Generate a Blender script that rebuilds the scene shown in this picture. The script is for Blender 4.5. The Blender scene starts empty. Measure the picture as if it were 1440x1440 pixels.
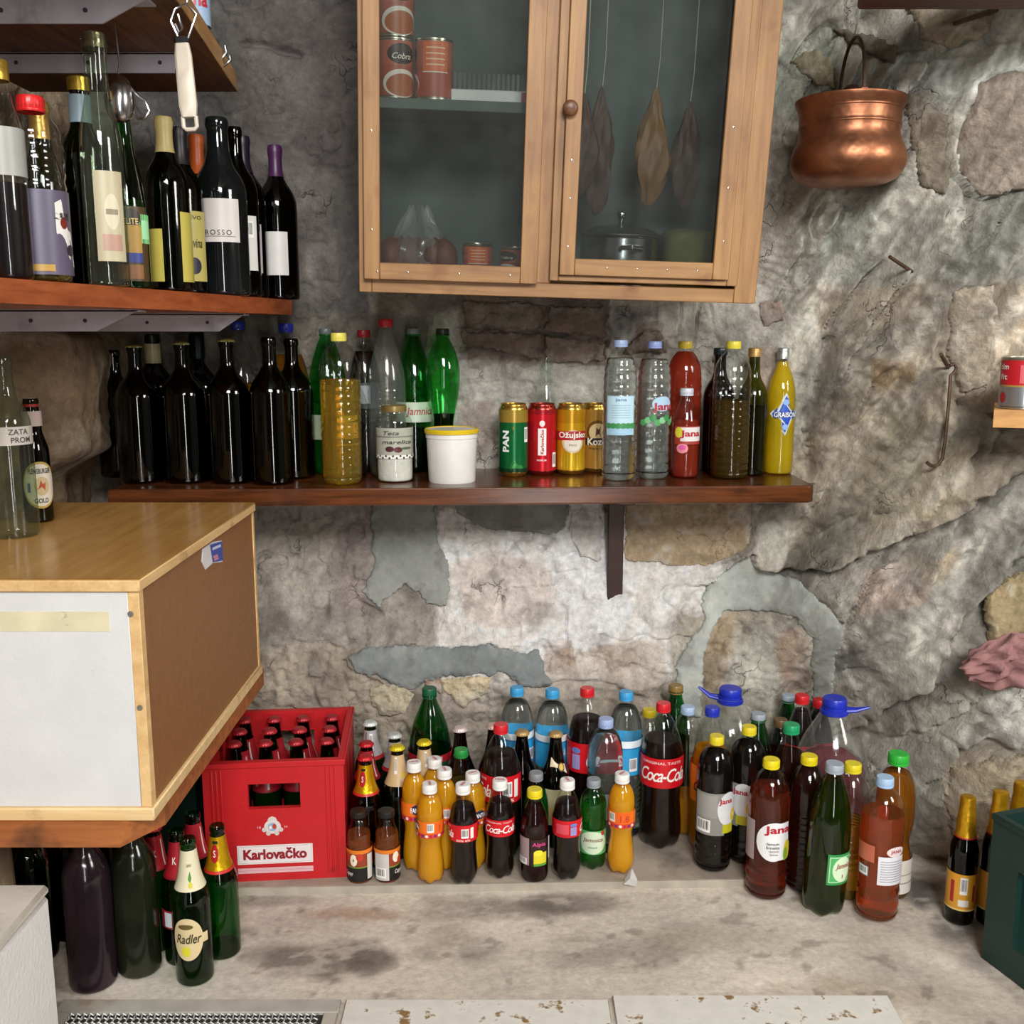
import bpy, math, random
import numpy as np
from mathutils import Matrix, Vector, Euler
R_ = math.radians
random.seed(7)
SC = bpy.context.scene
COL = SC.collection

# ------------------------------------------------------------------ camera, world, lights, exposure
CAM_Z, PITCH, FPX = 1.14, R_(10.0), 1440.0
cam_d = bpy.data.cameras.new('camera'); cam = bpy.data.objects.new('camera', cam_d); COL.objects.link(cam)
cam.location = (0, 0, CAM_Z); cam.rotation_euler = (math.pi/2 - PITCH, 0, 0)
cam_d.sensor_width = 36.0; cam_d.lens = 36.0; cam_d.clip_start = 0.02
SC.camera = cam
w = bpy.data.worlds.new('world'); SC.world = w; w.use_nodes = True
w.node_tree.nodes['Background'].inputs[0].default_value = (0.93, 0.97, 1.0, 1)
w.node_tree.nodes['Background'].inputs[1].default_value = 0.10

def area(name, loc, target, sx, sy, power, col=(1, 1, 1)):
    l = bpy.data.lights.new(name, 'AREA'); l.shape = 'RECTANGLE'; l.size = sx; l.size_y = sy
    l.energy = power; l.color = col
    o = bpy.data.objects.new(name, l); COL.objects.link(o); o.location = loc
    o.rotation_euler = (Vector(target) - Vector(loc)).to_track_quat('-Z', 'Y').to_euler()
    return o
area('doorway_daylight', (0.55, -1.9, 0.85), (0.3, 2.2, 0.85), 0.20, 2.1, 24, (1.0, 0.99, 0.97))
area('added_high_light', (0.5, -1.9, 2.72), (0.1, 2.2, 0.7), 1.5, 0.9, 150, (1.0, 0.98, 0.95))  # added unseen source, high enough to miss the panes; gives the main light
area('side_window_daylight', (2.7, 0.2, 2.1), (0.3, 2.3, 0.8), 0.8, 0.9, 46, (1.0, 0.97, 0.92))
SC.view_settings.view_transform = 'Standard'; SC.view_settings.look = 'None'
SC.view_settings.gamma = 1.0; SC.view_settings.use_curve_mapping = False
SC.view_settings.exposure = 0.20
SC.cycles.transparent_max_bounces = 40
SC.cycles.max_bounces = 14
SC.cycles.transmission_bounces = 12

# ------------------------------------------------------------------ picture -> place
cP, sP = math.cos(PITCH), math.sin(PITCH)
def ray(px, py):
    u = (px - 720.0)/FPX; v = (py - 720.0)/FPX
    return Vector((u, cP - v*sP, -(v*cP + sP)))
def atY(px, py, Y):
    d = ray(px, py); t = Y/d.y
    return Vector((d.x*t, Y, CAM_Z + d.z*t))
def atZ(px, py, z):
    d = ray(px, py); t = (z - CAM_Z)/d.z
    return Vector((d.x*t, d.y*t, z))
def depth(p):
    return p[1]*cP + (CAM_Z - p[2])*sP

# ------------------------------------------------------------------ colours and materials
def lin(c):
    return c/12.92 if c <= 0.04045 else ((c + 0.055)/1.055)**2.4
def C(h):
    h = h.lstrip('#'); return tuple(lin(int(h[i:i+2], 16)/255.0) for i in (0, 2, 4))
MATS = {}
def newmat(name):
    m = bpy.data.materials.new(name); m.use_nodes = True
    m.node_tree.nodes.clear(); MATS[name] = m
    nt = m.node_tree
    return m, nt, nt.nodes.new('ShaderNodeOutputMaterial')
def N(nt, t, **kw):
    n = nt.nodes.new(t)
    for k, v in kw.items():
        if k.startswith('_'): setattr(n, k[1:], v)
        else: n.inputs[k.replace('__', ' ')].default_value = v
    return n
def L(nt, a, b): nt.links.new(a, b)

def pm(name, col, rough=0.5, metal=0.0, var=0.12, vscale=25.0, bump=0.0, bscale=60.0, spec=0.5, coat=0.0, dirt=None, dscale=9.0, dlo=.55, dhi=.75):
    """plain principled material with noise variation, optional bump and dirt blotches"""
    if name in MATS: return MATS[name]
    m, nt, out = newmat(name)
    b = N(nt, 'ShaderNodeBsdfPrincipled', Roughness=rough, Metallic=metal)
    b.inputs['Specular IOR Level'].default_value = spec
    b.inputs['Coat Weight'].default_value = coat; b.inputs['Coat Roughness'].default_value = 0.06
    tc = N(nt, 'ShaderNodeTexCoord')
    nz = N(nt, 'ShaderNodeTexNoise', Scale=vscale, Detail=4.0)
    L(nt, tc.outputs['Object'], nz.inputs['Vector'])
    r = N(nt, 'ShaderNodeMapRange'); r.inputs[1].default_value = .3; r.inputs[2].default_value = .7
    r.inputs[3].default_value = 1 - var; r.inputs[4].default_value = 1 + var*.6
    L(nt, nz.outputs[0], r.inputs[0])
    mx = N(nt, 'ShaderNodeMix', _data_type='RGBA', _blend_type='MULTIPLY'); mx.inputs[0].default_value = 1
    mx.inputs[6].default_value = (*col, 1)
    L(nt, r.outputs[0], mx.inputs[7])
    last = mx.outputs[2]
    if dirt is not None:
        n2 = N(nt, 'ShaderNodeTexNoise', Scale=dscale, Detail=8.0, Roughness=.65)
        L(nt, tc.outputs['Object'], n2.inputs['Vector'])
        r2 = N(nt, 'ShaderNodeMapRange'); r2.inputs[1].default_value = dlo; r2.inputs[2].default_value = dhi
        L(nt, n2.outputs[0], r2.inputs[0])
        m2 = N(nt, 'ShaderNodeMix', _data_type='RGBA'); L(nt, r2.outputs[0], m2.inputs[0])
        L(nt, last, m2.inputs[6]); m2.inputs[7].default_value = (*dirt, 1); last = m2.outputs[2]
    L(nt, last, b.inputs['Base Color'])
    if bump:
        n3 = N(nt, 'ShaderNodeTexNoise', Scale=bscale, Detail=6.0)
        L(nt, tc.outputs['Object'], n3.inputs['Vector'])
        bp = N(nt, 'ShaderNodeBump', Strength=bump, Distance=0.004); L(nt, n3.outputs[0], bp.inputs['Height'])
        L(nt, bp.outputs[0], b.inputs['Normal'])
    L(nt, b.outputs[0], out.inputs[0])
    return m

def ink(h, rough=.4):
    return pm('print_' + h.lstrip('#'), C(h), rough, var=.05)
def plastic(h, rough=.35):
    return pm('plastic_' + h.lstrip('#'), C(h), rough, var=.06)
def foil(h):
    return pm('foil_' + h.lstrip('#'), C(h), .32, metal=.75, var=.2, bump=.4, bscale=90)

def wood(name, c1, c2, axis='x', rough=.5, scale=6.0, bump=.15, dirt=None):
    if name in MATS: return MATS[name]
    m, nt, out = newmat(name)
    b = N(nt, 'ShaderNodeBsdfPrincipled', Roughness=rough)
    tc = N(nt, 'ShaderNodeTexCoord'); mp = N(nt, 'ShaderNodeMapping')
    s = {'x': (1, 14, 14), 'y': (14, 1, 14), 'z': (14, 14, 1)}[axis]
    mp.inputs['Scale'].default_value = s; L(nt, tc.outputs['Object'], mp.inputs['Vector'])
    nz = N(nt, 'ShaderNodeTexNoise', Scale=scale, Detail=7.0, Roughness=.65, Distortion=.4)
    L(nt, mp.outputs[0], nz.inputs['Vector'])
    big = N(nt, 'ShaderNodeTexNoise', Scale=5.0, Detail=3.0); L(nt, tc.outputs['Object'], big.inputs['Vector'])
    ad = N(nt, 'ShaderNodeMath', _operation='ADD'); L(nt, nz.outputs[0], ad.inputs[0])
    ms = N(nt, 'ShaderNodeMath', _operation='MULTIPLY'); L(nt, big.outputs[0], ms.inputs[0]); ms.inputs[1].default_value = .6
    L(nt, ms.outputs[0], ad.inputs[1])
    rp = N(nt, 'ShaderNodeValToRGB'); rp.color_ramp.elements[0].position = .55; rp.color_ramp.elements[1].position = 1.05
    rp.color_ramp.elements[0].color = (*c1, 1); rp.color_ramp.elements[1].color = (*c2, 1)
    L(nt, ad.outputs[0], rp.inputs[0])
    last = rp.outputs[0]
    if dirt is not None:
        n2 = N(nt, 'ShaderNodeTexNoise', Scale=11.0, Detail=6.0); L(nt, tc.outputs['Object'], n2.inputs['Vector'])
        r2 = N(nt, 'ShaderNodeMapRange'); r2.inputs[1].default_value = .6; r2.inputs[2].default_value = .78
        L(nt, n2.outputs[0], r2.inputs[0])
        m2 = N(nt, 'ShaderNodeMix', _data_type='RGBA'); L(nt, r2.outputs[0], m2.inputs[0])
        L(nt, last, m2.inputs[6]); m2.inputs[7].default_value = (*dirt, 1); last = m2.outputs[2]
    L(nt, last, b.inputs['Base Color'])
    bp = N(nt, 'ShaderNodeBump', Strength=bump, Distance=.003); L(nt, nz.outputs[0], bp.inputs['Height'])
    L(nt, bp.outputs[0], b.inputs['Normal']); L(nt, b.outputs[0], out.inputs[0])
    return m

def shell(name, tint, gloss=1.0, rough=.04, haze=0.0, hazecol=(.8, .8, .8), ior=1.5):
    """thin glass or PET wall: tinted transmission, fresnel reflection, optional dusty haze"""
    if name in MATS: return MATS[name]
    m, nt, out = newmat(name)
    fr = N(nt, 'ShaderNodeFresnel', IOR=ior)                       # same index from either side: the wall is thin
    ge = N(nt, 'ShaderNodeNewGeometry'); mr = N(nt, 'ShaderNodeMapRange')
    mr.inputs[3].default_value = ior; mr.inputs[4].default_value = 1.0/ior
    L(nt, ge.outputs['Backfacing'], mr.inputs[0]); L(nt, mr.outputs[0], fr.inputs['IOR'])
    tr = N(nt, 'ShaderNodeBsdfTransparent', Color=(*tint, 1))
    gl = N(nt, 'ShaderNodeBsdfGlossy', Roughness=rough, Color=(gloss, gloss, gloss, 1))
    mx = N(nt, 'ShaderNodeMixShader'); L(nt, fr.outputs[0], mx.inputs[0])
    base = tr.outputs[0]
    if haze:
        df = N(nt, 'ShaderNodeBsdfDiffuse', Color=(*hazecol, 1))
        tc = N(nt, 'ShaderNodeTexCoord'); nz = N(nt, 'ShaderNodeTexNoise', Scale=14.0, Detail=5.0)
        L(nt, tc.outputs['Object'], nz.inputs['Vector'])
        r = N(nt, 'ShaderNodeMapRange'); r.inputs[1].default_value = .3; r.inputs[2].default_value = .75
        r.inputs[3].default_value = haze*.6; r.inputs[4].default_value = haze*1.4
        L(nt, nz.outputs[0], r.inputs[0])
        m0 = N(nt, 'ShaderNodeMixShader'); L(nt, r.outputs[0], m0.inputs[0])
        L(nt, tr.outputs[0], m0.inputs[1]); L(nt, df.outputs[0], m0.inputs[2]); base = m0.outputs[0]
    L(nt, base, mx.inputs[1]); L(nt, gl.outputs[0], mx.inputs[2]); L(nt, mx.outputs[0], out.inputs[0])
    return m

def liquid(name, tint, body=0.3, bcol=None, lens=True):
    """tinted liquid: see-through tint plus a share of scattering body colour"""
    if name in MATS: return MATS[name]
    m, nt, out = newmat(name)
    tr = N(nt, 'ShaderNodeBsdfRefraction', Color=(*tint, 1), IOR=1.33, Roughness=.02) if lens else N(nt, 'ShaderNodeBsdfTransparent', Color=(*tint, 1))
    bc = bcol or tint
    df = N(nt, 'ShaderNodeBsdfDiffuse', Color=(*bc, 1)); tl = N(nt, 'ShaderNodeBsdfTranslucent', Color=(*bc, 1))
    m1 = N(nt, 'ShaderNodeMixShader'); m1.inputs[0].default_value = .4
    L(nt, df.outputs[0], m1.inputs[1]); L(nt, tl.outputs[0], m1.inputs[2])
    m2 = N(nt, 'ShaderNodeMixShader'); m2.inputs[0].default_value = body
    L(nt, tr.outputs[0], m2.inputs[1]); L(nt, m1.outputs[0], m2.inputs[2])
    L(nt, m2.outputs[0], out.inputs[0])
    return m

def refr(name, col, ior=1.33, rough=0.0):
    if name in MATS: return MATS[name]
    m, nt, out = newmat(name)
    b = N(nt, 'ShaderNodeBsdfPrincipled', Roughness=rough, IOR=ior); b.inputs['Base Color'].default_value = (*col, 1)
    b.inputs['Transmission Weight'].default_value = 1.0
    L(nt, b.outputs[0], out.inputs[0]); return m

# ------------------------------------------------------------------ mesh helpers
class MB:
    def __init__(s): s.v = []; s.f = []; s.m = []; s.mats = []
    def mi(s, mat):
        if mat is None: return 0
        if mat not in s.mats: s.mats.append(mat)
        return s.mats.index(mat)
    def add(s, vs, fs, mat=None):
        o = len(s.v); s.v.extend([tuple(p) for p in vs]); k = s.mi(mat)
        for f in fs: s.f.append(tuple(i + o for i in f)); s.m.append(k)
    def box(s, a, b, mat=None, bev=0.0):
        x0, y0, z0 = a; x1, y1, z1 = b
        if bev <= 0:
            vs = [(x, y, z) for z in (z0, z1) for y in (y0, y1) for x in (x0, x1)]
            s.add(vs, [(0, 2, 3, 1), (4, 5, 7, 6), (0, 1, 5, 4), (2, 6, 7, 3), (0, 4, 6, 2), (1, 3, 7, 5)], mat); return
        e = min(bev, (x1-x0)*.45, (y1-y0)*.45, (z1-z0)*.45)
        vs = []; idx = {}
        for i, x in enumerate((x0, x1)):
            for j, y in enumerate((y0, y1)):
                for k, z in enumerate((z0, z1)):
                    sx, sy, sz = (1, -1)[i], (1, -1)[j], (1, -1)[k]
                    idx[i, j, k, 'x'] = len(vs); vs.append((x, y + sy*e, z + sz*e))
                    idx[i, j, k, 'y'] = len(vs); vs.append((x + sx*e, y, z + sz*e))
                    idx[i, j, k, 'z'] = len(vs); vs.append((x + sx*e, y + sy*e, z))
        fs = []
        for i in (0, 1):
            fs.append([idx[i, 0, 0, 'x'], idx[i, 1, 0, 'x'], idx[i, 1, 1, 'x'], idx[i, 0, 1, 'x']])
            fs.append([idx[0, i, 0, 'y'], idx[1, i, 0, 'y'], idx[1, i, 1, 'y'], idx[0, i, 1, 'y']])
            fs.append([idx[0, 0, i, 'z'], idx[1, 0, i, 'z'], idx[1, 1, i, 'z'], idx[0, 1, i, 'z']])
            for j in (0, 1):
                fs.append([idx[i, j, 0, 'x'], idx[i, j, 1, 'x'], idx[i, j, 1, 'y'], idx[i, j, 0, 'y']])
                fs.append([idx[i, 0, j, 'x'], idx[i, 1, j, 'x'], idx[i, 1, j, 'z'], idx[i, 0, j, 'z']])
                fs.append([idx[0, i, j, 'y'], idx[1, i, j, 'y'], idx[1, i, j, 'z'], idx[0, i, j, 'z']])
                for k in (0, 1): fs.append([idx[i, j, k, 'x'], idx[i, j, k, 'y'], idx[i, j, k, 'z']])
        c = Vector(((x0+x1)/2, (y0+y1)/2, (z0+z1)/2)); out = []
        for f in fs:
            p = [Vector(vs[q]) for q in f]; n = (p[1]-p[0]).cross(p[2]-p[0]); m = sum(p, Vector())/len(p)
            out.append(f if n.dot(m - c) > 0 else f[::-1])
        s.add(vs, out, mat)
    def prism(s, poly, z0, z1, mat=None, axis='z'):
        n = len(poly)
        def P(a, b, c): return {'z': (a, b, c), 'y': (a, c, b), 'x': (c, a, b)}[axis]
        vs = [P(a, b, z0) for a, b in poly] + [P(a, b, z1) for a, b in poly]
        ar = sum(poly[i][0]*poly[(i+1) % n][1] - poly[(i+1) % n][0]*poly[i][1] for i in range(n))
        flip = (ar < 0) != (axis == 'y')
        fs = [tuple(range(n))[::-1], tuple(range(n, 2*n))] + [(i, (i+1) % n, n + (i+1) % n, n+i) for i in range(n)]
        if flip: fs = [f[::-1] for f in fs]
        s.add(vs, fs, mat)
    def lathe(s, prof, n=28, mat=None, fn=None, cx=0, cy=0, cz=0, close=False):
        o = []; rings = []
        for (r, z) in prof:
            if r < 1e-6: rings.append([len(o)]); o.append((cx, cy, cz + z))
            else:
                st = len(o)
                for i in range(n):
                    a = 2*math.pi*i/n; rr, zz = (r, z) if fn is None else fn(r, z, a)
                    o.append((cx + rr*math.sin(a), cy - rr*math.cos(a), cz + zz))
                rings.append(list(range(st, st+n)))
        fs = []
        for A, B in zip(rings[:-1], rings[1:]):
            if len(A) == 1 and len(B) == 1: continue
            for i in range(n):
                j = (i+1) % n
                if len(A) == 1: fs.append((A[0], B[j], B[i]))
                elif len(B) == 1: fs.append((A[i], A[j], B[0]))
                else: fs.append((A[i], A[j], B[j], B[i]))
        s.add(o, fs, mat)
    def tube(s, pts, r, n=8, mat=None, cap=True):
        pts = [Vector(p) for p in pts]; rs = r if isinstance(r, (list, tuple)) else [r]*len(pts)
        o = []; prev = None
        for i, p in enumerate(pts):
            t = (pts[min(i+1, len(pts)-1)] - pts[max(i-1, 0)]).normalized()
            if prev is None:
                up = Vector((0, 0, 1)) if abs(t.z) < .9 else Vector((1, 0, 0)); a = t.cross(up).normalized()
            else:
                a = prev - t*prev.dot(t); a.normalize()
            prev = a; b = t.cross(a)
            for k in range(n):
                q = 2*math.pi*k/n; o.append(p + (a*math.cos(q) + b*math.sin(q))*rs[i])
        fs = []
        for i in range(len(pts)-1):
            for k in range(n):
                j = (k+1) % n; fs.append((i*n+k, i*n+j, (i+1)*n+j, (i+1)*n+k))
        if cap: fs.append(tuple(range(n))[::-1]); fs.append(tuple((len(pts)-1)*n + k for k in range(n)))
        s.add(o, fs, mat)
    def mesh(s, name, mat=None, smooth=True, angle=38):
        me = bpy.data.meshes.new(name); me.from_pydata(s.v, [], s.f)
        mats = s.mats if s.mats else ([mat] if mat else [])
        for m in mats: me.materials.append(m)
        if len(mats) > 1: me.polygons.foreach_set('material_index', s.m)
        if smooth:
            me.polygons.foreach_set('use_smooth', [True]*len(me.polygons))
            me.set_sharp_from_angle(angle=R_(angle))
        me.update(); return me

def link(name, me, parent=None, loc=None, rot=None):
    o = bpy.data.objects.new(name, me); COL.objects.link(o)
    if parent is not None: o.parent = parent
    if loc is not None: o.location = loc
    if rot is not None: o.rotation_euler = rot
    return o
def part(name, mb, mat, parent, smooth=True, angle=38, label=None):
    o = link(name, mb.mesh(name, mat, smooth, angle), parent)
    if label: o['label'] = label
    return o
def tag(o, label, cat, group=None, kind=None):
    if label: o['label'] = label
    if cat: o['category'] = cat
    if group: o['group'] = group
    if kind: o['kind'] = kind
    return o
def thing(name, label, cat, loc=(0, 0, 0), rotz=0.0, group=None):
    o = link(name, None, None, loc, (0, 0, rotz)); o.empty_display_size = .05
    return tag(o, label, cat, group)
def struct(name, me, label=None):
    o = link(name, me); o['kind'] = 'structure'
    if label: o['label'] = label
    return o

# ------------------------------------------------------------------ text as mesh (cached)
_TXT = {}
def text_mesh(s, bold=0.0, shear=0.0, spacing=1.0):
    k = (s, bold, shear, spacing)
    if k in _TXT: return _TXT[k]
    cu = bpy.data.curves.new('t', 'FONT'); cu.body = s; cu.resolution_u = 3; cu.offset = bold; cu.shear = shear
    cu.space_character = spacing; cu.fill_mode = 'FRONT'
    ob = bpy.data.objects.new('t', cu) 
    me = bpy.data.meshes.new_from_object(ob)
    vs = [(v.co.x, v.co.y) for v in me.vertices]; fs = [tuple(p.vertices) for p in me.polygons]
    bpy.data.objects.remove(ob); bpy.data.curves.remove(cu); bpy.data.meshes.remove(me)
    xs = [v[0] for v in vs] or [0, 1]; ys = [v[1] for v in vs] or [0, 1]
    x0, x1, y0, y1 = min(xs), max(xs), min(ys), max(ys)
    vs = [((a - x0)/(x1-x0+1e-9) - .5, (b - y0)/(y1-y0+1e-9) - .5) for a, b in vs]
    _TXT[k] = (vs, fs, (x1-x0)/(y1-y0+1e-9)); return _TXT[k]

# ------------------------------------------------------------------ numpy noise
def vnoise(x, y, seed=0):
    xi = np.floor(x).astype(np.int64); yi = np.floor(y).astype(np.int64); fx = x - xi; fy = y - yi
    def h(a, b):
        n = (a*374761393 + b*668265263 + seed*974634777) & 0x7fffffff
        n = ((n ^ (n >> 13))*1274126177) & 0x7fffffff
        return ((n ^ (n >> 16)) & 0xffff)/65535.0
    ux = fx*fx*(3-2*fx); uy = fy*fy*(3-2*fy)
    return (h(xi, yi)*(1-ux) + h(xi+1, yi)*ux)*(1-uy) + (h(xi, yi+1)*(1-ux) + h(xi+1, yi+1)*ux)*uy
def fbm(x, y, seed=0, octs=5, gain=.5):
    s = 0; a = 1; t = 0
    for o in range(octs):
        s = s + a*vnoise(x*2**o + 17.3*o, y*2**o - 9.1*o, seed + o); t += a; a *= gain
    return s/t
def ridged(x, y, seed=0, octs=4):
    s = 0; a = 1; t = 0
    for o in range(octs):
        s = s + a*(1 - np.abs(2*vnoise(x*2**o + 5.7*o, y*2**o + 3.3*o, seed + o) - 1)); t += a; a *= .5
    return s/t
def sstep(a, b, x):
    t = np.clip((x-a)/(b-a), 0, 1); return t*t*(3-2*t)
def inpoly(X, Y, poly):
    r = np.zeros(X.shape, bool); n = len(poly)
    for i in range(n):
        x0, y0 = poly[i]; x1, y1 = poly[(i+1) % n]
        if y0 == y1: continue
        c = ((y0 > Y) != (y1 > Y)) & (X < (x1-x0)*(Y-y0)/(y1-y0) + x0)
        r ^= c
    return r
def polyline_dist(X, Y, pts):
    """distance to an open polyline, and the side (+ above it in the picture)"""
    D = np.full(X.shape, 1e9); S = np.zeros(X.shape)
    for (x0, y0), (x1, y1) in zip(pts[:-1], pts[1:]):
        dx, dy = x1-x0, y1-y0; l2 = dx*dx + dy*dy
        t = np.clip(((X-x0)*dx + (Y-y0)*dy)/l2, 0, 1)
        d = np.hypot(X - x0 - t*dx, Y - y0 - t*dy); s = np.sign((X-x0)*dy - (Y-y0)*dx)
        k = d < D; D[k] = d[k]; S[k] = s[k]
    return D, S

def attr_mat(name, rough=.9, fine=90.0, fvar=.22, bump=.55, speck=0.0, spec=.25, cracks=True):
    """vertex-albedo stone/plaster with fine grain and relief"""
    m, nt, out = newmat(name)
    b = N(nt, 'ShaderNodeBsdfPrincipled', Roughness=rough); b.inputs['Specular IOR Level'].default_value = spec
    at = N(nt, 'ShaderNodeAttribute', _attribute_name='albedo')
    tc = N(nt, 'ShaderNodeTexCoord')
    nz = N(nt, 'ShaderNodeTexNoise', Scale=fine, Detail=6.0, Roughness=.7); L(nt, tc.outputs['Object'], nz.inputs['Vector'])
    r = N(nt, 'ShaderNodeMapRange'); r.inputs[1].default_value = .3; r.inputs[2].default_value = .7
    r.inputs[3].default_value = 1-fvar; r.inputs[4].default_value = 1+fvar*.7; L(nt, nz.outputs[0], r.inputs[0])
    mx = N(nt, 'ShaderNodeMix', _data_type='RGBA', _blend_type='MULTIPLY'); mx.inputs[0].default_value = 1
    L(nt, at.outputs['Color'], mx.inputs[6]); L(nt, r.outputs[0], mx.inputs[7])
    last = mx.outputs[2]
    if speck:
        vz = N(nt, 'ShaderNodeTexVoronoi', Scale=70.0); L(nt, tc.outputs['Object'], vz.inputs['Vector'])
        r2 = N(nt, 'ShaderNodeMapRange'); r2.inputs[1].default_value = .05; r2.inputs[2].default_value = .12
        r2.inputs[3].default_value = 1-speck; r2.inputs[4].default_value = 1; L(nt, vz.outputs['Distance'], r2.inputs[0])
        m2 = N(nt, 'ShaderNodeMix', _data_type='RGBA', _blend_type='MULTIPLY'); m2.inputs[0].default_value = 1
        L(nt, last, m2.inputs[6]); L(nt, r2.outputs[0], m2.inputs[7]); last = m2.outputs[2]
    n2 = N(nt, 'ShaderNodeTexNoise', Scale=38.0, Detail=10.0, Roughness=.72); L(nt, tc.outputs['Object'], n2.inputs['Vector'])
    hgt = n2.outputs[0]
    if speck and cracks:                                            # hairline cracks and flakes
        wn = N(nt, 'ShaderNodeTexNoise', Scale=16.0, Detail=4.0); L(nt, tc.outputs['Object'], wn.inputs['Vector'])
        wa = N(nt, 'ShaderNodeMix', _data_type='RGBA', _blend_type='ADD'); wa.inputs[0].default_value = .12
        L(nt, tc.outputs['Object'], wa.inputs[6]); L(nt, wn.outputs['Color'], wa.inputs[7])
        vc = N(nt, 'ShaderNodeTexVoronoi', Scale=13.0, _feature='DISTANCE_TO_EDGE'); L(nt, wa.outputs[2], vc.inputs['Vector'])
        rc_ = N(nt, 'ShaderNodeMapRange'); rc_.inputs[1].default_value = .0; rc_.inputs[2].default_value = .022; L(nt, vc.outputs['Distance'], rc_.inputs[0])
        mk = N(nt, 'ShaderNodeTexNoise', Scale=6.0, Detail=3.0); L(nt, tc.outputs['Object'], mk.inputs['Vector'])
        rm = N(nt, 'ShaderNodeMapRange'); rm.inputs[1].default_value = .57; rm.inputs[2].default_value = .66; L(nt, mk.outputs[0], rm.inputs[0])
        inv = N(nt, 'ShaderNodeMath', _operation='SUBTRACT'); inv.inputs[0].default_value = 1; L(nt, rm.outputs[0], inv.inputs[1])
        mxx = N(nt, 'ShaderNodeMath', _operation='MAXIMUM'); L(nt, inv.outputs[0], mxx.inputs[0]); L(nt, rc_.outputs[0], mxx.inputs[1])
        ad = N(nt, 'ShaderNodeMath', _operation='MULTIPLY_ADD'); L(nt, mxx.outputs[0], ad.inputs[0]); ad.inputs[1].default_value = .6; L(nt, n2.outputs[0], ad.inputs[2]); hgt = ad.outputs[0]
        rr_ = N(nt, 'ShaderNodeMapRange'); rr_.inputs[3].default_value = .62; rr_.inputs[4].default_value = 1.0; L(nt, mxx.outputs[0], rr_.inputs[0])
        m3 = N(nt, 'ShaderNodeMix', _data_type='RGBA', _blend_type='MULTIPLY'); m3.inputs[0].default_value = 1; L(nt, last, m3.inputs[6]); L(nt, rr_.outputs[0], m3.inputs[7]); last = m3.outputs[2]
    L(nt, last, b.inputs['Base Color'])
    bp = N(nt, 'ShaderNodeBump', Strength=bump, Distance=.016); L(nt, hgt, bp.inputs['Height'])
    L(nt, bp.outputs[0], b.inputs['Normal']); L(nt, b.outputs[0], out.inputs[0])
    return m

def grid_mesh(name, V, fmask, alb, mat, skirt=None):
    """V (n,m,3) vertices; fmask (n-1,m-1) faces to keep; skirt = offset vector for a closed rim"""
    n, m = V.shape[:2]
    I = np.arange(n*m).reshape(n, m)
    q = np.stack([I[:-1, :-1], I[:-1, 1:], I[1:, 1:], I[1:, :-1]], -1)[fmask]
    used = np.unique(q); remap = np.full(n*m, -1); remap[used] = np.arange(len(used))
    q = remap[q]; P = V.reshape(-1, 3)[used]; A = alb.reshape(-1, 3)[used]
    if skirt is not None:
        e = np.concatenate([q[:, [0, 1]], q[:, [1, 2]], q[:, [2, 3]], q[:, [3, 0]]])
        key = {}
        for a, b in e.tolist():
            if (b, a) in key: del key[(b, a)]
            else: key[(a, b)] = 1
        be = np.array(list(key.keys()))
        bv = np.unique(be); mp = {int(b): len(P)+i for i, b in enumerate(bv)}
        P = np.concatenate([P, P[bv] + np.array(skirt)]); A = np.concatenate([A, A[bv]])
        sk = np.array([[b, a, mp[int(a)], mp[int(b)]] for a, b in be.tolist()])
        q = np.concatenate([q, sk])
    me = bpy.data.meshes.new(name)
    me.vertices.add(len(P)); me.vertices.foreach_set('co', P.astype(np.float32).ravel())
    me.loops.add(len(q)*4); me.loops.foreach_set('vertex_index', q.astype(np.int32).ravel())
    me.polygons.add(len(q)); me.polygons.foreach_set('loop_start', np.arange(0, len(q)*4, 4, dtype=np.int32))
    me.polygons.foreach_set('use_smooth', np.ones(len(q), bool))
    me.update(calc_edges=True)
    ca = me.attributes.new('albedo', 'FLOAT_COLOR', 'POINT')
    ca.data.foreach_set('color', np.concatenate([A, np.ones((len(A), 1))], 1).astype(np.float32).ravel())
    me.materials.append(mat); return me

def lin_a(c): return np.array(C(c)) if isinstance(c, str) else np.array([lin(v/255.0) for v in c])

STONE = attr_mat('rock_and_plaster', speck=.3, fine=55, fvar=.3, bump=.8)
MORTAR = attr_mat('trowelled_mortar', fine=40, fvar=.16, bump=.3, speck=0)
CONC = attr_mat('worn_concrete', rough=.75, fine=70, fvar=.2, bump=.3, speck=.25, cracks=False)

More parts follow.
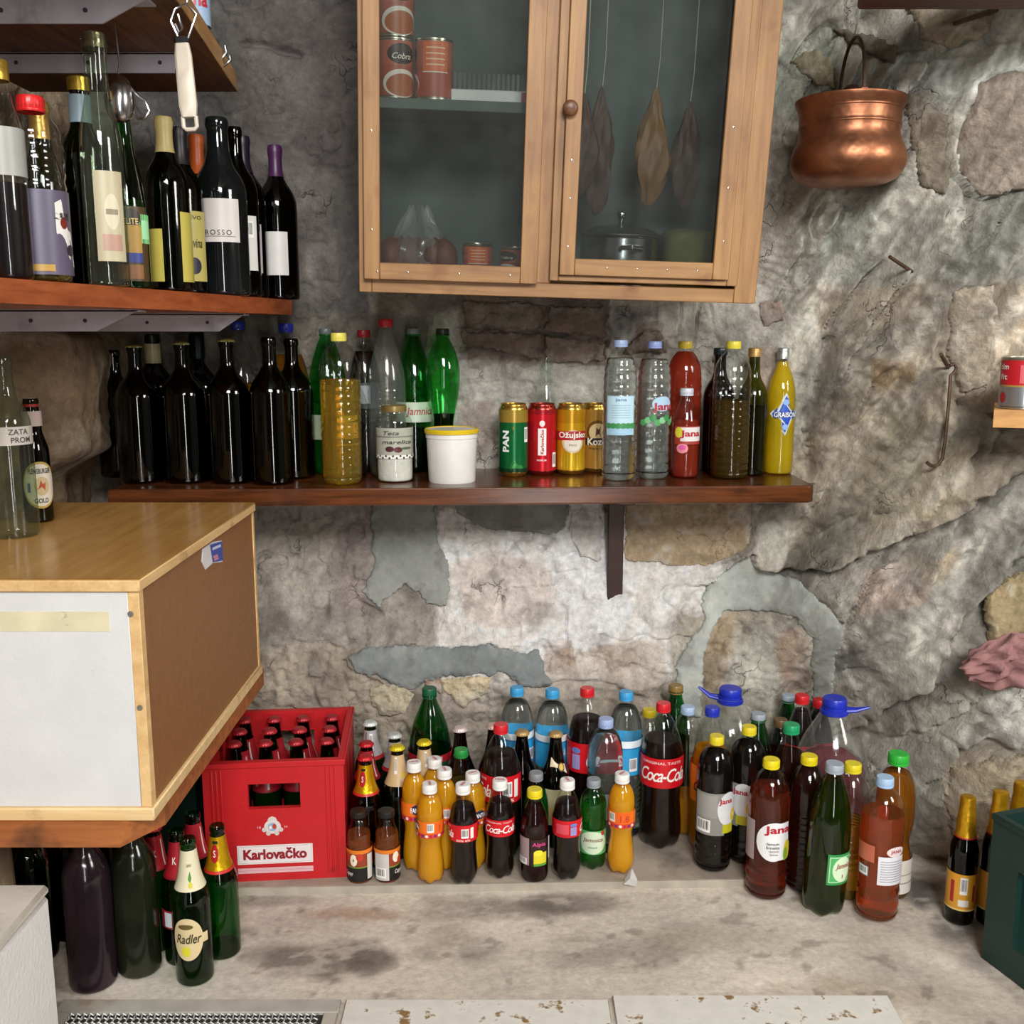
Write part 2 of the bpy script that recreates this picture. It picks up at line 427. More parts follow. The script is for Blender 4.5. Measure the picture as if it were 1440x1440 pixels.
# ------------------------------------------------------------------ back wall (rock, rubble and plaster)
def wall_base(X, Z):
    b = 2.36 + .13*sstep(.25, .75, Z)
    xs0 = .45 + .22*sstep(.55, .25, Z)
    t = np.clip((X-xs0)/(1.05-xs0), 0, 1)
    return b - .40*t*t*(3-2*t) - 1.2*np.clip(X-1.24, 0, 9)
ca_, sa_ = math.cos(R_(62)), math.sin(R_(62))
class Field:
    """everything the wall surface is made of, at the given (x, z)"""
    def __init__(s, X, Z):
        s.X, s.Z = X, Z; s.YB = wall_base(X, Z)
        D_ = s.YB*cP + (CAM_Z - Z)*sP
        s.PX = 720 + FPX*X/D_; s.PY = 720 + FPX*((CAM_Z - Z)*cP - s.YB*sP)/D_
        s.low = fbm(X*3.2, Z*3.2, 1, 3) - .5; s.mid = fbm(X*11, Z*11, 2, 4) - .5; s.fin = fbm(X*42, Z*42, 3, 4) - .5
        s.rock = sstep(1060, 1150, s.warp(40, 9, 31)[0])                # natural rock towards the corner
        s.U = X*ca_ + Z*sa_; s.V = -X*sa_ + Z*ca_                       # strata run down to the floor
        s.strata = ridged(s.U*3.0, s.V*11.0, 5, 4) - .55
        s.soft = .035*s.low + s.rock*(.075*s.low + .042*s.strata) + .010*s.mid
    def warp(s, a, f, seed):
        return s.PX + a*(fbm(s.X*f, s.Z*f, seed, 4) - .5)*2, s.PY + a*(fbm(s.X*f, s.Z*f, seed+50, 4) - .5)*2
dx = .0042
xs = np.arange(-1.10, 1.46, dx); zs = np.arange(-.03, 1.98, dx)
X, Z = np.meshgrid(xs, zs)
F = Field(X, Z); YB, PX, PY, low, mid, fin, rock, strata, U_, V_ = F.YB, F.PX, F.PY, F.low, F.mid, F.fin, F.rock, F.strata, F.U, F.V
warp = F.warp
WX, WY = warp(14, 22, 11); WX2, WY2 = warp(40, 9, 31)
h = .035*low + .020*mid + .010*fin
h = h + rock*(.075*low + .060*strata + .034*mid + .020*fin + .026*(ridged(U_*6, V_*24, 15, 4)-.6))
fl = ridged(X*24, Z*24, 12, 4); h = h + .008*(fl-.6)                   # pitted, flaking skin
jx = X + .03*(fbm(X*9, Z*9, 18, 3)-.5); jz = Z + .03*(fbm(X*9, Z*9, 19, 3)-.5)
ju = jx*ca_ + jz*sa_; jv = -jx*sa_ + jz*ca_
cl1 = 1 - np.abs(2*vnoise(ju*5, jv*17, 25) - 1); cl2 = 1 - np.abs(2*vnoise(ju*11 + 3, jv*30, 26) - 1)   # clefts down the rock
h = h - rock*(.040*sstep(.86, 1.0, cl1)*sstep(.42, .6, fbm(X*5, Z*5, 28, 3)) + .018*sstep(.84, 1.0, cl2)*sstep(.40, .6, fbm(X*8, Z*8, 29, 3)))
ch1 = 1 - np.abs(2*vnoise(jx*26, jz*26, 27) - 1)                       # chipped skin of the plaster
h = h - (1-rock)*.010*sstep(.84, 1.0, ch1)*sstep(.46, .60, fbm(X*7, Z*7, 30, 3))
rub = ridged(X*16, Z*19, 8, 4) - .6                                    # rubble just above the bottles
h = h + .026*rub*sstep(840, 930, WY2)*(1-rock)
def crack(pts, depth=.02, wd=4.0, step=0.0, reach=60.0):
    global h
    d, s = polyline_dist(WX*.6 + PX*.4, WY*.6 + PY*.4, pts)
    h = h - depth*np.exp(-(d/wd)**2)
    if step: h = h + step*np.where(s > 0, 1, 0)*np.exp(-(d/reach)**2) - .4*step*np.where(s < 0, 1, 0)*np.exp(-(d/(reach*.6))**2)
crack([(1060, 812), (1110, 806), (1180, 800), (1240, 765), (1300, 735), (1335, 728), (1365, 700), (1440, 652)], .025, 4, .05, 70)
crack([(1440, 790), (1395, 830), (1352, 880), (1328, 935), (1305, 978), (1265, 1000), (1225, 1018)], .03, 6, -.04, 50)
crack([(1190, 900), (1205, 960), (1215, 1010), (1225, 1018)], .012, 3)
crack([(1225, 700), (1200, 740), (1205, 790)], .014, 5)
crack([(1270, 690), (1285, 740)], .012, 5)
crack([(1170, 480), (1145, 540), (1135, 600), (1140, 660)], .025, 6, .02, 60)
crack([(1320, 420), (1330, 500), (1350, 560)], .014, 5)
crack([(1190, 520), (1235, 540), (1262, 575)], .012, 4)
crack([(1352, 560), (1375, 578), (1400, 560)], .012, 3)
crack([(1245, 72), (1300, 85), (1360, 80)], .014, 3)
crack([(1300, 155), (1345, 240), (1390, 278), (1440, 262)], .016, 4, .02, 40)
crack([(1090, 88), (1125, 110), (1165, 140)], .014, 3); crack([(1085, 190), (1120, 196), (1135, 205)], .016, 4)
crack([(1180, 300), (1165, 360), (1130, 420)], .014, 4)
for k in range(7):                                              # combed plaster below the cabinet corner
    crack([(1075, 325+k*13), (1110, 338+k*13), (1150, 330+k*13), (1165, 312+k*13)], .006, 2.2)
crack([(640, 460), (690, 462), (740, 468), (800, 474), (855, 480)], .015, 2.5)
crack([(640, 488), (700, 494), (745, 506), (760, 512)], .014, 2.5); crack([(800, 513), (850, 512)], .014, 2.5)
crack([(766, 432), (764, 470), (762, 508)], .012, 2); crack([(855, 432), (854, 480)], .014, 3)
crack([(507, 842), (525, 858), (540, 870)], .014, 2.5); crack([(487, 925), (495, 945), (535, 962)], .015, 2.5)
crack([(845, 895), (880, 902), (930, 900), (975, 897)], .012, 2.5); crack([(765, 960), (850, 960), (905, 985)], .012, 3)
crack([(935, 848), (952, 860), (958, 880)], .008, 2); crack([(822, 835), (832, 850), (848, 848)], .006, 2)
crack([(870, 735), (845, 738)], .006, 2); crack([(835, 740), (832, 780), (838, 795)], .006, 2)
crack([(400, 900), (470, 907), (545, 915)], .008, 2); crack([(340, 60), (390, 72), (420, 78)], .018, 5)

# albedo zones: changes of stone colour, plus painted shade at the left
alb = np.zeros(X.shape + (3,)); alb[:] = lin_a((158, 148, 134))
_zw = {(s_, k): warp(a_, f_, 100+k) for s_, l_ in ((True, ((10, 20), (22, 11), (30, 7))), (False, ((7, 24),))) for k, (a_, f_) in enumerate(l_)}
def zone(poly, col, amt=1.0, soft=True):
    w_ = np.zeros(X.shape)
    for k, (a, f) in enumerate(((10, 20), (22, 11), (30, 7)) if soft else ((7, 24),)):
        wx, wy = _zw[soft, k]; w_ += inpoly(wx, wy, poly)
    w_ = (w_/(3 if soft else 1)*amt)[..., None]
    alb[:] = alb*(1-w_) + lin_a(col)*w_
zone([(-400, -300), (500, -300), (520, 470), (-400, 520)], (104, 100, 95))  # cabinet's shadow and blocked light behind the shelves, put into the albedo
zone([(330, 0), (500, 0), (500, 250), (340, 330)], (112, 104, 98), .7)
zone([(390, 260), (470, 240), (480, 420), (400, 440)], (126, 116, 108), .6)
zone([(-400, 440), (640, 440), (640, 700), (-400, 700)], (122, 113, 102))  # darker wall below the side shelf, its shade put into the albedo
zone([(600, 430), (1150, 400), (1150, 700), (600, 700)], (196, 190, 176))
zone([(640, 400), (858, 400), (856, 512), (640, 510)], (134, 118, 106), 1)
zone([(862, 435), (930, 440), (890, 470), (862, 500)], (150, 146, 142), .8)
zone([(870, 505), (905, 462), (932, 460), (940, 500)], (138, 120, 108), .9)
zone([(1055, 495), (1085, 478), (1100, 500), (1090, 560), (1060, 560)], (186, 164, 146), .8)
zone([(640, 570), (690, 560), (690, 640), (645, 640)], (172, 152, 138), .7)
zone([(340, 700), (640, 700), (640, 920), (340, 920)], (158, 148, 136))
zone([(360, 740), (470, 730), (470, 850), (365, 850)], (172, 162, 146), .7)
zone([(480, 720), (530, 720), (520, 850), (480, 870)], (158, 144, 136), .7)
zone([(610, 715), (1060, 715), (990, 900), (960, 990), (620, 990), (610, 850)], (222, 215, 204))
zone([(700, 720), (860, 715), (890, 850), (850, 960), (770, 960), (700, 850)], (234, 229, 221), .9)
zone([(636, 785), (690, 772), (765, 792), (785, 830), (772, 872), (715, 884), (655, 870)], (206, 191, 176), .8)
zone([(760, 920), (940, 900), (940, 1000), (770, 1000)], (196, 180, 160), .7)
zone([(765, 905), (800, 900), (815, 935), (770, 940)], (168, 142, 122), .9); zone([(838, 905), (900, 912), (905, 935), (860, 950)], (170, 152, 136), .9)
zone([(340, 905), (500, 905), (560, 985), (560, 1200), (300, 1200)], (172, 158, 138))
zone([(560, 960), (960, 960), (960, 1250), (560, 1250)], (168, 154, 136), .8)
zone([(950, 860), (1180, 860), (1190, 1250), (950, 1250)], (176, 166, 148))
zone([(1000, 870), (1040, 860), (1030, 930), (995, 985), (985, 950)], (182, 158, 124), .8)
zone([(1035, 925), (1075, 880), (1110, 940), (1090, 985), (1040, 985)], (196, 192, 174), .8)
zone([(1095, 900), (1130, 880), (1142, 985), (1110, 985)], (186, 158, 136), .8)
zone([(1060, 720), (1130, 700), (1120, 800), (1060, 790)], (198, 192, 174), .9)
zone([(1090, -200), (1600, -200), (1600, 440), (1090, 440)], (160, 156, 142))
zone([(1090, 60), (1180, 40), (1200, 120), (1090, 170)], (172, 176, 160), .8)
zone([(1240, 90), (1440, 60), (1440, 110), (1380, 130), (1330, 140), (1260, 160)], (204, 204, 190), .95)
zone([(1170, 270), (1250, 270), (1220, 340), (1190, 430), (1140, 430), (1150, 350)], (190, 190, 174), .9)
zone([(1080, 300), (1160, 310), (1150, 420), (1080, 440)], (172, 166, 150), .7)
zone([(1120, 400), (1600, 400), (1600, 740), (1400, 690), (1300, 735), (1180, 800), (1110, 800)], (164, 152, 132))
zone([(1320, 410), (1440, 400), (1440, 500), (1400, 570), (1340, 560)], (188, 174, 152), .9)
zone([(1215, 500), (1290, 510), (1290, 560), (1230, 550)], (150, 124, 92), .8)
zone([(1240, 560), (1350, 600), (1340, 700), (1240, 740), (1180, 720)], (178, 164, 136), .7)
zone([(1180, 800), (1300, 735), (1440, 660), (1600, 650), (1600, 1400), (1180, 1400)], (146, 140, 128))
zone([(1290, 790), (1340, 770), (1345, 800), (1310, 820), (1285, 820)], (182, 164, 134), .8)
zone([(1190, 800), (1290, 800), (1300, 850), (1200, 870)], (166, 146, 130), .8)
zone([(1250, 870), (1320, 880), (1300, 980), (1240, 1000)], (168, 166, 150), .6)
zone([(1290, 1010), (1370, 990), (1360, 1100), (1290, 1150)], (178, 174, 156), .7)
zone([(1390, 970), (1440, 960), (1440, 1060), (1390, 1060)], (182, 178, 166), .8)
zone([(1330, 1080), (1440, 1050), (1440, 1230), (1310, 1230)], (176, 160, 136), .8)
zone([(1100, 440), (1150, 420), (1150, 540), (1120, 660), (1100, 560)], (202, 196, 178), .9)
mot = fbm(X*7, Z*7, 61, 5); alb *= (0.74 + .62*mot)[..., None]
mo2 = fbm(X*28, Z*28, 63, 5); alb *= (0.70 + .62*mo2)[..., None]
bl = sstep(.56, .72, fbm(X*15, Z*15, 66, 5))[..., None]; alb[:] = alb*(1-.35*bl) + lin_a((92, 84, 76))*.35*bl
pale = sstep(.6, .75, fbm(X*19, Z*13, 71, 5))[..., None]; alb[:] = alb*(1-.4*pale) + lin_a((214, 206, 190))*.4*pale*np.clip(alb.mean(-1, keepdims=True)*3, .2, 1)
st = rock*(fbm(U_*3.5, V_*20, 77, 5)-.5); alb *= (1 + 1.5*st)[..., None]
wh = (rock*sstep(.56, .70, fbm(U_*5, V_*22, 79, 5)))[..., None]; alb[:] = alb*(1-.5*wh) + lin_a((206, 200, 184))*.5*wh
alb *= (1 + .16*rock)[..., None]
gr = rock[..., None]*sstep(.5, .7, fbm(U_*4, V_*14, 75, 4))[..., None]; alb[:] = alb*(1-.4*gr) + lin_a((112, 114, 108))*.4*gr

alb *= np.array([1.03, 1.06, 1.13]); alb[:] = np.clip(alb, .01, .85)

# proud pieces: bedded stones, bricks and trowelled mortar patches, each an object
PATCH = [
 ('mortar_patch', [(521, 690), (523, 756), (527, 792), (509, 831), (532, 858), (546, 839), (571, 822), (590, 836), (601, 850), (630, 850), (634, 822), (630, 783), (614, 758), (614, 736), (612, 690)], (140, 141, 134), .006, 0),
 ('mortar_patch', [(639, 690), (642, 722), (673, 736), (687, 745), (740, 748), (765, 752), (795, 742), (800, 690)], (132, 130, 123), .006, 0),
 ('mortar_patch', [(487, 924), (520, 911), (568, 905), (618, 908), (668, 907), (684, 903), (701, 908), (740, 917), (757, 913), (768, 945), (778, 960), (770, 968), (735, 965), (705, 945), (680, 945), (620, 952), (600, 958), (572, 972), (540, 957), (500, 942)], (130, 134, 131), .007, 0),
 ('mortar_patch', [(1056, 776), (1023, 796), (989, 826), (987, 857), (995, 868), (987, 882), (970, 901), (951, 932), (945, 1010), (985, 1010), (992, 930), (1003, 890), (1018, 862), (1060, 858), (1090, 862), (1122, 870), (1142, 900), (1146, 1010), (1172, 1010), (1178, 930), (1187, 880), (1162, 852), (1128, 820), (1085, 806), (1062, 795)], (172, 174, 165), .007, 0),
 ('stone', [(800, 700), (846, 700), (846, 790), (812, 782), (800, 745)], (214, 207, 200), .004, 1),
 ('stone', [(880, 700), (1058, 700), (1055, 765), (1030, 785), (1000, 795), (960, 796), (925, 793), (878, 785)], (184, 160, 128), .005, 1),
 ('stone', [(522, 968), (552, 960), (582, 975), (570, 1004), (535, 1006), (524, 990)], (206, 192, 162), .007, 1),
 ('stone', [(618, 956), (655, 950), (690, 948), (686, 972), (664, 985), (652, 1000), (636, 982), (620, 970)], (220, 200, 164), .007, 1),
 ('stone', [(596, 952), (618, 950), (618, 975), (600, 972)], (170, 140, 124), .005, 1),
 ('brick', [(652, 424), (762, 428), (762, 464), (735, 464), (654, 458)], (142, 124, 110), .006, 1),
 ('brick', [(769, 428), (852, 432), (851, 474), (800, 470), (768, 466)], (134, 117, 104), .006, 1),
 ('brick', [(650, 465), (735, 470), (762, 472), (760, 506), (740, 500), (700, 491), (652, 486)], (134, 117, 104), .006, 1),
 ('brick', [(768, 473), (850, 482), (851, 508), (806, 510), (768, 508)], (140, 123, 110), .006, 1),
 ('stone', [(1272, 130), (1300, 140), (1325, 165), (1345, 240), (1335, 275), (1300, 262), (1280, 210), (1268, 160)], (146, 136, 118), .010, 1),
 ('stone', [(1372, 118), (1400, 104), (1450, 104), (1450, 262), (1390, 275), (1352, 240), (1348, 180)], (168, 154, 138), .012, 1),
 ('stone', [(1272, 6), (1330, 10), (1400, 20), (1390, 48), (1330, 74), (1290, 55)], (170, 156, 132), .010, 1),
 ('stone', [(1168, 40), (1230, 45), (1262, 70), (1250, 95), (1200, 60)], (118, 108, 92), .008, 1),
 ('stone', [(1110, 80), (1150, 68), (1175, 90), (1170, 130), (1130, 108)], (158, 150, 122), .008, 1),
 ('stone', [(1335, 410), (1395, 400), (1400, 470), (1392, 540), (1358, 555), (1340, 500)], (192, 178, 156), .010, 1),
 ('stone', [(1383, 850), (1392, 830), (1420, 812), (1450, 808), (1450, 905), (1392, 902)], (176, 156, 118), .014, 1),
 ('stone', [(1340, 1085), (1400, 1072), (1450, 1060), (1450, 1180), (1350, 1190), (1325, 1130)], (182, 166, 140), .010, 1),
 ('stone', [(870, 500), (906, 464), (930, 462), (936, 498)], (132, 114, 102), .007, 1),
 ('stone', [(1066, 425), (1100, 420), (1108, 450), (1075, 458)], (182, 160, 146), .005, 1),
]
pieces = []; _bw = warp(5, 34, 21)
for n_, (kname, poly, col, off, rough_) in enumerate(PATCH):
    px0, px1 = min(p[0] for p in poly)-8, max(p[0] for p in poly)+8; py0, py1 = min(p[1] for p in poly)-8, max(p[1] for p in poly)+8
    box = (PX > px0) & (PX < px1) & (PY > py0) & (PY < py1)
    if not box.any(): continue
    g = .0022
    Xp, Zp = np.meshgrid(np.arange(X[box].min(), X[box].max(), g), np.arange(Z[box].min(), Z[box].max(), g))
    f = Field(Xp, Zp); tx, ty = f.warp(5, 34, 21); tx2, ty2 = f.warp(3, 110, 23); tx = tx + tx2 - f.PX; ty = ty + ty2 - f.PY
    msk = inpoly(tx, ty, poly); d, _s = polyline_dist(tx, ty, poly + poly[:1])
    edge = np.clip(d/7.0, 0, 1)**.6
    hp = f.soft + off*edge + (.012*f.fin + .010*f.mid + .006*(ridged(Xp*26, Zp*26, n_+90, 4)-.6))*(1.0 if rough_ else .30) + .0012
    pc = lin_a(col)*(0.72 + .56*fbm(Xp*10, Zp*10, n_+200, 5))[..., None]
    q = sstep(.56, .72, fbm(Xp*26, Zp*26, n_+300, 5))[..., None]; am = .5 if rough_ else .18
    pc = pc*(1-am*q) + lin_a((210, 202, 186))*am*q*np.clip(pc.mean(-1, keepdims=True)*3, .3, 1)
    q = sstep(.60, .74, fbm(Xp*17, Zp*17, n_+400, 5))[..., None]; pc = pc*(1-.35*q) + lin_a((96, 86, 76))*.35*q
    pc = np.clip(pc*np.array([1.02, 1.05, 1.10]), .01, .85)
    V_p = np.stack([Xp, f.YB - hp, Zp], -1)
    fm = msk[:-1, :-1] & msk[1:, :-1] & msk[:-1, 1:] & msk[1:, 1:]
    pieces.append((kname, V_p, fm, pc, rough_))
    wm_ = inpoly(*_bw, poly)
    h = np.where(wm_, np.minimum(h, F.soft - .004), h)                 # the bed the piece sits in
V3 = np.stack([X, YB - h, Z], -1)
full = np.ones((X.shape[0]-1, X.shape[1]-1), bool)
wall_back = struct('wall_back', grid_mesh('wall_back', V3, full, alb, STONE), 'rough rubble and rock wall patched with pale plaster and mortar')
for kname, V_p, fm, pc, rough_ in pieces:
    if fm.sum() > 4: link(kname, grid_mesh(kname, V_p, fm, pc, STONE if rough_ else MORTAR, skirt=(0, .016, 0)), wall_back)

# ------------------------------------------------------------------ left wall (rock), behind the brackets
ys = np.arange(.5, 2.62, .007); zs2 = np.arange(-.03, 1.98, .007)
Yl, Zl = np.meshgrid(ys, zs2)
hl = .05*(fbm(Yl*4, Zl*4, 41, 4)-.5) + .03*(ridged(Yl*9, Zl*7, 43, 4)-.6) + .012*(fbm(Yl*30, Zl*30, 44, 3)-.5)
XL = -1.03 + hl + .13*sstep(.80, .90, Zl)*sstep(1.19, 1.12, Zl)*sstep(1.95, 2.2, Yl)
al = np.zeros(Yl.shape + (3,)); al[:] = lin_a((150, 128, 104))
al *= (.7 + .6*fbm(Yl*8, Zl*8, 45, 5))[..., None]
q = sstep(.55, .72, fbm(Yl*14, Zl*14, 46, 5))[..., None]; al[:] = al*(1-.5*q) + lin_a((205, 192, 170))*.5*q
wall_left = struct('wall_left', grid_mesh('wall_left', np.stack([XL, Yl, Zl], -1), np.ones((len(zs2)-1, len(ys)-1), bool), al, STONE), 'rough brown rock side wall behind the shelf brackets')

# ------------------------------------------------------------------ ledge the bottles stand on
xf = np.arange(-1.1, 1.3, .006); yf = np.arange(1.0, 2.5, .006)
Xf, Yf = np.meshgrid(xf, yf)
zf = .004*(fbm(Xf*5, Yf*5, 81, 4)-.5) + .0025*(fbm(Xf*30, Yf*30, 82, 4)-.5) - .002
Df = Yf*cP + (CAM_Z)*sP
PXf = 720 + FPX*Xf/Df; PYf = 720 + FPX*(CAM_Z*cP - Yf*sP)/Df
af = np.zeros(Xf.shape + (3,)); af[:] = lin_a((212, 202, 188))
af *= (.72 + .55*fbm(Xf*4.5, Yf*6, 83, 5))[..., None]
def stain_or_gap(cx, cy, rx, ry, col, amt):
    d = ((PXf-cx)/rx)**2 + ((PYf-cy)/ry)**2 + 1.6*(fbm(Xf*18, Yf*18, int(cx), 4)-.5)
    w_ = (np.clip(1.1-d, 0, 1)*amt)[..., None]; af[:] = af*(1-w_) + lin_a(col)*w_
stain_or_gap(450, 1350, 100, 30, (96, 88, 78), .75); stain_or_gap(520, 1345, 40, 26, (90, 82, 74), .7)
stain_or_gap(700, 1275, 150, 22, (110, 100, 92), .6); stain_or_gap(800, 1268, 90, 18, (92, 84, 78), .65)
stain_or_gap(860, 1340, 120, 30, (128, 118, 106), .5); stain_or_gap(500, 1285, 90, 10, (150, 110, 74), .5)
stain_or_gap(640, 1330, 70, 30, (122, 112, 100), .5); stain_or_gap(1000, 1320, 120, 30, (136, 122, 106), .5)
stain_or_gap(1100, 1330, 120, 40, (206, 196, 182), .6); stain_or_gap(1300, 1250, 45, 26, (62, 64, 72), .85)  # blue-grey marks here and next: dark gap beside the rock, painted into the slab
stain_or_gap(1340, 1300, 40, 30, (72, 74, 80), .7); stain_or_gap(1380, 1340, 40, 30, (84, 84, 86), .6)
stain_or_gap(1180, 1400, 160, 30, (164, 146, 124), .6); stain_or_gap(1350, 1400, 100, 40, (206, 194, 176), .6)
stain_or_gap(300, 1390, 160, 20, (206, 200, 188), .6); stain_or_gap(380, 1265, 80, 10, (128, 118, 110), .6)
sp = sstep(.64, .74, fbm(Xf*26, Yf*26, 86, 4))[..., None]; af[:] = af*(1-.45*sp) + lin_a((112, 100, 88))*.45*sp
sp = sstep(.62, .72, fbm(Xf*20, Yf*38, 87, 4))[..., None]; af[:] = af*(1-.4*sp) + lin_a((224, 214, 200))*.4*sp
floor = struct('floor', grid_mesh('floor', np.stack([Xf, Yf, zf], -1), np.ones((len(yf)-1, len(xf)-1), bool), af, CONC), 'worn stained concrete ledge under the bottles')
me = floor.data
BOARD_Z = .014
# thin raised board the soft-drink bottles stand on
pa, pb = atZ(300, 1252, BOARD_Z), atZ(1052, 1236, BOARD_Z)
mb = MB(); mb.prism([(pa.x-.25, pa.y), (pb.x, pb.y), (pb.x+.0, 2.40), (pa.x-.25, 2.40)], -.004, BOARD_Z)
M_board = pm('dusty_board', C('#a89b8b'), .8, var=.25, vscale=8, bump=.4, bscale=30, dirt=C('#6e665e'), dscale=7)
rb = part('raised_board', mb, M_board, floor, False, label='thin dusty board edge under the bottle rows')
mb = MB(); mb.prism([(pa.x-.25, pa.y-.004), (pb.x, pb.y-.004), (pb.x, pb.y+.001), (pa.x-.25, pa.y+.001)], -.004, BOARD_Z+.0012)
part('board_edging', mb, pm('board_edge', C('#aaa294'), .7, var=.2, vscale=20), floor, False)

# white painted hatch panels let into the front of the ledge
M_white = pm('flaking_white_paint', C('#dcdad2'), .55, var=.08, vscale=30, bump=.25, dirt=C('#8d7047'), dscale=30, dlo=.58, dhi=.63)
M_grey = pm('grey_painted_frame', C('#b4b0a6'), .6, var=.15, vscale=20, dirt=C('#8c7458'), dscale=9)
yA = atZ(600, 1404, .006).y
def hatch(px0, px1, py, mat, label):
    a = atZ(px0, py, .006); b = atZ(px1, py-4, .006)
    ka = (a.x)/a.y; mb = MB()
    mb.box((a.x, 1.18, -.004), (b.x, a.y, .006), bev=.0015)
    return part('panel', mb, mat, floor, label=label), a, b
p1, a1, b1 = hatch(487, 855, 1405, M_white, 'white painted hatch board with flaking edges')
p2, a2, b2 = hatch(861, 1246, 1399, M_white, 'white painted hatch board beside the bare concrete')
a3 = atZ(84, 1412, .006); b3 = atZ(480, 1405, .006)
mb = MB(); mb.box((a3.x, b3.y-.034, -.004), (b3.x, b3.y, .006), bev=.001); mb.box((b3.x-.024, 1.18, -.004), (b3.x, b3.y-.034, .006), bev=.001)
mb.box((a3.x, 1.18, -.004), (a3.x+.028, b3.y-.034, .006), bev=.001)
part('vent_frame', mb, M_grey, floor, label='grey frame around the wire vent')
mb = MB(); mb.box((a3.x+.028, 1.18, -.005), (b3.x-.024, b3.y-.034, .0005)); part('vent_recess', mb, pm('vent_dark', (.03, .03, .03), .9), floor, False)
mb = MB(); M_wire = pm('galvanised_wire', C('#b8b8b4'), .45, metal=.6)
x0, x1 = a3.x+.03, b3.x-.026; nn = int((x1-x0)/.011)
for i in range(nn):
    xx = x0 + i*.011
    mb.tube([(xx, b3.y-.036-k*.0055, .005+.0016*(-1)**(k+i)) for k in range(26)], .0013, 4, cap=False)
for k in range(13):
    yy = b3.y-.039-k*.011
    mb.tube([(x0+i*.0055, yy, .005+.0016*(-1)**(i+k)) for i in range(int((x1-x0)/.0055))], .0013, 4, cap=False)
wm = part('wire_mesh', mb, M_wire, floor); wm['kind'] = 'stuff'; wm['label'] = 'woven wire mesh of the vent'

# the rest of the cellar, behind and beside the camera
M_room = pm('cellar_plaster', C('#6b655b'), .9, var=.25, vscale=4, bump=.4, bscale=12)
def slab(name, a, b, label):
    mb = MB(); mb.box(a, b); return struct(name, mb.mesh(name, M_room, False), label)
slab('wall_front', (-1.4, -2.2, -.6), (3.1, -2.1, 3.4), 'plain plaster wall opposite the bottles')
slab('wall_right', (2.95, -2.1, -.6), (3.05, 3.0, 3.4), 'plain plaster wall at the side of the cellar')
slab('ceiling', (-1.4, -2.1, 3.3), (3.0, 2.9, 3.4), 'plain plaster ceiling of the cellar')
slab('ground', (-1.4, -2.1, -.6), (3.0, 1.0, -.5), 'cellar ground in front of the ledge')
# ceiling beam at the top corner
mb = MB(); p0 = atY(1205, 4, 1.95); p1_ = atY(1445, 14, 1.95)
mb.box((p0.x, 1.86, p1_.z), (1.5, 1.95, p1_.z+.12), bev=.004)
struct('trim_1', mb.mesh('trim_1', wood('dark_beam', C('#3c2620'), C('#6b4334'), 'x')), 'dark red-brown wooden beam above the rock')

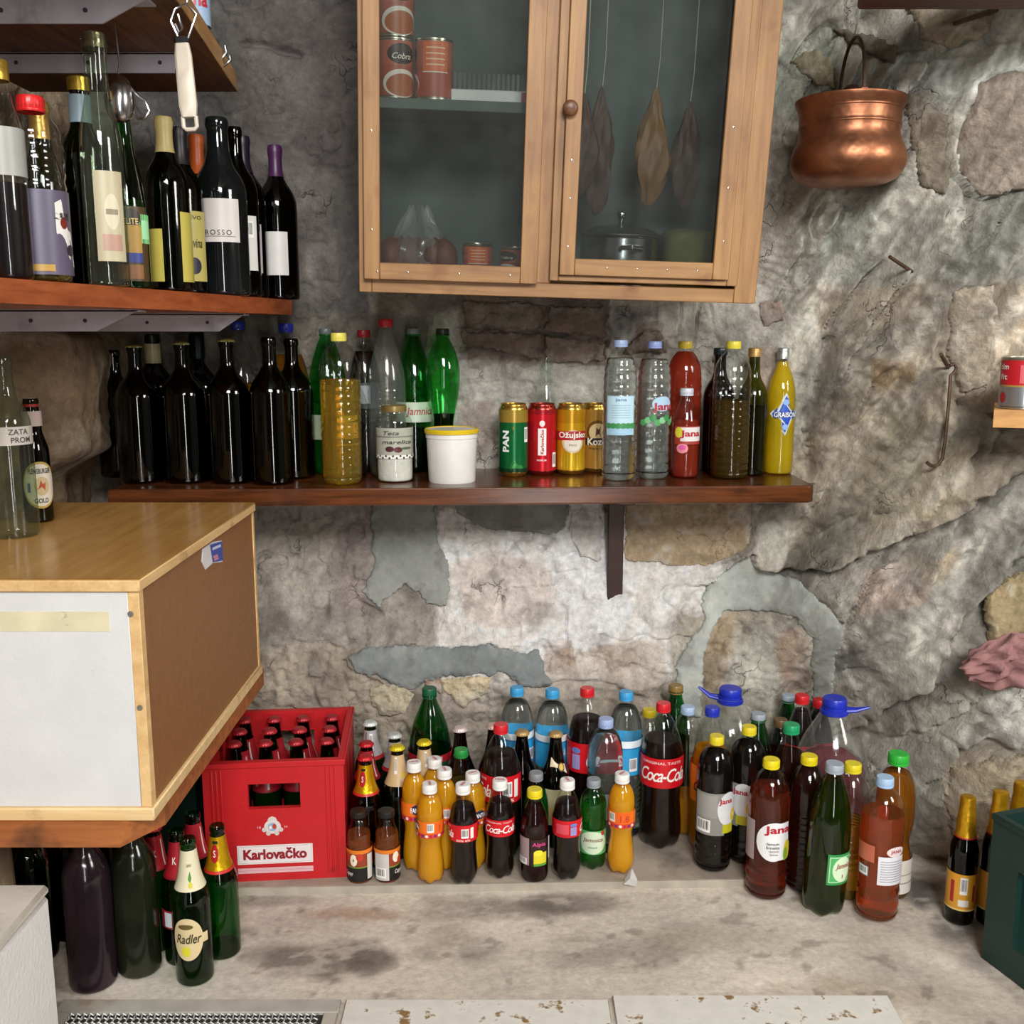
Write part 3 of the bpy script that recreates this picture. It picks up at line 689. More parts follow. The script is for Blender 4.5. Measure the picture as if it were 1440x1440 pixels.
# ------------------------------------------------------------------ bottles: profiles, wrapped labels, builder
def chaikin(p, it=2):
    for _ in range(it):
        o = [p[0]]
        for a, b in zip(p[:-1], p[1:]):
            o.append((a[0]*.75+b[0]*.25, a[1]*.75+b[1]*.25)); o.append((a[0]*.25+b[0]*.75, a[1]*.25+b[1]*.75))
        o.append(p[-1]); p = o
    return p
PROF = {   # (radius / R or 'n' neck multiples as negative numbers, z / neck-top height)
 'wine':  [(0, 0), (.86, 0), (.99, .012), (1, .04), (1, .40), (1, .60), (.97, .65), (.80, .71), (.50, .765), (-1.12, .81), (-1, .86), (-1, .945), (-1.14, .95), (-1.14, .985), (-1, 1)],
 'magnum': [(0, 0), (.86, 0), (.99, .012), (1, .04), (1, .40), (1, .56), (.98, .61), (.85, .67), (.58, .73), (-1.25, .78), (-1.05, .84), (-1, .945), (-1.14, .95), (-1.14, .985), (-1, 1)],
 'burg':  [(0, 0), (.86, 0), (.99, .012), (1, .04), (1, .35), (1, .52), (.93, .60), (.74, .69), (.52, .76), (-1.1, .83), (-1, .88), (-1, .945), (-1.14, .95), (-1.14, .985), (-1, 1)],
 'flute': [(0, 0), (.86, 0), (.99, .012), (1, .04), (1, .30), (1, .45), (.92, .54), (.70, .68), (.50, .80), (-1.05, .90), (-1, .945), (-1.14, .95), (-1.14, .985), (-1, 1)],
 'tall':  [(0, .004), (.80, 0), (.98, .01), (1, .03), (1, .30), (1, .56), (.93, .63), (.72, .70), (.60, .76), (-1, .82), (-1, .95), (-1.12, .955), (-1.12, .99), (-1, 1)],
 'beer':  [(0, 0), (.84, 0), (.98, .012), (1, .04), (1, .35), (1, .56), (.97, .60), (.80, .67), (.60, .735), (-1.35, .81), (-1.1, .90), (-1, .955), (-1.12, .96), (-1.12, .985), (-1, 1)],
 'liqueur': [(0, 0), (.84, 0), (.98, .012), (1, .04), (1, .35), (1, .62), (.99, .66), (.86, .74), (.60, .82), (-1.2, .87), (-1, .91), (-1, .96), (-1.15, .965), (-1.15, .985), (-1, 1)],
 'pet':   [(0, .012), (.55, .004), (.82, 0), (.95, .02), (1, .06), (1, .30), (1, .62), (1, .70), (.97, .77), (.88, .84), (.66, .895), (-1.5, .925), (-1, .945), (-1.28, .95), (-1.28, .958), (-1, .965), (-1, 1)],
 'petsh': [(0, .012), (.55, .004), (.82, 0), (.95, .02), (1, .06), (1, .30), (1, .50), (1, .56), (.93, .66), (.72, .78), (.44, .88), (-1.1, .935), (-1, .945), (-1.28, .95), (-1.28, .958), (-1, .965), (-1, 1)],
 'mineral': [(0, .012), (.55, .004), (.80, 0), (.95, .03), (1, .08), (1, .30), (1, .58), (.98, .64), (.86, .74), (.62, .85), (.42, .92), (-1.1, .945), (-1, .952), (-1.28, .956), (-1.28, .964), (-1, .97), (-1, 1)],
 'soda':  [(0, .02), (.45, .012), (.72, 0), (.90, .03), (1, .09), (1, .16), (.95, .26), (.90, .36), (.95, .45), (1, .49), (1, .64), (.97, .68), (.86, .76), (.66, .84), (.46, .90), (-1.1, .935), (-1, .945), (-1.28, .95), (-1.28, .958), (-1, .965), (-1, 1)],
 'fanta': [(0, .02), (.45, .012), (.72, 0), (.92, .03), (1, .10), (1, .18), (.90, .30), (.80, .40), (.90, .46), (.97, .50), (.97, .67), (1, .70), (.98, .77), (.80, .85), (.48, .905), (-1.1, .935), (-1, .945), (-1.28, .95), (-1.28, .958), (-1, .965), (-1, 1)],
 'juice': [(0, .01), (.60, .002), (.86, 0), (.97, .02), (1, .06), (1, .30), (1, .52), (.97, .56), (.95, .60), (.97, .66), (.90, .74), (.66, .83), (-1.15, .885), (-1, .90), (-1.18, .91), (-1.18, .92), (-1, .93), (-1, 1)],
 'waist': [(0, .012), (.45, .006), (.70, 0), (.80, .03), (.82, .12), (.66, .24), (.56, .33), (.66, .42), (.92, .56), (1, .66), (.98, .74), (.80, .84), (.50, .91), (-1.1, .94), (-1, .95), (-1.28, .955), (-1.28, .963), (-1, .97), (-1, 1)],
 'hip':   [(0, .012), (.55, .004), (.82, 0), (.95, .02), (1, .06), (1, .20), (.97, .30), (.82, .38), (.80, .42), (.95, .50), (1, .60), (1, .70), (.90, .80), (.66, .88), (-1.15, .935), (-1, .945), (-1.28, .95), (-1.28, .958), (-1, .965), (-1, 1)],
 'jug':   [(0, .01), (.70, .002), (.90, 0), (.98, .02), (1, .05), (1, .40), (1, .60), (.97, .66), (.80, .76), (.52, .86), (-1.25, .92), (-1, .93), (-1.12, .935), (-1.12, .945), (-1, .95), (-1, 1)],
 'jar':   [(0, .006), (.80, 0), (.95, .01), (1, .04), (1, .40), (1, .74), (.97, .80), (.86, .86), (-1, .88), (-1, 1)],
 'can':   [(0, .02), (.60, .02), (.70, .0), (.78, .006), (.97, .05), (1, .075), (1, .5), (1, .91), (.97, .94), (.88, .975), (.87, .99), (.90, 1.0), (.88, 1.0), (.86, .985), (0, .985)],
}
def make_profile(kind, R, Ht, rn, ribs):
    p = [((r*R if r >= 0 else -r*rn), z*Ht) for r, z in PROF[kind]]
    p = chaikin(p, 2 if kind != 'can' else 1)
    if ribs:
        pitch, amp, z0, z1 = ribs; z0 *= Ht; z1 *= Ht
        zz = np.array([q[1] for q in p]); rr = np.array([q[0] for q in p])
        i0 = int(np.argmax(rr > .6*R)); mono = [i for i in range(i0, len(p)) if True]
        lo = [q for q in p[:]]
        out = []; samples = np.arange(z0, z1, pitch/4)
        below = [q for q in p if q[1] < z0 or q[0] < 1e-6]; above = [q for q in p if q[1] > z1]
        zs_ = zz[i0:]; rs_ = rr[i0:]; o = np.argsort(zs_, kind='stable')
        base = [(float(np.interp(s, zs_[o], rs_[o])), float(s)) for s in samples]
        for r, s in base:
            ph = ((s - z0)/pitch) % 1.0; out.append((r - amp*(.5 + .5*math.cos(2*math.pi*ph)), s))
        p = below + out + above
    return p
def prof_r(p, z):
    best = 0.0
    for a, b in zip(p[:-1], p[1:]):
        if min(a[1], b[1]) - 1e-9 <= z <= max(a[1], b[1]) + 1e-9:
            t = (z - a[1])/((b[1]-a[1]) or 1); best = max(best, a[0] + (b[0]-a[0])*t)
    return best

def wrap_label(p, z0, z1, cdeg, sdeg, bg, prims, off=.0009, vert=False):
    """label wrapped on a lathe profile. u in [-1,1] across, v in [0,1] up"""
    mb = MB(); H_ = z1 - z0; rm = max(prof_r(p, (z0+z1)/2), .004)
    half = R_(sdeg)/2
    zz = [z0 + H_*i/8 for i in range(9)]; rr = [prof_r(p, z) for z in zz]
    if max(rr) - min(rr) < .0045: rr = [max(rr)]*9              # a sleeve bridges the grooves of a ribbed wall
    def rad(z): return float(np.interp(z, zz, rr))
    lay = [0]
    def P(u, v, o):
        a = R_(cdeg) + u*half; z = z0 + v*H_; r = rad(min(max(z, z0), z1)) + off + o
        return (r*math.sin(a), -r*math.cos(a), z)
    asp = H_/(half*rm)                                # v-unit length over u-unit length
    def rect(u0, u1, v0, v1, mat, o):
        nu = max(1, int(abs(u1-u0)*half/R_(6)) + 1); nv = max(1, int((v1-v0)*8)) if nonflat else 1
        vs = [P(u0+(u1-u0)*i/nu, v0+(v1-v0)*j/nv, o) for j in range(nv+1) for i in range(nu+1)]
        fs = [(j*(nu+1)+i, j*(nu+1)+i+1, (j+1)*(nu+1)+i+1, (j+1)*(nu+1)+i) for j in range(nv) for i in range(nu)]
        mb.add(vs, fs, mat)
    nonflat = max(rr) - min(rr) > .0006
    if bg is not None: rect(-1, 1, 0, 1, bg, 0)
    o = .0002; inc = min(.00014, .0010/max(len(prims), 1))
    for q in prims:
        k = q[0]; o += inc
        if k == 'rect': rect(q[1], q[2], q[3], q[4], q[5], o)
        elif k == 'ell':
            cu, cv, ru, rv, mat = q[1:6]; big = ru*half > R_(20); n = 44 if big else 22; nr = 8 if big else 4; vs = [P(cu, cv, o)]; fs = []
            for ring in [(g_+1)/nr for g_ in range(nr)]:
                for i in range(n):
                    a = 2*math.pi*i/n; vs.append(P(cu + ring*ru*math.cos(a), cv + ring*rv*math.sin(a), o))
            for i in range(n):
                j = (i+1) % n; fs.append((0, 1+i, 1+j))
                for g_ in range(0, (nr-1)*n, n): fs.append((1+g_+i, 1+g_+n+i, 1+g_+n+j, 1+g_+j))
            mb.add(vs, fs, mat)
        elif k == 'poly':
            pts = q[1]; cu = sum(a for a, b in pts)/len(pts); cv = sum(b for a, b in pts)/len(pts)
            vs = [P(cu, cv, o)] + [P(cu+(a-cu)*.5, cv+(b-cv)*.5, o) for a, b in pts] + [P(a, b, o) for a, b in pts]; n = len(pts)
            fs = [(0, 1+i, 1+(i+1) % n) for i in range(n)] + [(1+i, 1+n+i, 1+n+(i+1) % n, 1+(i+1) % n) for i in range(n)]
            mb.add(vs, fs, q[2])
        elif k == 'bar':
            u0, u1, v0, v1 = q[1:5]; rect(u0, u1, v0, v1, ink('#eeeeea'), o)
            nb = 9; rnd = random.Random(int((u0+2)*999)); w_ = (u1-u0)*.84/nb
            for i in range(nb):
                a = u0 + (u1-u0)*.08 + i*w_
                rect(a, a + w_*rnd.uniform(.3, .7), v0+(v1-v0)*.2, v1-(v1-v0)*.1, ink('#222222'), o+.00003)
        elif k == 'text':
            s, cu, cv, wu, hv, mat = q[1:7]; op = q[7] if len(q) > 7 else {}
            vs2, fs, _ = text_mesh(s, op.get('bold', .01), op.get('shear', 0), op.get('sp', 1.0))
            rot = op.get('rot', 0)
            pts = []
            for a, b in vs2:
                if rot == 90: a, b = -b, a
                sl = op.get('slope', 0)*a
                pts.append(P(cu + a*wu, cv + b*hv + sl, o + .0006))
            mb.add(pts, fs, mat)
    return mb

CAPS = {}
def cap_mesh(style, col, r, hgt):
    k = (style, col, round(r, 4), round(hgt, 4))
    if k in CAPS: return CAPS[k]
    mb = MB()
    if style == 'crown':
        def fl(rr, z, a): return (rr*(1 + (.05*math.cos(21*a) if z < hgt*.35 else 0)), z)
        mb.lathe([(r*1.12, 0), (r*1.12, hgt*.3), (r*.98, hgt*.7), (r*.85, hgt*.95), (r*.6, hgt), (0, hgt)], 42, fn=fl)
        me = mb.mesh('cap', pm('crown_' + col.lstrip('#'), C(col), .35, metal=.25, var=.08))
    elif style == 'foilcap':
        mb.lathe([(r*1.02, 0), (r*1.02, hgt*.9), (r*.9, hgt), (0, hgt)], 20); me = mb.mesh('cap', foil(col))
    else:
        def rb(rr, z, a): return (rr*(1 + (.025*math.cos(22*a) if hgt*.16 < z < hgt*.9 else 0)), z)
        mb.lathe([(r*1.0, 0), (r*1.02, hgt*.05), (r*1.02, hgt*.17), (r*.97, hgt*.2), (r, hgt*.24), (r, hgt*.88), (r*.93, hgt), (0, hgt)], 44, fn=rb)
        me = mb.mesh('cap', plastic(col))
    CAPS[k] = me; return me

ITEMS = []
def bottle(name, label, kind, cx, top, w, base=None, H=None, Y=None, z0=0.0, **kw):
    """place a bottle by its axis in the photograph, its top, width and either base row, height or depth"""
    if Y is None:
        if base is not None:
            r = w/2/FPX*2.2; p = atZ(cx, base, z0); Y = p.y + r*.85       # base row marks the near rim of the foot
        else: Y = atZ(cx, top, z0 + H).y if abs(ray(cx, top).z) > .02 else 2.3
    t = atY(cx, top, Y)
    if H is None: H = t.z - z0
    q = atY(cx, top + (720-466 if False else 0), Y)
    mid = Vector((t.x, Y, z0 + H*.5)); R = w/2*depth(mid)/FPX
    ITEMS.append(dict(name=name, label=label, kind=kind, x=kw.pop('x', t.x), y=Y, z=z0, H=H, R=R, **kw))
    return ITEMS[-1]

def build_bottle(b):
    R, H, kind = b['R'], b['H'], b['kind']
    cap = b.get('cap'); rn = b.get('rn', min(.0135, R*.55)); ch = 0
    if cap: style, ccol, chh = cap[0], cap[1], cap[2]; ch = chh
    Ht = H - (ch*.12 if cap else 0)
    prof = make_profile(kind, R, Ht, rn, b.get('ribs'))
    fx = math.atan2(-b['x'], b['y'])
    root = thing(b['name'], b['label'], b.get('cat', 'bottle'), (b['x'], b['y'], b['z']), fx + R_(b.get('twist', 0)), b.get('group'))
    if b.get('tilt'): root.rotation_euler = (R_(b['tilt'][0]), R_(b['tilt'][1]), root.rotation_euler.z)
    pet = b.get('petal')
    def pf(r, z, a):
        if pet and z < .11*Ht:
            t = 1 - z/(.11*Ht); lobe = max(0.0, math.cos(2.5*a + .4))**.5 if False else .5 + .5*math.cos(5*a)
            return r*(1 - .09*t*(1-lobe)), z + .007*t*(1-lobe)*(r/R)
        return r, z
    mb = MB(); mb.lathe(prof, 30, fn=pf if pet else None)
    part('body', mb, b['shell'], root, angle=60)
    if b.get('liq'):
        zf = b.get('fill', .8)*Ht; g = b.get('gap', .0016); lp = []
        for r, z in prof:
            if z + g <= zf: lp.append((max(r-g, 0), z+g))
            else: break
        rl = max(prof_r(prof, zf) - g, .002); lp += [(rl, zf), (0, zf)]
        mb = MB(); mb.lathe(lp, 30, fn=pf if pet else None)
        part('liquid', mb, b['liq'], root, angle=60)
        if b.get('liq2'):
            pass
    if cap:
        cr = cap[3] if len(cap) > 3 else rn*1.18
        me_ = cap_mesh(style, ccol, cr, chh); o = link('cap', me_, root, (0, 0, H - chh))
        if style == 'screw' and b.get('capprint'):
            m2 = MB(); vs, fs, _ = text_mesh(b['capprint'], .02); m2.add([(v[0]*cr*1.3, v[1]*cr*.45, .0006) for v in vs], fs, ink('#c22020'))
            part('cap_print', m2, None, o, False).location = (0, 0, chh)
    for q in b.get('sleeves', []):                                          # foil or paper round the neck: (z0,z1,mat,name)
        z0_, z1_, mt, nm = q; n = 8
        pr = [(prof_r(prof, (z0_+(z1_-z0_)*i/n)*Ht) + .0009, (z0_+(z1_-z0_)*i/n)*Ht) for i in range(n+1)]
        if z1_ >= .99: pr.append((pr[-1][0]*.8, pr[-1][1]+.0012)); pr.append((0, pr[-1][1]))
        mb = MB(); mb.lathe(pr, 28, mt); part(nm, mb, None, root)
    for lb in b.get('labels', []):
        v0, v1, cd, sd, bg, prims = lb[:6]
        mb = wrap_label(prof, v0*Ht, v1*Ht, cd, sd, bg, prims); part(lb[6] if len(lb) > 6 else 'label', mb, None, root, angle=30)
    if b.get('extra'): b['extra'](root, b, prof, Ht)
    return root

def relax(items, it=700, crate_side=None):
    """settle crowded bottles: they slide mostly in depth, never far from where the photograph shows them"""
    for a in items: a['x0'], a['y0'] = a['x'], a['y']
    for k_ in range(it):
        for i in range(len(items)):
            for j in range(i):
                a, c = items[i], items[j]
                dx_, dy_ = a['x']-c['x'], a['y']-c['y']; d = math.hypot(dx_, dy_) or 1e-6; m = a['R']+c['R']+.0055 - d
                if m <= 0: continue
                pa_ = 0 if a.get('pin') else 1; pc_ = 0 if c.get('pin') else 1
                if pa_+pc_ == 0: continue
                nx, ny = dx_/d*.5, dy_/d; nl = math.hypot(nx, ny) or 1; nx, ny = nx/nl, ny/nl
                s = m*.6/(pa_+pc_)
                a['x'] += nx*s*pa_; a['y'] += ny*s*pa_; c['x'] -= nx*s*pc_; c['y'] -= ny*s*pc_
        for a in items:
            if a.get('pin'): continue
            xl = a.get('xl', .018); a['x'] = min(max(a['x'], a['x0']-xl), a['x0']+xl)
            a['y'] = max(a['y'], a['y0'] - a.get('fwd', .04))
            if a.get('ymax'): a['y'] = min(a['y'], a['ymax'] - a['R'])
            if crate_side: a['x'] = crate_side(a)

# ------------------------------------------------------------------ bottle materials
PETC = shell('clear_pet', (.93, .95, .95), rough=.07, ior=1.5)
PETO = shell('scuffed_clear_pet', (.90, .92, .90), rough=.1, ior=1.5, haze=.04)
PETG = shell('green_pet', (.22, .74, .30), rough=.06)
PETGD = shell('dark_green_pet', (.08, .46, .16), rough=.06)
PETOL = shell('olive_green_pet', (.50, .62, .14), rough=.06)
GLG = shell('green_glass', (.10, .46, .12), rough=.03)
GLGD = shell('dark_green_glass', (.06, .17, .05), rough=.04)
GLOL = shell('olive_glass', (.34, .38, .08), rough=.04)
GLB = shell('brown_glass', (.09, .035, .01), rough=.03)
GLC = shell('clear_glass', (.92, .95, .93), rough=.02)
GLCG = shell('greenish_clear_glass', (.72, .80, .70), rough=.03, haze=.018, hazecol=(.6, .62, .55))
GLK = shell('black_wine_glass', (.018, .03, .022), rough=.06, ior=1.55)
GLP = shell('dusty_purple_black_glass', (.05, .02, .04), rough=.14, haze=.05, hazecol=(.34, .18, .26))
GLPG = shell('dusty_green_black_glass', (.03, .05, .02), rough=.14, haze=.05, hazecol=(.26, .30, .16))
COLA = pm('cola', (.008, .003, .0025), .4, spec=.1)
DARK = pm('dark_wine', (.006, .003, .004), .4, spec=.1)
BEER = liquid('amber_beer', (.45, .16, .02), .4)
BEERG = liquid('beer_in_green_glass', (.30, .26, .04), .3)
ORANGE = liquid('orange_drink', (.98, .55, .03), .80, (1.0, .52, .015))
ORANGE2 = liquid('dull_orange_drink', (.95, .48, .03), .6, (.95, .42, .015))
TEA = liquid('red_brown_tea', (.70, .22, .10), .14, (.55, .10, .04))
TEAD = liquid('dark_brown_tea', (.12, .02, .012), .45, (.05, .010, .008))
BLK = liquid('black_tea', (.03, .018, .012), .7, (.012, .009, .008))
ROSE = liquid('rose_orange_drink', (.95, .42, .20), .16, (.95, .30, .10))
RED = liquid('red_juice', (.60, .06, .03), .45, (.60, .07, .03))
AMB = liquid('amber_oil', (.88, .48, .10), .22, (.70, .30, .03))
OIL = liquid('golden_oil', (.96, .76, .22), .14, (.92, .62, .10))
PALE = liquid('pale_olive_oil', (.78, .68, .22), .12, (.6, .5, .1))
OLV = liquid('brown_olive_oil', (.35, .24, .06), .3, (.20, .12, .02))
GOLD = liquid('yellow_liqueur', (.93, .70, .04), .62, (.92, .66, .02))
APP = liquid('apple_juice', (.72, .28, .09), .3, (.60, .18, .05))
WATER = liquid('water', (.93, .96, .96), .035, (.8, .85, .85))
BLOOD = liquid('crimson_wine', (.55, .02, .08), .88, (.26, .008, .035))
LAB_W = ink('#e9e7e0'); LAB_C = ink('#e6d9b4'); LAB_R = ink('#cf1220'); LAB_K = ink('#17181a'); LAB_O = ink('#f2761a')
CREAM = ink('#d8cfa6')

T = lambda s, cu, cv, wu, hv, m, **o: ('text', s, cu, cv, wu, hv, m, o)
def coke_label(center=0, full=True, bar=False):
    pr = [T('Coca-Cola', .03, .45, .74, .46, ink('#f6f4f0'), shear=.35, bold=.012, sp=.86), T('ORIGINAL TASTE', 0, .86, .62, .09, ink('#f0d8d8'))]
    pr += [('bar', .58, .74, .25, .8), ('rect', .78, .86, .2, .85, LAB_W), T('50% 6%', .62, .12, .3, .12, LAB_W), ('rect', -.9, -.62, .2, .8, ink('#d94a5a')), ('rect', -.58, -.44, .12, .62, ink('#9a92c8')), ('ell', -.51, .75, .08, .1, ink('#6c7fc4'))]
    return pr
def fanta_label():
    return [('rect', -1, 1, 0, .28, ink('#d8452a')), *[('ell', -.95+.1*i, .14, .035, .09, ink(['#6a2a78', '#f0e6e0', '#b51f3c'][i % 3])) for i in range(20)],
            ('ell', 0, .66, .15, .28, ink('#1e2a52')), T('FANTA', 0, .64, .30, .28, ink('#ffffff'), bold=.03), ('ell', .02, .95, .05, .05, ink('#2f8a3a')),
            ('bar', .36, .52, .38, .92), ('rect', .56, .9, .34, .95, ink('#e8621a')), T('1.8', .75, .6, .2, .4, ink('#b8400e')), ('rect', -.7, -.4, .35, .95, ink('#e8621a')), T('ORANGE', -.55, .7, .26, .2, ink('#c24c10'))]
def jana_label(word='Jana'):
    return [('ell', .25, .55, .36, .5, ink('#f2f2f0')), T(word, .25, .66, .44, .3, ink('#b3182e'), bold=.03), ('ell', .48, .25, .10, .22, ink('#e8cf2c')), ('ell', .42, .18, .06, .14, ink('#8fb52f')),
            T('limun', .2, .38, .22, .09, ink('#4a4a4a')), T('limeta', .2, .26, .22, .09, ink('#4a4a4a'))]

# ------------------------------------------------------------------ bottles on the concrete ledge
BZ = BOARD_Z
def beer(label, cx, top, crown, neck, glass=GLG, H=.262, w=46, **kw):
    sl = [] ; lb = kw.pop('labels', [])
    lb = [(.67, .93, 0, 359, neck[0], neck[1], 'neck_label')] + lb
    return bottle(kw.pop('name', 'beer_bottle'), label, 'beer', cx, top, w, H=H, z0=kw.pop('z0', BZ), shell=glass, liq=kw.pop('liq', BEERG), fill=kw.pop('fill', .7),
                  cap=('crown', crown, .008, .0142) if crown else None, labels=lb, rn=.0125, **kw)
RED_NECK = (ink('#a81c28'), [('rect', -1, 1, .0, .06, ink('#8a1420')), T('K', 0, .5, .12, .2, LAB_W), ('rect', .25, .3, .1, .9, ink('#d9c8c4'))])
YEL_NECK = (foil('#dcae14'), [('rect', -1, 1, 0, .08, ink('#c3281e')), ('ell', -.12, .55, .12, .26, ink('#a8141e')), T('S', -.12, .55, .07, .2, LAB_W), ('rect', -.2, 0, .82, .9, ink('#1d1d1d'))])
SIL_NECK = (ink('#a9a6a8'), [('rect', -1, 1, 0, .12, ink('#b02430')), ('rect', -.25, -.18, .15, .95, ink('#6f6c70')), ('bar', -.05, .1, .3, .9)])
BEI_NECK = (ink('#c9ae82'), [('ell', .2, .35, .06, .1, ink('#d8b81e')), ('bar', -.12, -.02, .4, .95)])
WHT_NECK = (ink('#e0d8b8'), [('poly', [(-.06, .3), (.0, .5), (.04, .32), (.0, .2)], ink('#4f8a2c')), ('ell', .0, .15, .05, .08, ink('#c9c23a')), T('Lemon', -.02, .66, .14, .1, ink('#6b5a2a'))])

bottle('juice_bottle', 'small apple juice bottle showing a halved apple, next to the red crate', 'juice', 504, 1139, 35, base=1251, z0=0, pin=1, shell=PETC, liq=APP, fill=.72, cap=('screw', '#1d1a18', .012, .0175), rn=.0145, twist=-25,
       labels=[(.12, .54, 0, 340, ink('#8f3b24'), [('rect', -1, 1, 0, .44, LAB_K), ('rect', -1, 1, .43, .47, ink('#6d8f2e')), ('rect', -1, 1, .88, 1, ink('#e07a1e')), ('ell', -.02, .68, .10, .19, ink('#efe6cf')), ('ell', -.02, .68, .02, .05, ink('#7a5a30')), ('ell', .14, .78, .09, .12, ink('#c23a28')), ('ell', -.18, .78, .08, .14, ink('#b93526')), T('Cappy', -.16, .24, .26, .16, LAB_W, shear=.2), ('rect', .34, .52, .05, .85, ink('#cfcac2'))])], group=None)
bottle('juice_bottle', 'small apple juice bottle with its ingredients and barcode panel facing out', 'juice', 543, 1139, 35, base=1250, z0=0, pin=1, shell=PETC, liq=APP, fill=.72, cap=('screw', '#1d1a18', .012, .0175), rn=.0145,
       labels=[(.12, .54, 0, 340, ink('#8f3b24'), [('rect', -1, 1, 0, .44, LAB_K), ('rect', -1, 1, .43, .47, ink('#6d8f2e')), ('rect', -1, 1, .88, 1, ink('#e07a1e')), ('ell', .24, .74, .10, .17, ink('#efe6cf')), ('ell', .36, .62, .08, .12, ink('#c23a28')), T('Cappy', .32, .26, .26, .17, LAB_W, shear=.2), ('rect', -.36, .04, .02, .88, ink('#c9c4c2')), ('bar', -.33, -.04, .1, .42)])])
beer('beer bottle with red crown cap and red neck foil behind a yellow-necked one', 507, 1043, '#b81c24', RED_NECK, glass=GLB)
beer('beer bottle with red crown cap and shiny yellow neck label by the red crate', 505, 1062, '#b81c24', YEL_NECK, glass=GLB)
beer('beer bottle with silver and red neck label standing behind the yellow-necked beers', 528, 1014, '#d5d8d6', SIL_NECK)
beer('green beer bottle with pale crown cap behind a beige-necked beer', 547, 1031, '#ccd0ce', SIL_NECK, twist=60)
beer('green beer bottle with yellow crown cap and beige neck label behind the juices', 544, 1048, '#dcc41e', BEI_NECK, glass=GLGD)
beer('green beer bottle with yellow crown cap next to the tall green cider bottle', 581, 1041, '#dcc41e', BEI_NECK, glass=GLGD, twist=25)
bottle('plastic_bottle', 'tall green two-litre bottle with a red and green label against the wall', 'petsh', 592, 967, 62, H=.345, z0=BZ, shell=PETGD, liq=liquid('cider_in_green', (.12, .30, .05), .4, (.02, .12, .02)), fill=.55, cap=('screw', '#0f5a3a', .022, .0165), petal=1, ymax=2.335,
       labels=[(.22, .56, 0, 359, ink('#16502c'), [('rect', -1, 1, .84, 1, ink('#b3202a')), T('CUERVE', .08, .92, .2, .1, LAB_W, bold=.03), ('poly', [(0, .45), (.09, .6), (.09, .68), (0, .55)], LAB_W), ('poly', [(.02, .3), (.1, .42), (.1, .5), (.02, .38)], LAB_W)])])
FG = 'half-litre orange sodas among the colas'
def fanta(label, cx, top, twist=0, base=None, H=.236, w=38, **kw):
    return bottle('soda_bottle', label, 'fanta', cx, top, w, base=base, H=None if base else H, z0=BZ, shell=PETC, liq=ORANGE, fill=.885, cap=('screw', '#ecebe8', .019, .0152), capprint='1906', rn=.0112, petal=1, twist=twist,
                  labels=[(.50, .665, 0, 359, LAB_O, fanta_label())], pin=1 if base else 0, **kw)
fanta('half-litre orange soda with its round dark-blue logo, behind the front orange soda', 577, 1071, 10, w=36)
fanta('half-litre orange soda with barcode turned out, standing at the board edge by the juices', 604, 1101, -78, base=1246)
fanta('half-litre orange soda tucked close behind another orange soda with white cap', 615, 1081, -70, w=35)
fanta('half-litre orange soda beside the green-capped lemon bottle', 621, 1066, -60, w=36)
fanta('half-litre orange soda hidden behind a half-litre cola', 651, 1086, 30)
fanta('half-litre orange soda with embossed date, next to the small green mineral water', 875, 1087, -120, base=1232)
def coke5(label, cx, top, base, twist): 
    return bottle('cola_bottle', label, 'soda', cx, top, 40, base=base, z0=BZ, shell=PETC, liq=COLA, fill=.80, cap=('screw', '#ecebe8', .019, .0152), capprint='1906', rn=.0112, petal=1, twist=twist, pin=1, labels=[(.475, .645, 0, 359, LAB_R, coke_label())])
coke5('half-litre cola with barcode side of its red label turned out', 651, 1102, 1248, -112)
coke5('half-litre cola with white script across its red label', 703, 1096, 1239, -4)
coke5('half-litre cola with lilac boxes on its red label, by the yellow-capped tea', 798, 1096, 1241, 118)
bottle('plastic_bottle', 'small green-capped lemon drink with pale label behind the sodas', 'petsh', 640, 1053, 36, H=.235, z0=BZ, shell=PETC, liq=PALE, fill=.7, cap=('screw', '#1f8f3c', .017, .015), labels=[(.45, .66, 0, 200, ink('#d9d39a'), [('ell', .05, .3, .2, .25, ink('#e0c92c')), T('fruits', -.1, .7, .6, .22, ink('#2f5a2a'))])])
DB = 'dark unlabelled-neck beers behind the big cola'
def dbeer(label, cx, top, crown, **kw):
    return bottle('beer_bottle', label, 'beer', cx, top, 44, H=.262, z0=BZ, shell=GLB, liq=DARK, fill=.7, cap=('crown', crown, .0085, .0142), rn=.0125, **kw)
dbeer('dark beer with red-on-white crown beside the green-capped lemon drink', 657, 1022, '#d9c6c4')
dbeer('dark beer with pale crown standing behind the red-capped cola', 694, 1018, '#d3b3a8')
dbeer('dark beer with gold crown between the big cola and a blue-labelled water', 732, 1027, '#b0905a')
dbeer('dark beer with slanted cream neck label and gold crown', 773, 1029, '#b08f58', labels=[(.66, .80, 14, 150, None, [('poly', [(-.6, 1), (.6, .55), (.6, .0), (-.6, .45)], ink('#dccfae')), ('ell', .25, .45, .25, .28, ink('#3a2c20')), ('ell', .25, .45, .18, .2, ink('#d8b45a'))], 'neck_label'), (.22, .54, 20, 120, ink('#cfc49c'), [('rect', -.9, .9, .05, .5, ink('#d8b878'))])])
def cokebig(label, cx, top, w, base=None, H=None, twist=0, cap='#d0202a', fill=.72, **kw):
    kw.setdefault('pin', 1 if base else 0)
    return bottle('cola_bottle', label, 'soda', cx, top, w, base=base, H=H, z0=kw.pop('z0', BZ), shell=PETC, liq=COLA, fill=fill, cap=('screw', cap, .019, .0155), rn=.0118, petal=1, twist=twist, labels=[(.46, .665, 0, 359, LAB_R, coke_label())], **kw)
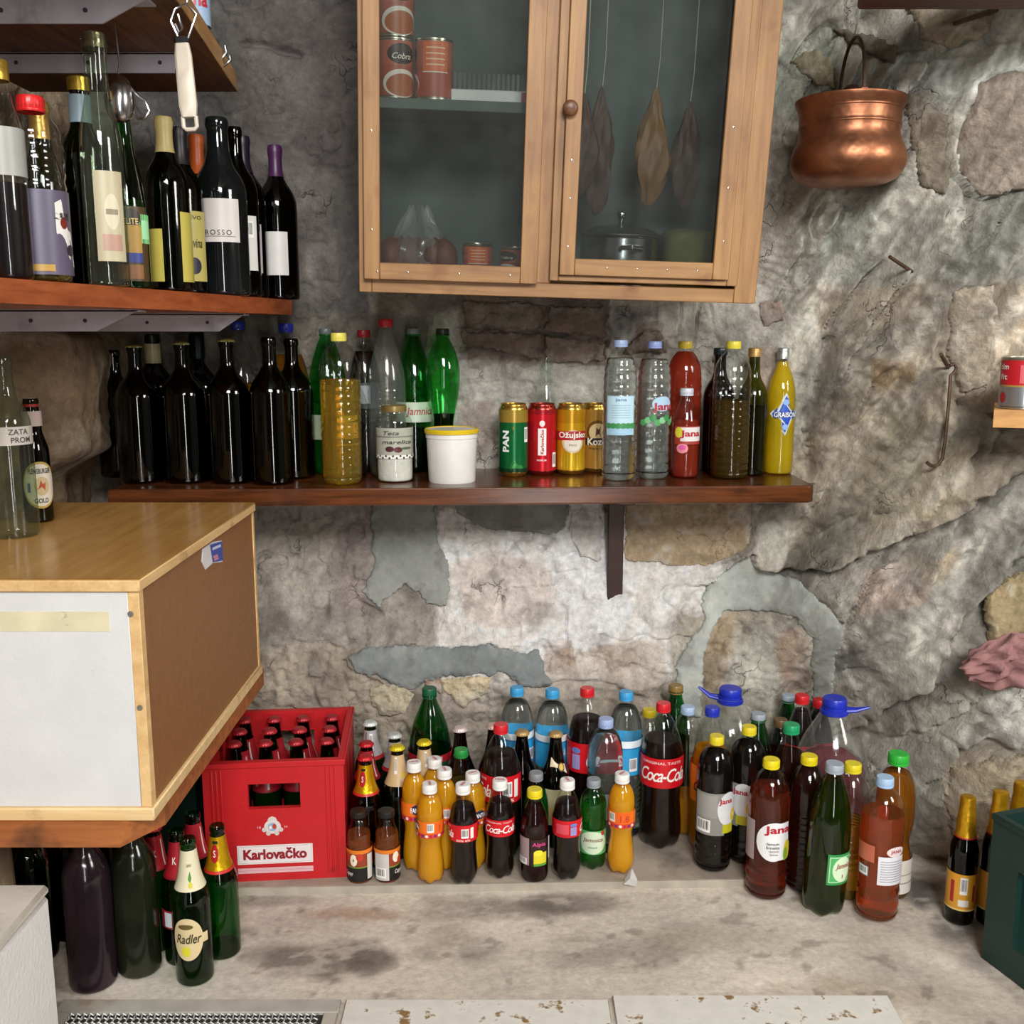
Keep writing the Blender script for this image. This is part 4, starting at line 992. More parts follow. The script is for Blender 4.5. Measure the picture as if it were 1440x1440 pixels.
cokebig('red-capped cola standing in the second row among dark beers', 714, 1018, 56, H=.315, twist=-100, fill=.80)
cokebig('two-litre cola at the back between blue-labelled waters', 827, 967, 54, H=.345, twist=60, fill=.80, ymax=2.335)
cokebig('large two-litre cola with full white script label, red cap, on the open board', 933, 988, 59, base=1197, twist=0, fill=.76)
WG = 'blue-capped waters at the wall'
def water(label, cx, top, tw):
    return bottle('water_bottle', label, 'pet', cx, top, 47, H=.335, z0=BZ, shell=PETC, liq=WATER, fill=.90, cap=('screw', '#3fa0d8', .019, .0155), rn=.012, ribs=(.012, .0012, .08, .40), twist=tw, ymax=2.335,
                  labels=[(.46, .70, 0, 359, ink('#2f9fd6'), [('rect', -1, 1, .80, 1, ink('#e4eef2')), ('bar', .02, .18, .12, .5), T('VODA', -.3, .45, .3, .3, LAB_W), ('rect', -1, 1, .76, .80, ink('#1f77b4'))])])
water('blue-labelled water bottle behind the red-capped cola', 737, 966, 40)
water('blue-labelled water bottle partly hidden behind the back cola', 789, 969, 80)
water('blue-labelled water bottle with barcode, between the clear bottle and the large cola', 879, 972, 12)
bottle('water_bottle', 'clear bottle with pale lilac cap in front of the back cola', 'pet', 843, 1010, 50, H=.285, z0=BZ, shell=PETC, liq=WATER, fill=.91, cap=('screw', '#9fb0dc', .019, .016), ribs=(.014, .0014, .5, .62),
       labels=[(.28, .48, 40, 150, ink('#8f9aa4'), [('bar', -.2, .2, .2, .8), ('ell', -.7, .4, .12, .2, ink('#b8442a'))])])
bottle('plastic_bottle', 'thin green bottle with grey cap behind the yellow-capped tea', 'mineral', 742, 1086, 36, Y=2.085, z0=BZ, fwd=.01, shell=PETG, liq=liquid('clear_in_green', (.75, .85, .6), .1), fill=.8, cap=('screw', '#8b8f94', .0165, .0150), rn=.0112)
bottle('plastic_bottle', 'yellow-capped brown iced tea with panel label in the front row', 'petsh', 752, 1109, 40, base=1243, z0=BZ, pin=1, shell=PETC, liq=TEAD, fill=.84, cap=('screw', '#e3cf22', .017, .0155), rn=.012,
       labels=[(.20, .52, 0, 300, None, [('rect', -.52, -.14, .05, 1, ink('#a08a8c')), ('rect', -.10, .36, .04, .97, ink('#2c1a14')), T('Alpia', .12, .78, .36, .18, ink('#d64a8a'), bold=.02), ('rect', -.02, .34, .12, .5, ink('#e3d22e')), ('ell', .1, .5, .12, .1, ink('#efe23a')), ('rect', -.02, .34, .04, .12, ink('#57a03a')), ('rect', .42, .5, .2, .98, ink('#c9c2c0')), ('bar', -.5, -.2, .08, .3)])])
bottle('water_bottle', 'small bright green mineral water bottle with round pale label', 'fanta', 835, 1095, 37, base=1225, z0=BZ, pin=1, shell=PETG, liq=liquid('clear_in_green', (.75, .85, .6), .1), fill=.78, cap=('screw', '#8f969c', .0165, .0145), rn=.0112, petal=1,
       labels=[(.20, .47, 0, 150, ink('#5fb06a'), [('ell', 0, .5, .85, .48, ink('#cfe0c4')), T('Jamnica', 0, .6, 1.2, .22, ink('#7a2430'), shear=.25), ('ell', .6, .9, .12, .1, ink('#c2302a')), T('mineral', 0, .32, .5, .08, ink('#3f7a4a'))])])
bottle('plastic_bottle', 'yellow-capped bottle almost hidden behind the large two-litre cola', 'pet', 922, 997, 46, H=.31, z0=BZ, shell=PETC, liq=PALE, fill=.5, cap=('screw', '#d8c01e', .017, .0155), ymax=2.335)
bottle('plastic_bottle', 'green bottle with gold-brown cap at the rock behind the large cola', 'mineral', 952, 963, 44, H=.345, z0=BZ, shell=PETGD, liq=liquid('cider_in_green', (.12, .30, .05), .4, (.02, .12, .02)), fill=.6, cap=('screw', '#8a6f3c', .019, .0165), petal=1, ymax=2.335)
bottle('plastic_bottle', 'clear bottle with pale blue cap behind the dark-blue-capped orange soda', 'pet', 981, 993, 46, H=.315, z0=BZ, shell=PETC, liq=ORANGE2, fill=.3, cap=('screw', '#a9bede', .017, .0155), ymax=2.335)
bottle('soda_bottle', 'large orange soda with dark blue cap behind the black iced tea', 'petsh', 994, 994, 54, H=.32, z0=BZ, shell=PETC, liq=ORANGE2, fill=.72, cap=('screw', '#2436b4', .019, .0155),
       labels=[(.36, .62, -10, 250, ink('#f08a1e'), [T('Orange', -.02, .4, .6, .34, ink('#2a2350'), shear=.3, bold=.02), T('sun', -.05, .8, .2, .16, ink('#3a2a50'))])])
def jug_handle(root, b, prof, Ht):
    d = b['jdir']; mb = MB()
    mb.lathe([(.027, -.006), (.030, -.004), (.030, .004), (.0265, .006)], 28, cz=b['H']-.030)
    o = part('handle_ring', mb, plastic('#2030b0'), root)
    mb = MB(); z = b['H']-.026; r0, r1 = .026, .072
    pts = [(math.cos(t)*.0, 0, 0) for t in (0,)]
    mb.tube([(d*r0, -.006, z), (d*(r0+.02), -.005, z+.003), (d*r1, 0, z+.012 if d > 0 else z+.022)], [.005, .0042, .0028], 8)
    mb.tube([(d*r0, .010, z), (d*(r0+.02), .006, z+.003), (d*r1, 0, z+.012 if d > 0 else z+.022)], [.005, .0042, .0028], 8)
    part('carry_handle', mb, plastic('#2030b0'), root)
bottle('water_jug', 'five-litre clear jug with blue cap and handle at the wall behind iced teas', 'jug', 1034, 967, 96, H=.338, z0=BZ, shell=PETO, liq=WATER, fill=.10, cap=('screw', '#2334b8', .024, .025), rn=.021, extra=jug_handle, jdir=-1, ymax=2.36)
def wine_bag(root, b, prof, Ht):
    mb = MB(); rnd = random.Random(4)
    def fn(r, z, a): return r*(1 + .06*math.sin(5*a + z*60) + .05*math.sin(11*a - z*90)), z
    p = [(0, .012), (b['R']*.80, .014), (b['R']*.90, .05), (b['R']*.93, .12), (b['R']*.90, .19), (b['R']*.76, .225), (b['R']*.4, .238), (0, .24)]
    mb.lathe(chaikin(p, 2), 44, fn=fn); part('liquid', mb, BLOOD, root)
    mb = MB()
    p = [(r*1.03, z*1.02) for r, z in p[1:-1]]
    def fn2(r, z, a): return r*(1 + .06*math.sin(5*a + z*60) + .05*math.sin(11*a - z*90) + .02*math.sin(17*a+z*200)), z
    mb.lathe(chaikin(p, 2), 60, fn=fn2); part('liner_bag', mb, shell('clear_bag', (.93, .9, .92), rough=.08, haze=.008), root)
    jug_handle(root, b, prof, Ht)
bottle('water_jug', 'five-litre jug holding a crumpled bag of crimson liquid, blue cap and handle', 'jug', 1174, 981, 97, Y=2.112, z0=0, pin=1, shell=PETO, cap=('screw', '#2334b8', .025, .025), rn=.021, extra=wine_bag, jdir=1, ymax=2.36)
def jana_dark(label, cx, top, base, tw, z0=BZ, pin=1):
    return bottle('iced_tea_bottle', label, 'pet', cx, top, 52, base=base, z0=z0, pin=pin, shell=PETC, liq=BLK, fill=.88, cap=('screw', '#e0cc28', .0175, .015), rn=.0122, ribs=(.018, .0020, .05, .29), twist=tw,
           labels=[(.30, .62, 0, 330, None, [('rect', -.45, .14, 0, 1, ink('#8d8d88')), ('bar', -.40, -.12, .06, .36), ('rect', -.42, .0, .42, .95, ink('#9a9a96')), ('ell', .22, .62, .22, .40, ink('#e4e6e8')), T('Jana', .16, .80, .28, .16, ink('#b8182c'), bold=.03), ('rect', .10, .34, .05, .26, ink('#c9c42a')), ('ell', .36, .45, .09, .16, ink('#e6cf2e')), ('ell', .36, .45, .03, .06, ink('#f4eea0'))])])
jana_dark('black iced tea with yellow cap and grey-white lemon label on the board', 1008, 1034, 1228, 10)
jana_dark('black iced tea with yellow cap, lemon slice label, pushed behind another', 1044, 1021, 1212, -45, pin=0)
bottle('plastic_bottle', 'green-capped dark drink with white sticker behind the brown iced tea', 'petsh', 1095, 1018, 56, H=.31, z0=0, shell=PETC, liq=TEAD, fill=.82, cap=('screw', '#1f9a62', .019, .017), ribs=None,
       labels=[(.50, .80, 0, 320, None, [('poly', [(-.7, .1), (-.45, .5), (-.35, .95), (-.55, .9)], ink('#2f8a4a')), ('poly', [(.22, .7), (.36, .85), (.4, .7), (.3, .6)], ink('#bfe0c8')), T('Te', -.45, .2, .22, .3, ink('#3aa05a'), bold=.03)]), (.46, .66, 30, 45, ink('#dcd8dc'), [('rect', -.7, .7, .2, .8, ink('#cfc8d4'))], 'sticker')])
bottle('plastic_bottle', 'grey-capped green bottle behind the green-capped dark drink', 'mineral', 1079, 1003, 48, H=.318, z0=0, shell=PETGD, liq=DARK, fill=.7, cap=('screw', '#9aa4b0', .017, .0155), ymax=2.36)
bottle('plastic_bottle', 'grey-capped dark green bottle at the wall beside red-capped colas', 'mineral', 1109, 977, 41, Y=2.30, z0=0, pin=1, shell=PETGD, liq=DARK, fill=.7, cap=('screw', '#a3b2c0', .017, .0155), ymax=2.36)
bottle('plastic_bottle', 'brown-capped bottle peeping out behind the green cap', 'pet', 1101, 1011, 44, H=.29, z0=0, shell=PETC, liq=TEAD, fill=.75, cap=('screw', '#6a5236', .017, .0155), ymax=2.36)
cokebig('red-capped cola at the wall next to the grey-capped green bottle', 1128, 977, 43, Y=2.222, fill=.9, pin=1, z0=0)
cokebig('red-capped cola at the wall touching the crimson jug', 1153, 983, 42, Y=2.295, fill=.9, pin=1, z0=0)
bottle('iced_tea_bottle', 'brown iced tea with white lemon label at the end of the board', 'pet', 1085, 1067, 58, base=1268, z0=0, pin=1, shell=PETC, liq=TEA, fill=.80, cap=('screw', '#e3d018', .0175, .0165), rn=.0122, ribs=(.020, .0022, .05, .29), twist=-8,
       labels=[(.30, .60, 0, 320, None, [('rect', -.52, -.18, 0, .98, ink('#a8989a')), ('ell', .16, .52, .30, .48, ink('#e8e8ea')), ('rect', .12, .44, .06, .98, ink('#e8e8ea')), T('Jana', .22, .80, .46, .24, ink('#b3182c'), bold=.03), ('ell', .42, .3, .08, .24, ink('#e0c82a')), ('ell', .38, .2, .05, .16, ink('#7fae2c')), T('limun', .14, .48, .2, .07, ink('#3c3c3c')), T('limeta', .14, .39, .22, .07, ink('#3c3c3c')), T('lemon', .16, .30, .16, .05, ink('#6c6c6c')), T('lime', .16, .22, .13, .05, ink('#6c6c6c'))])])
bottle('iced_tea_bottle', 'dark purple-brown drink with yellow cap wedged behind the olive-green bottle', 'pet', 1141, 1062, 52, base=1266, z0=0, shell=PETC, liq=TEAD, fill=.93, cap=('screw', '#e0cc1c', .0175, .0165), rn=.0122, ribs=(.014, .0022, .06, .62))
bottle('water_bottle', 'olive-green mineral water bottle with framed label at the front', 'mineral', 1168, 1072, 59, base=1292, z0=0, pin=1, shell=PETOL, liq=liquid('olive_in_green', (.62, .66, .2), .25, (.10, .16, .02)), fill=.86, cap=('screw', '#9fa8b4', .0175, .0175), rn=.0125, petal=1, tilt=(0, 1.5),
       labels=[(.24, .45, 42, 78, ink('#2f8f4a'), [('rect', -.88, .88, .08, .92, ink('#a9d8a8')), ('rect', -.80, .80, .12, .88, ink('#4fae62')), ('ell', .1, .5, .75, .4, ink('#cfe6c4')), T('Jamnica', .2, .6, 1.3, .22, ink('#9a2430'), shear=.25), T('I', .1, .28, .06, .12, ink('#c2302a'))])])
bottle('plastic_bottle', 'clear ribbed bottle of golden oil with yellow cap behind the olive-green bottle', 'pet', 1200, 1073, 50, base=1272, z0=0, shell=PETC, liq=OIL, fill=.58, cap=('screw', '#e0cf2a', .0175, .0165), rn=.0122, ribs=(.014, .0016, .08, .62))
bottle('plastic_bottle', 'amber drink with bright green cap and pinched waist by the rock', 'hip', 1264, 1059, 54, base=1268, z0=0, shell=PETC, liq=AMB, fill=.88, cap=('screw', '#2fb03c', .0215, .020), rn=.0155, twist=30,
       labels=[(.06, .30, 20, 130, ink('#ddd9cf'), [('rect', -.8, .8, .3, .34, ink('#9c9890')), ('rect', -.8, .8, .55, .58, ink('#9c9890'))])])
bottle('plastic_bottle', 'orange-pink drink with pale blue cap and white text label in front', 'pet', 1245, 1092, 59, base=1300, z0=0, pin=1, shell=PETC, liq=ROSE, fill=.76, cap=('screw', '#a3c2e0', .0185, .0165), rn=.0125, ribs=(.03, .0024, .05, .27),
       labels=[(.28, .58, 0, 330, None, [('rect', -.02, .44, .04, .72, ink('#e6e6ec')), *[('rect', .02, .40, .12+.06*i, .135+.06*i, ink('#8a8a96')) for i in range(9)], ('ell', .26, .84, .16, .12, ink('#e8d8d8')), T('JANA', .26, .84, .2, .1, ink('#a8303a'), bold=.02), ('rect', -.36, -.16, .18, .42, ink('#7f8ea0')), ('bar', -.34, -.18, .2, .4), ('rect', -.40, -.08, .55, .95, ink('#c06a4e'))])])
def gold_beer(label, cx, top, base, tw, **kw):
    return bottle('beer_bottle', label, 'beer', cx, top, 39, base=base, z0=0, pin=1, shell=GLGD, liq=DARK, fill=.7, rn=.0125, twist=tw,
       sleeves=[(.70, 1.0, foil('#d9a520'), 'gold_foil'), (.69, .705, ink('#b02028'), 'red_band')],
       labels=[(.13, .42, 0, 359, ink('#d99a2c'), [('bar', -.02, .14, .45, .92), ('rect', -.04, .18, .12, .3, LAB_W), ('rect', -.22, -.14, .2, .8, ink('#a8262c')), ('rect', .26, .32, .25, .7, ink('#a8262c')), ('rect', -1, 1, 0, .05, ink('#e6c878'))])], **kw)
gold_beer('gold-foiled beer with orange label and barcode beside the dark green crate', 1362, 1120, 1303, 0)
gold_beer('gold-foiled beer half hidden behind the dark green crate', 1408, 1113, 1306, 70)
gold_beer('gold-foiled beer whose tip alone shows above the dark green crate', 1437, 1100, 1290, 30)

# lower bottles under the side shelf
bottle('wine_bottle', 'dusty purple-black wine bottle in front under the side shelf', 'wine', 113, 1135, 65, base=1402, z0=0, pin=1, shell=GLP, liq=DARK, fill=.55, rn=.0155)
bottle('wine_bottle', 'dusty olive-black bottle next to the green beers under the side shelf', 'wine', 181, 1125, 60, base=1380, z0=0, pin=1, shell=GLPG, liq=BLK, fill=.55, rn=.0150)
bottle('wine_bottle', 'dark green wine bottle behind the white foam box', 'wine', 40, 1130, 62, Y=1.74, z0=0, shell=GLGD, liq=DARK, fill=.5, rn=.0150)
bottle('wine_bottle', 'black wine bottle in the second row under the side shelf', 'wine', 92, 1110, 60, Y=1.80, z0=0, shell=GLGD, liq=DARK, fill=.5, rn=.0150)
bottle('wine_bottle', 'black wine bottle standing deepest under the side shelf', 'wine', 152, 1100, 58, Y=1.84, z0=0, shell=GLGD, liq=DARK, fill=.5, rn=.0150)
beer('beer bottle with red neck label in the dark below the shelf corner', 203, 1160, '#a81c24', RED_NECK, H=.262, z0=0, w=48)
beer('green beer bottle with red neck label beside the olive-black bottle', 239, 1167, None, RED_NECK, H=.255, z0=0, w=50, twist=-20, fill=.05, labels=[(.30, .44, -28, 60, ink('#8f2030'), [('rect', -.3, .6, .1, .9, ink('#c9d2d8'))])])
beer('green beer bottle with red neck label behind the lemon-labelled beer', 264, 1143, None, RED_NECK, H=.262, z0=0, w=48, fill=.05)
beer('open green beer bottle with cream lemon label in front', 263, 1178, None, WHT_NECK, H=.262, z0=0, w=52, fill=.05,
     labels=[(.20, .50, -14, 150, None, [('ell', -.05, .5, .62, .5, ink('#dcc99a')), ('rect', .3, .78, .38, .6, ink('#dcc99a')), T('Radler', .0, .52, 1.0, .22, ink('#3a3020'), shear=.3, bold=.015), ('ell', -.12, .22, .18, .12, ink('#dcd23a')), ('ell', -.1, .8, .3, .06, ink('#6b5a30'))])])
beer('open green beer bottle with shiny yellow neck label against the red crate', 297, 1160, None, YEL_NECK, H=.255, z0=0, w=50, fill=.05)

# ------------------------------------------------------------------ wall shelf in the middle with everything on it
SH = .811
sl, sr = atZ(150, 689, SH), atZ(1147, 683, SH)
M_shelf = wood('varnished_dark_shelf', C('#2c1509'), C('#6b3a1c'), 'x', rough=.22, scale=5, dirt=C('#24120a'))
shelf = thing('wall_shelf', 'long varnished dark brown plank shelf fixed to the rough wall', 'shelf', ((sl.x+sr.x)/2, 2.3, SH-.038))
mb = MB(); poly = [(sl.x, sl.y), (sr.x-.012, sr.y), (sr.x, sr.y+.014), (sr.x, 2.47), (sl.x, 2.49)]
mb.prism(poly, SH-.038, SH)
o = part('plank', mb, M_shelf, shelf, False); o.matrix_parent_inverse = Matrix.Translation(-shelf.location)
bv = o.modifiers.new('edge', 'BEVEL'); bv.width = .004; bv.segments = 2; bv.limit_method = 'ANGLE'
M_iron = pm('brown_iron', C('#3a2420'), .45, metal=.3, var=.15)
bt, bb_ = atY(866, 708, 2.44), atY(860, 862, 2.44)
mb = MB(); mb.box((bt.x-.019, 2.425, bb_.z), (bt.x+.019, 2.46, SH-.038), bev=.002); mb.box((bt.x-.019, 2.20, SH-.044), (bt.x+.019, 2.46, SH-.038), bev=.001)
o = part('bracket', mb, M_iron, shelf); o.matrix_parent_inverse = Matrix.Translation(-shelf.location)
mb = MB(); mb.lathe([(0, 0), (.008, 0), (.008, .002), (.005, .004), (0, .004)], 14)
o2 = link('screw', mb.mesh('screw', pm('zinc', C('#b0aca4'), .35, metal=.8)), o, (bt.x+.002, 2.4245, bb_.z+.016), (R_(90), 0, 0)); 

n0 = len(ITEMS)
WD = dict(z0=SH)
for i, (cx, top, bs, w_, tw, lab) in enumerate([
        (196, 484, 681, 60, 0, 'first of five black wine bottles from the rock at the shelf end'),
        (258, 480, 681, 62, 0, 'second of five black wine bottles counting from the rock, no label'),
        (318, 476, 681, 60, 0, 'middle one of five black wine bottles on the plank shelf'),
        (373, 474, 680, 58, 0, 'fourth of five black wine bottles, no crown cap'),
        (406, 476, 672, 56, 0, 'fifth of five black wine bottles, next to the green plastic bottle')]):
    bottle('wine_bottle', lab, 'wine', cx, top, w_, base=bs, shell=GLK if i > 2 else shell('black_green_wine_glass', (.03, .07, .025), rough=.05, ior=1.55), liq=DARK, fill=.63, rn=.0145, cap=('crown', '#8d8546', .007, .0155) if i < 3 else None, **WD)
bottle('wine_bottle', 'black bottle pushed against the rock at the dark shelf end', 'wine', 170, 492, 52, Y=2.36, shell=GLK, liq=DARK, fill=.63, **WD)
bottle('wine_bottle', 'dark bottle with cream paper round its neck, back row', 'wine', 219, 470, 56, Y=2.40, shell=GLK, liq=DARK, fill=.6, cap=('foilcap', '#1c2620', .02, .0165), labels=[(.80, .94, 0, 359, ink('#a89c74'), [], 'neck_label')], **WD)
bottle('wine_bottle', 'black-capped dark bottle in the back row of the shelf', 'wine', 277, 468, 56, Y=2.42, shell=GLK, liq=DARK, fill=.6, cap=('foilcap', '#10181c', .06, .0175), **WD)
bottle('plastic_bottle', 'blue-capped bottle of amber oil behind the middle wine bottle', 'petsh', 328, 452, 62, Y=2.42, shell=PETC, liq=AMB, fill=.6, cap=('screw', '#2431a0', .02, .0165), labels=[(.30, .55, 20, 200, ink('#b9b08a'), [('ell', 0, .5, .3, .3, ink('#e8e4d4')), ('rect', -1, 1, 0, .2, ink('#3a6a8a'))])], **WD)
bottle('plastic_bottle', 'blue-capped bottle of amber oil with yellow label, back row', 'petsh', 404, 455, 62, Y=2.42, shell=PETC, liq=AMB, fill=.8, cap=('screw', '#2431a0', .02, .0165), labels=[(.40, .62, 15, 240, ink('#d8b81e'), [('rect', -1, 1, .0, .15, ink('#5a7a2a')), ('rect', -.5, .0, .3, .9, ink('#e89a2a'))])], **WD)
bottle('plastic_bottle', 'green plastic bottle with grey cap beside the golden oil', 'mineral', 452, 462, 54, Y=2.40, shell=PETG, liq=liquid('clear_in_green', (.75, .85, .6), .1), fill=.5, cap=('screw', '#5c6462', .016, .0150), labels=[(.25, .42, -20, 120, ink('#9fb09a'), [('bar', .1, .5, .2, .8)])], **WD)
bottle('plastic_bottle', 'ribbed clear bottle of golden oil with yellow cap on the shelf front', 'pet', 476, 468, 58, base=683, shell=PETC, liq=OIL, fill=.70, cap=('screw', '#ddd05a', .018, .0165), ribs=(.0165, .0018, .05, .74), pin=1, **WD)
bottle('cola_bottle', 'dark cola with red cap in the back row of the shelf', 'soda', 508, 464, 44, Y=2.42, shell=PETC, liq=COLA, fill=.86, cap=('screw', '#8f1a24', .018, .0150), petal=1, labels=[(.46, .64, 0, 359, ink('#31343c'), [('rect', -.1, .1, .2, .9, ink('#8a8f96'))])], **WD)
bottle('plastic_bottle', 'empty clear bottle with red cap above the jar', 'petsh', 542, 449, 54, Y=2.36, shell=PETO, liq=PALE, fill=.06, cap=('screw', '#b81f2c', .018, .0165), ribs=(.016, .0014, .3, .6), **WD)
bottle('plastic_bottle', 'green mineral bottle with pale label behind the empty clear bottle', 'mineral', 572, 462, 52, Y=2.435, shell=PETG, liq=liquid('dark_in_green', (.05, .10, .05), .6, (.01, .02, .01)), fill=.30, cap=('screw', '#7c8480', .017, .0150), labels=[(.36, .50, 10, 180, ink('#b9c8b4'), [T('Jamnica', .1, .5, 1.0, .5, ink('#a03038'), shear=.2)])], **WD)
bottle('plastic_bottle', 'green narrow-waisted bottle with a dark drink, behind the white tub', 'waist', 622, 462, 48, Y=2.38, shell=PETG, liq=liquid('dark_in_green', (.05, .10, .05), .6, (.01, .02, .01)), fill=.42, cap=('screw', '#2a3230', .015, .0150), labels=[(.22, .32, 0, 200, ink('#c9d8c4'), [T('Jo', 0, .5, .5, .6, ink('#4a8a4a'))])], **WD)
bottle('glass_carafe', 'small clear carafe half full of dark wine between the oil and the jar', 'waist', 512, 534, 34, base=672, shell=GLC, liq=DARK, fill=.55, rn=.011, **WD)
bottle('glass_bottle', 'tall empty clear glass bottle behind the beer cans', 'flute', 768, 500, 36, Y=2.445, shell=GLC, rn=.0155, **WD)
def lid_metal(root, b, prof, Ht):
    mb = MB(); r = prof_r(prof, Ht*.95)+.001
    mb.lathe([(r, 0), (r*1.02, .002), (r*1.02, .012), (r*.95, .014), (0, .013)], 32); link('lid', mb.mesh('lid', pm('jar_lid', C('#a8925a'), .35, metal=.7)), root, (0, 0, b['H']-.013))
bottle('glass_jar', 'glass jar of white salt with a checkered label next to the white tub', 'jar', 554, 570, 51, base=679, pin=1, shell=GLC, liq=pm('salt', C('#d9d4cc'), .9, bump=.5, bscale=120), fill=.33, rn=.026, extra=lid_metal, cat='jar',
       labels=[(.32, .72, 8, 190, ink('#a9ab9c'), [('rect', -1, 1, 0, .12, LAB_W), *[('rect', -1+.118*i, -1+.118*i+.059, .06 if i % 2 else 0, .12 if i % 2 else .06, LAB_K) for i in range(17)], ('rect', -1, 1, .70, .74, ink('#7a7a70')), T('marelica', 0, .55, 1.0, .12, ink('#3c3a34'), shear=.2), T('Teta', -.2, .84, .5, .13, ink('#4a4a42'), shear=.3), ('ell', -.25, .32, .14, .09, ink('#4a1f2a')), ('ell', .02, .30, .14, .09, ink('#57202c')), ('ell', .3, .34, .2, .04, ink('#56604a'))])], **WD)
def can(name, label, cx, top, base, prims, bg, tw=0, wpx=40, rim='#c9a24a'):
    return bottle(name, label, 'can', cx, top, wpx, base=base, pin=1, shell=pm('can_metal_' + rim.lstrip('#'), C(rim), .25, metal=.9), cat='can', twist=tw,
                  labels=[(.07, .92, 0, 359.5, bg, prims, 'printed_wrap')], **WD)
def metal_ink(h): return pm('can_ink_' + h.lstrip('#'), C(h), .28, metal=.45, var=.05)
can('beer_can', 'green and gold beer can with white vertical lettering', 722, 567, 671, [('rect', -1, 1, .80, 1, metal_ink('#a88a3a')), ('poly', [(-.5, .80), (0, .62), (.5, .80)], metal_ink('#b89a4a')), T('PAN', -.17, .50, .15, .34, ink('#f2f2f2'), rot=90, bold=.04), ('bar', .26, .38, .48, .72), ('rect', -1, 1, 0, .06, metal_ink('#0c3a22')), ('poly', [(-.2, .0), (0, .2), (.2, .1), (.3, .0)], metal_ink('#3f8a4a'))], metal_ink('#0e6a36'))
can('beer_can', 'red beer can with a white upright name panel', 762, 567, 669, [('rect', -.08, .10, .26, .70, ink('#ece8e6')), T('Karlovačko', .01, .48, .08, .40, ink('#b51c28'), rot=90, bold=.03), ('bar', .26, .38, .06, .30), ('ell', .01, .78, .06, .05, ink('#e8d8d4')), T('PREMIUM', .0, .18, .2, .03, ink('#f0d0d0')), ('rect', -1, 1, .93, 1, metal_ink('#a01822'))], metal_ink('#c81826'), rim='#b04038')
can('beer_can', 'golden beer can with a red name band over a white oval', 803, 567, 668, [('rect', -1, 1, .78, 1, metal_ink('#c89018')), *[('poly', [(-.3+.07*i, .02), (-.27+.07*i, .35), (-.25+.07*i, .02)], metal_ink('#e8c430')) for i in range(9)], ('ell', .05, .48, .24, .19, ink('#d8c7a6')), ('ell', .05, .46, .19, .14, ink('#e9e2d2')), ('rect', -.36, .40, .50, .65, ink('#b51c22')), T('Ožujsko', .05, .575, .64, .13, ink('#f4efe6'), bold=.03), T('PIVO', .05, .42, .16, .04, ink('#8a6a3a'))], metal_ink('#d8a41c'))
can('beer_can', 'bronze beer can with a goat roundel, tucked behind the golden one', 838, 567, 665, [('ell', .05, .62, .26, .2, metal_ink('#7a5420')), ('ell', .05, .62, .2, .15, ink('#d9c08a')), ('poly', [(0, .55), (.02, .7), (.12, .72), (.1, .6), (.14, .52)], ink('#5a3a18')), ('rect', -.34, .34, .40, .52, ink('#2c1c10')), T('Kozel', .05, .46, .46, .12, ink('#f0e6d0'), bold=.03), T('PREMIUM LAGER', .05, .34, .36, .03, ink('#4a3014'))], metal_ink('#b98a3c'), wpx=38)
JW = [('rect', -.30, .30, .02, .98, ink('#9fc6dc')), ('rect', -.27, .27, .3, .96, ink('#b9d6e4')), T('jana', 0, .88, .22, .09, ink('#3a6a98')), *[('rect', -.2, .2, .44+.06*i, .455+.06*i, ink('#8fb0c4')) for i in range(6)], *[('ell', -.25+.1*i, .25, .07, .07, ink('#3f8a4e')) for i in range(6)]]
bottle('water_bottle', 'clear water bottle with a pale blue panel label beside the cans', 'pet', 873, 478, 49, base=677, pin=1, shell=PETC, liq=WATER, fill=.88, cap=('screw', '#9db2d8', .0155, .0155), ribs=(.020, .0022, .05, .86), labels=[(.33, .62, 5, 320, None, JW)], **WD)
bottle('water_bottle', 'clear water bottle with red lettering over green leaves', 'pet', 921, 480, 49, base=675, pin=1, shell=PETC, liq=WATER, fill=.88, cap=('screw', '#8fa0d4', .0155, .0155), ribs=(.020, .0022, .05, .86), twist=12, labels=[(.33, .60, 0, 320, None, [('ell', .12, .85, .22, .2, ink('#a9c8e0')), T('Jana', .16, .75, .5, .26, ink('#a8202e'), bold=.03), *[('ell', -.28+.1*i, .35+.06*(i % 3), .07, .09, ink(['#4f9a5a', '#7fb98a', '#3f8a4e'][i % 3])) for i in range(8)]])], **WD)
bottle('juice_bottle', 'large red juice bottle with yellow cap on the shelf', 'pet', 968, 480, 50, Y=2.40, shell=PETC, liq=RED, fill=.93, cap=('screw', '#d0b83a', .0165, .0160), ribs=(.02, .0014, .3, .75), **WD)
bottle('juice_bottle', 'small red iced tea with white cap in front of the red juice', 'petsh', 966, 546, 38, base=673, pin=1, shell=PETC, liq=RED, fill=.66, cap=('screw', '#c3c6d2', .0165, .015), rn=.0122, labels=[(.30, .60, 10, 220, None, [('rect', -.55, .6, .3, .98, ink('#a03a30')), ('rect', -.28, .6, .42, .94, ink('#dcd8d6')), T('Jana', .12, .68, .8, .3, ink('#b01c2c'), bold=.03), ('ell', -.35, .75, .16, .2, ink('#d8d23a')), ('ell', -.2, .15, .22, .18, ink('#e08a8a')), ('ell', -.2, .18, .14, .1, ink('#d85aa0'))])], **WD)
bottle('wine_bottle', 'dark bottle with black cap behind the ribbed brown oil', 'wine', 1010, 489, 44, Y=2.41, shell=GLK, liq=DARK, fill=.6, cap=('screw', '#16282a', .016, .016), **WD)
bottle('plastic_bottle', 'ribbed clear bottle of brown olive oil with yellow cap', 'pet', 1032, 480, 54, base=675, pin=1, shell=PETC, liq=OLV, fill=.58, cap=('screw', '#d8c93e', .0165, .0160), ribs=(.0165, .0018, .05, .78), **WD)
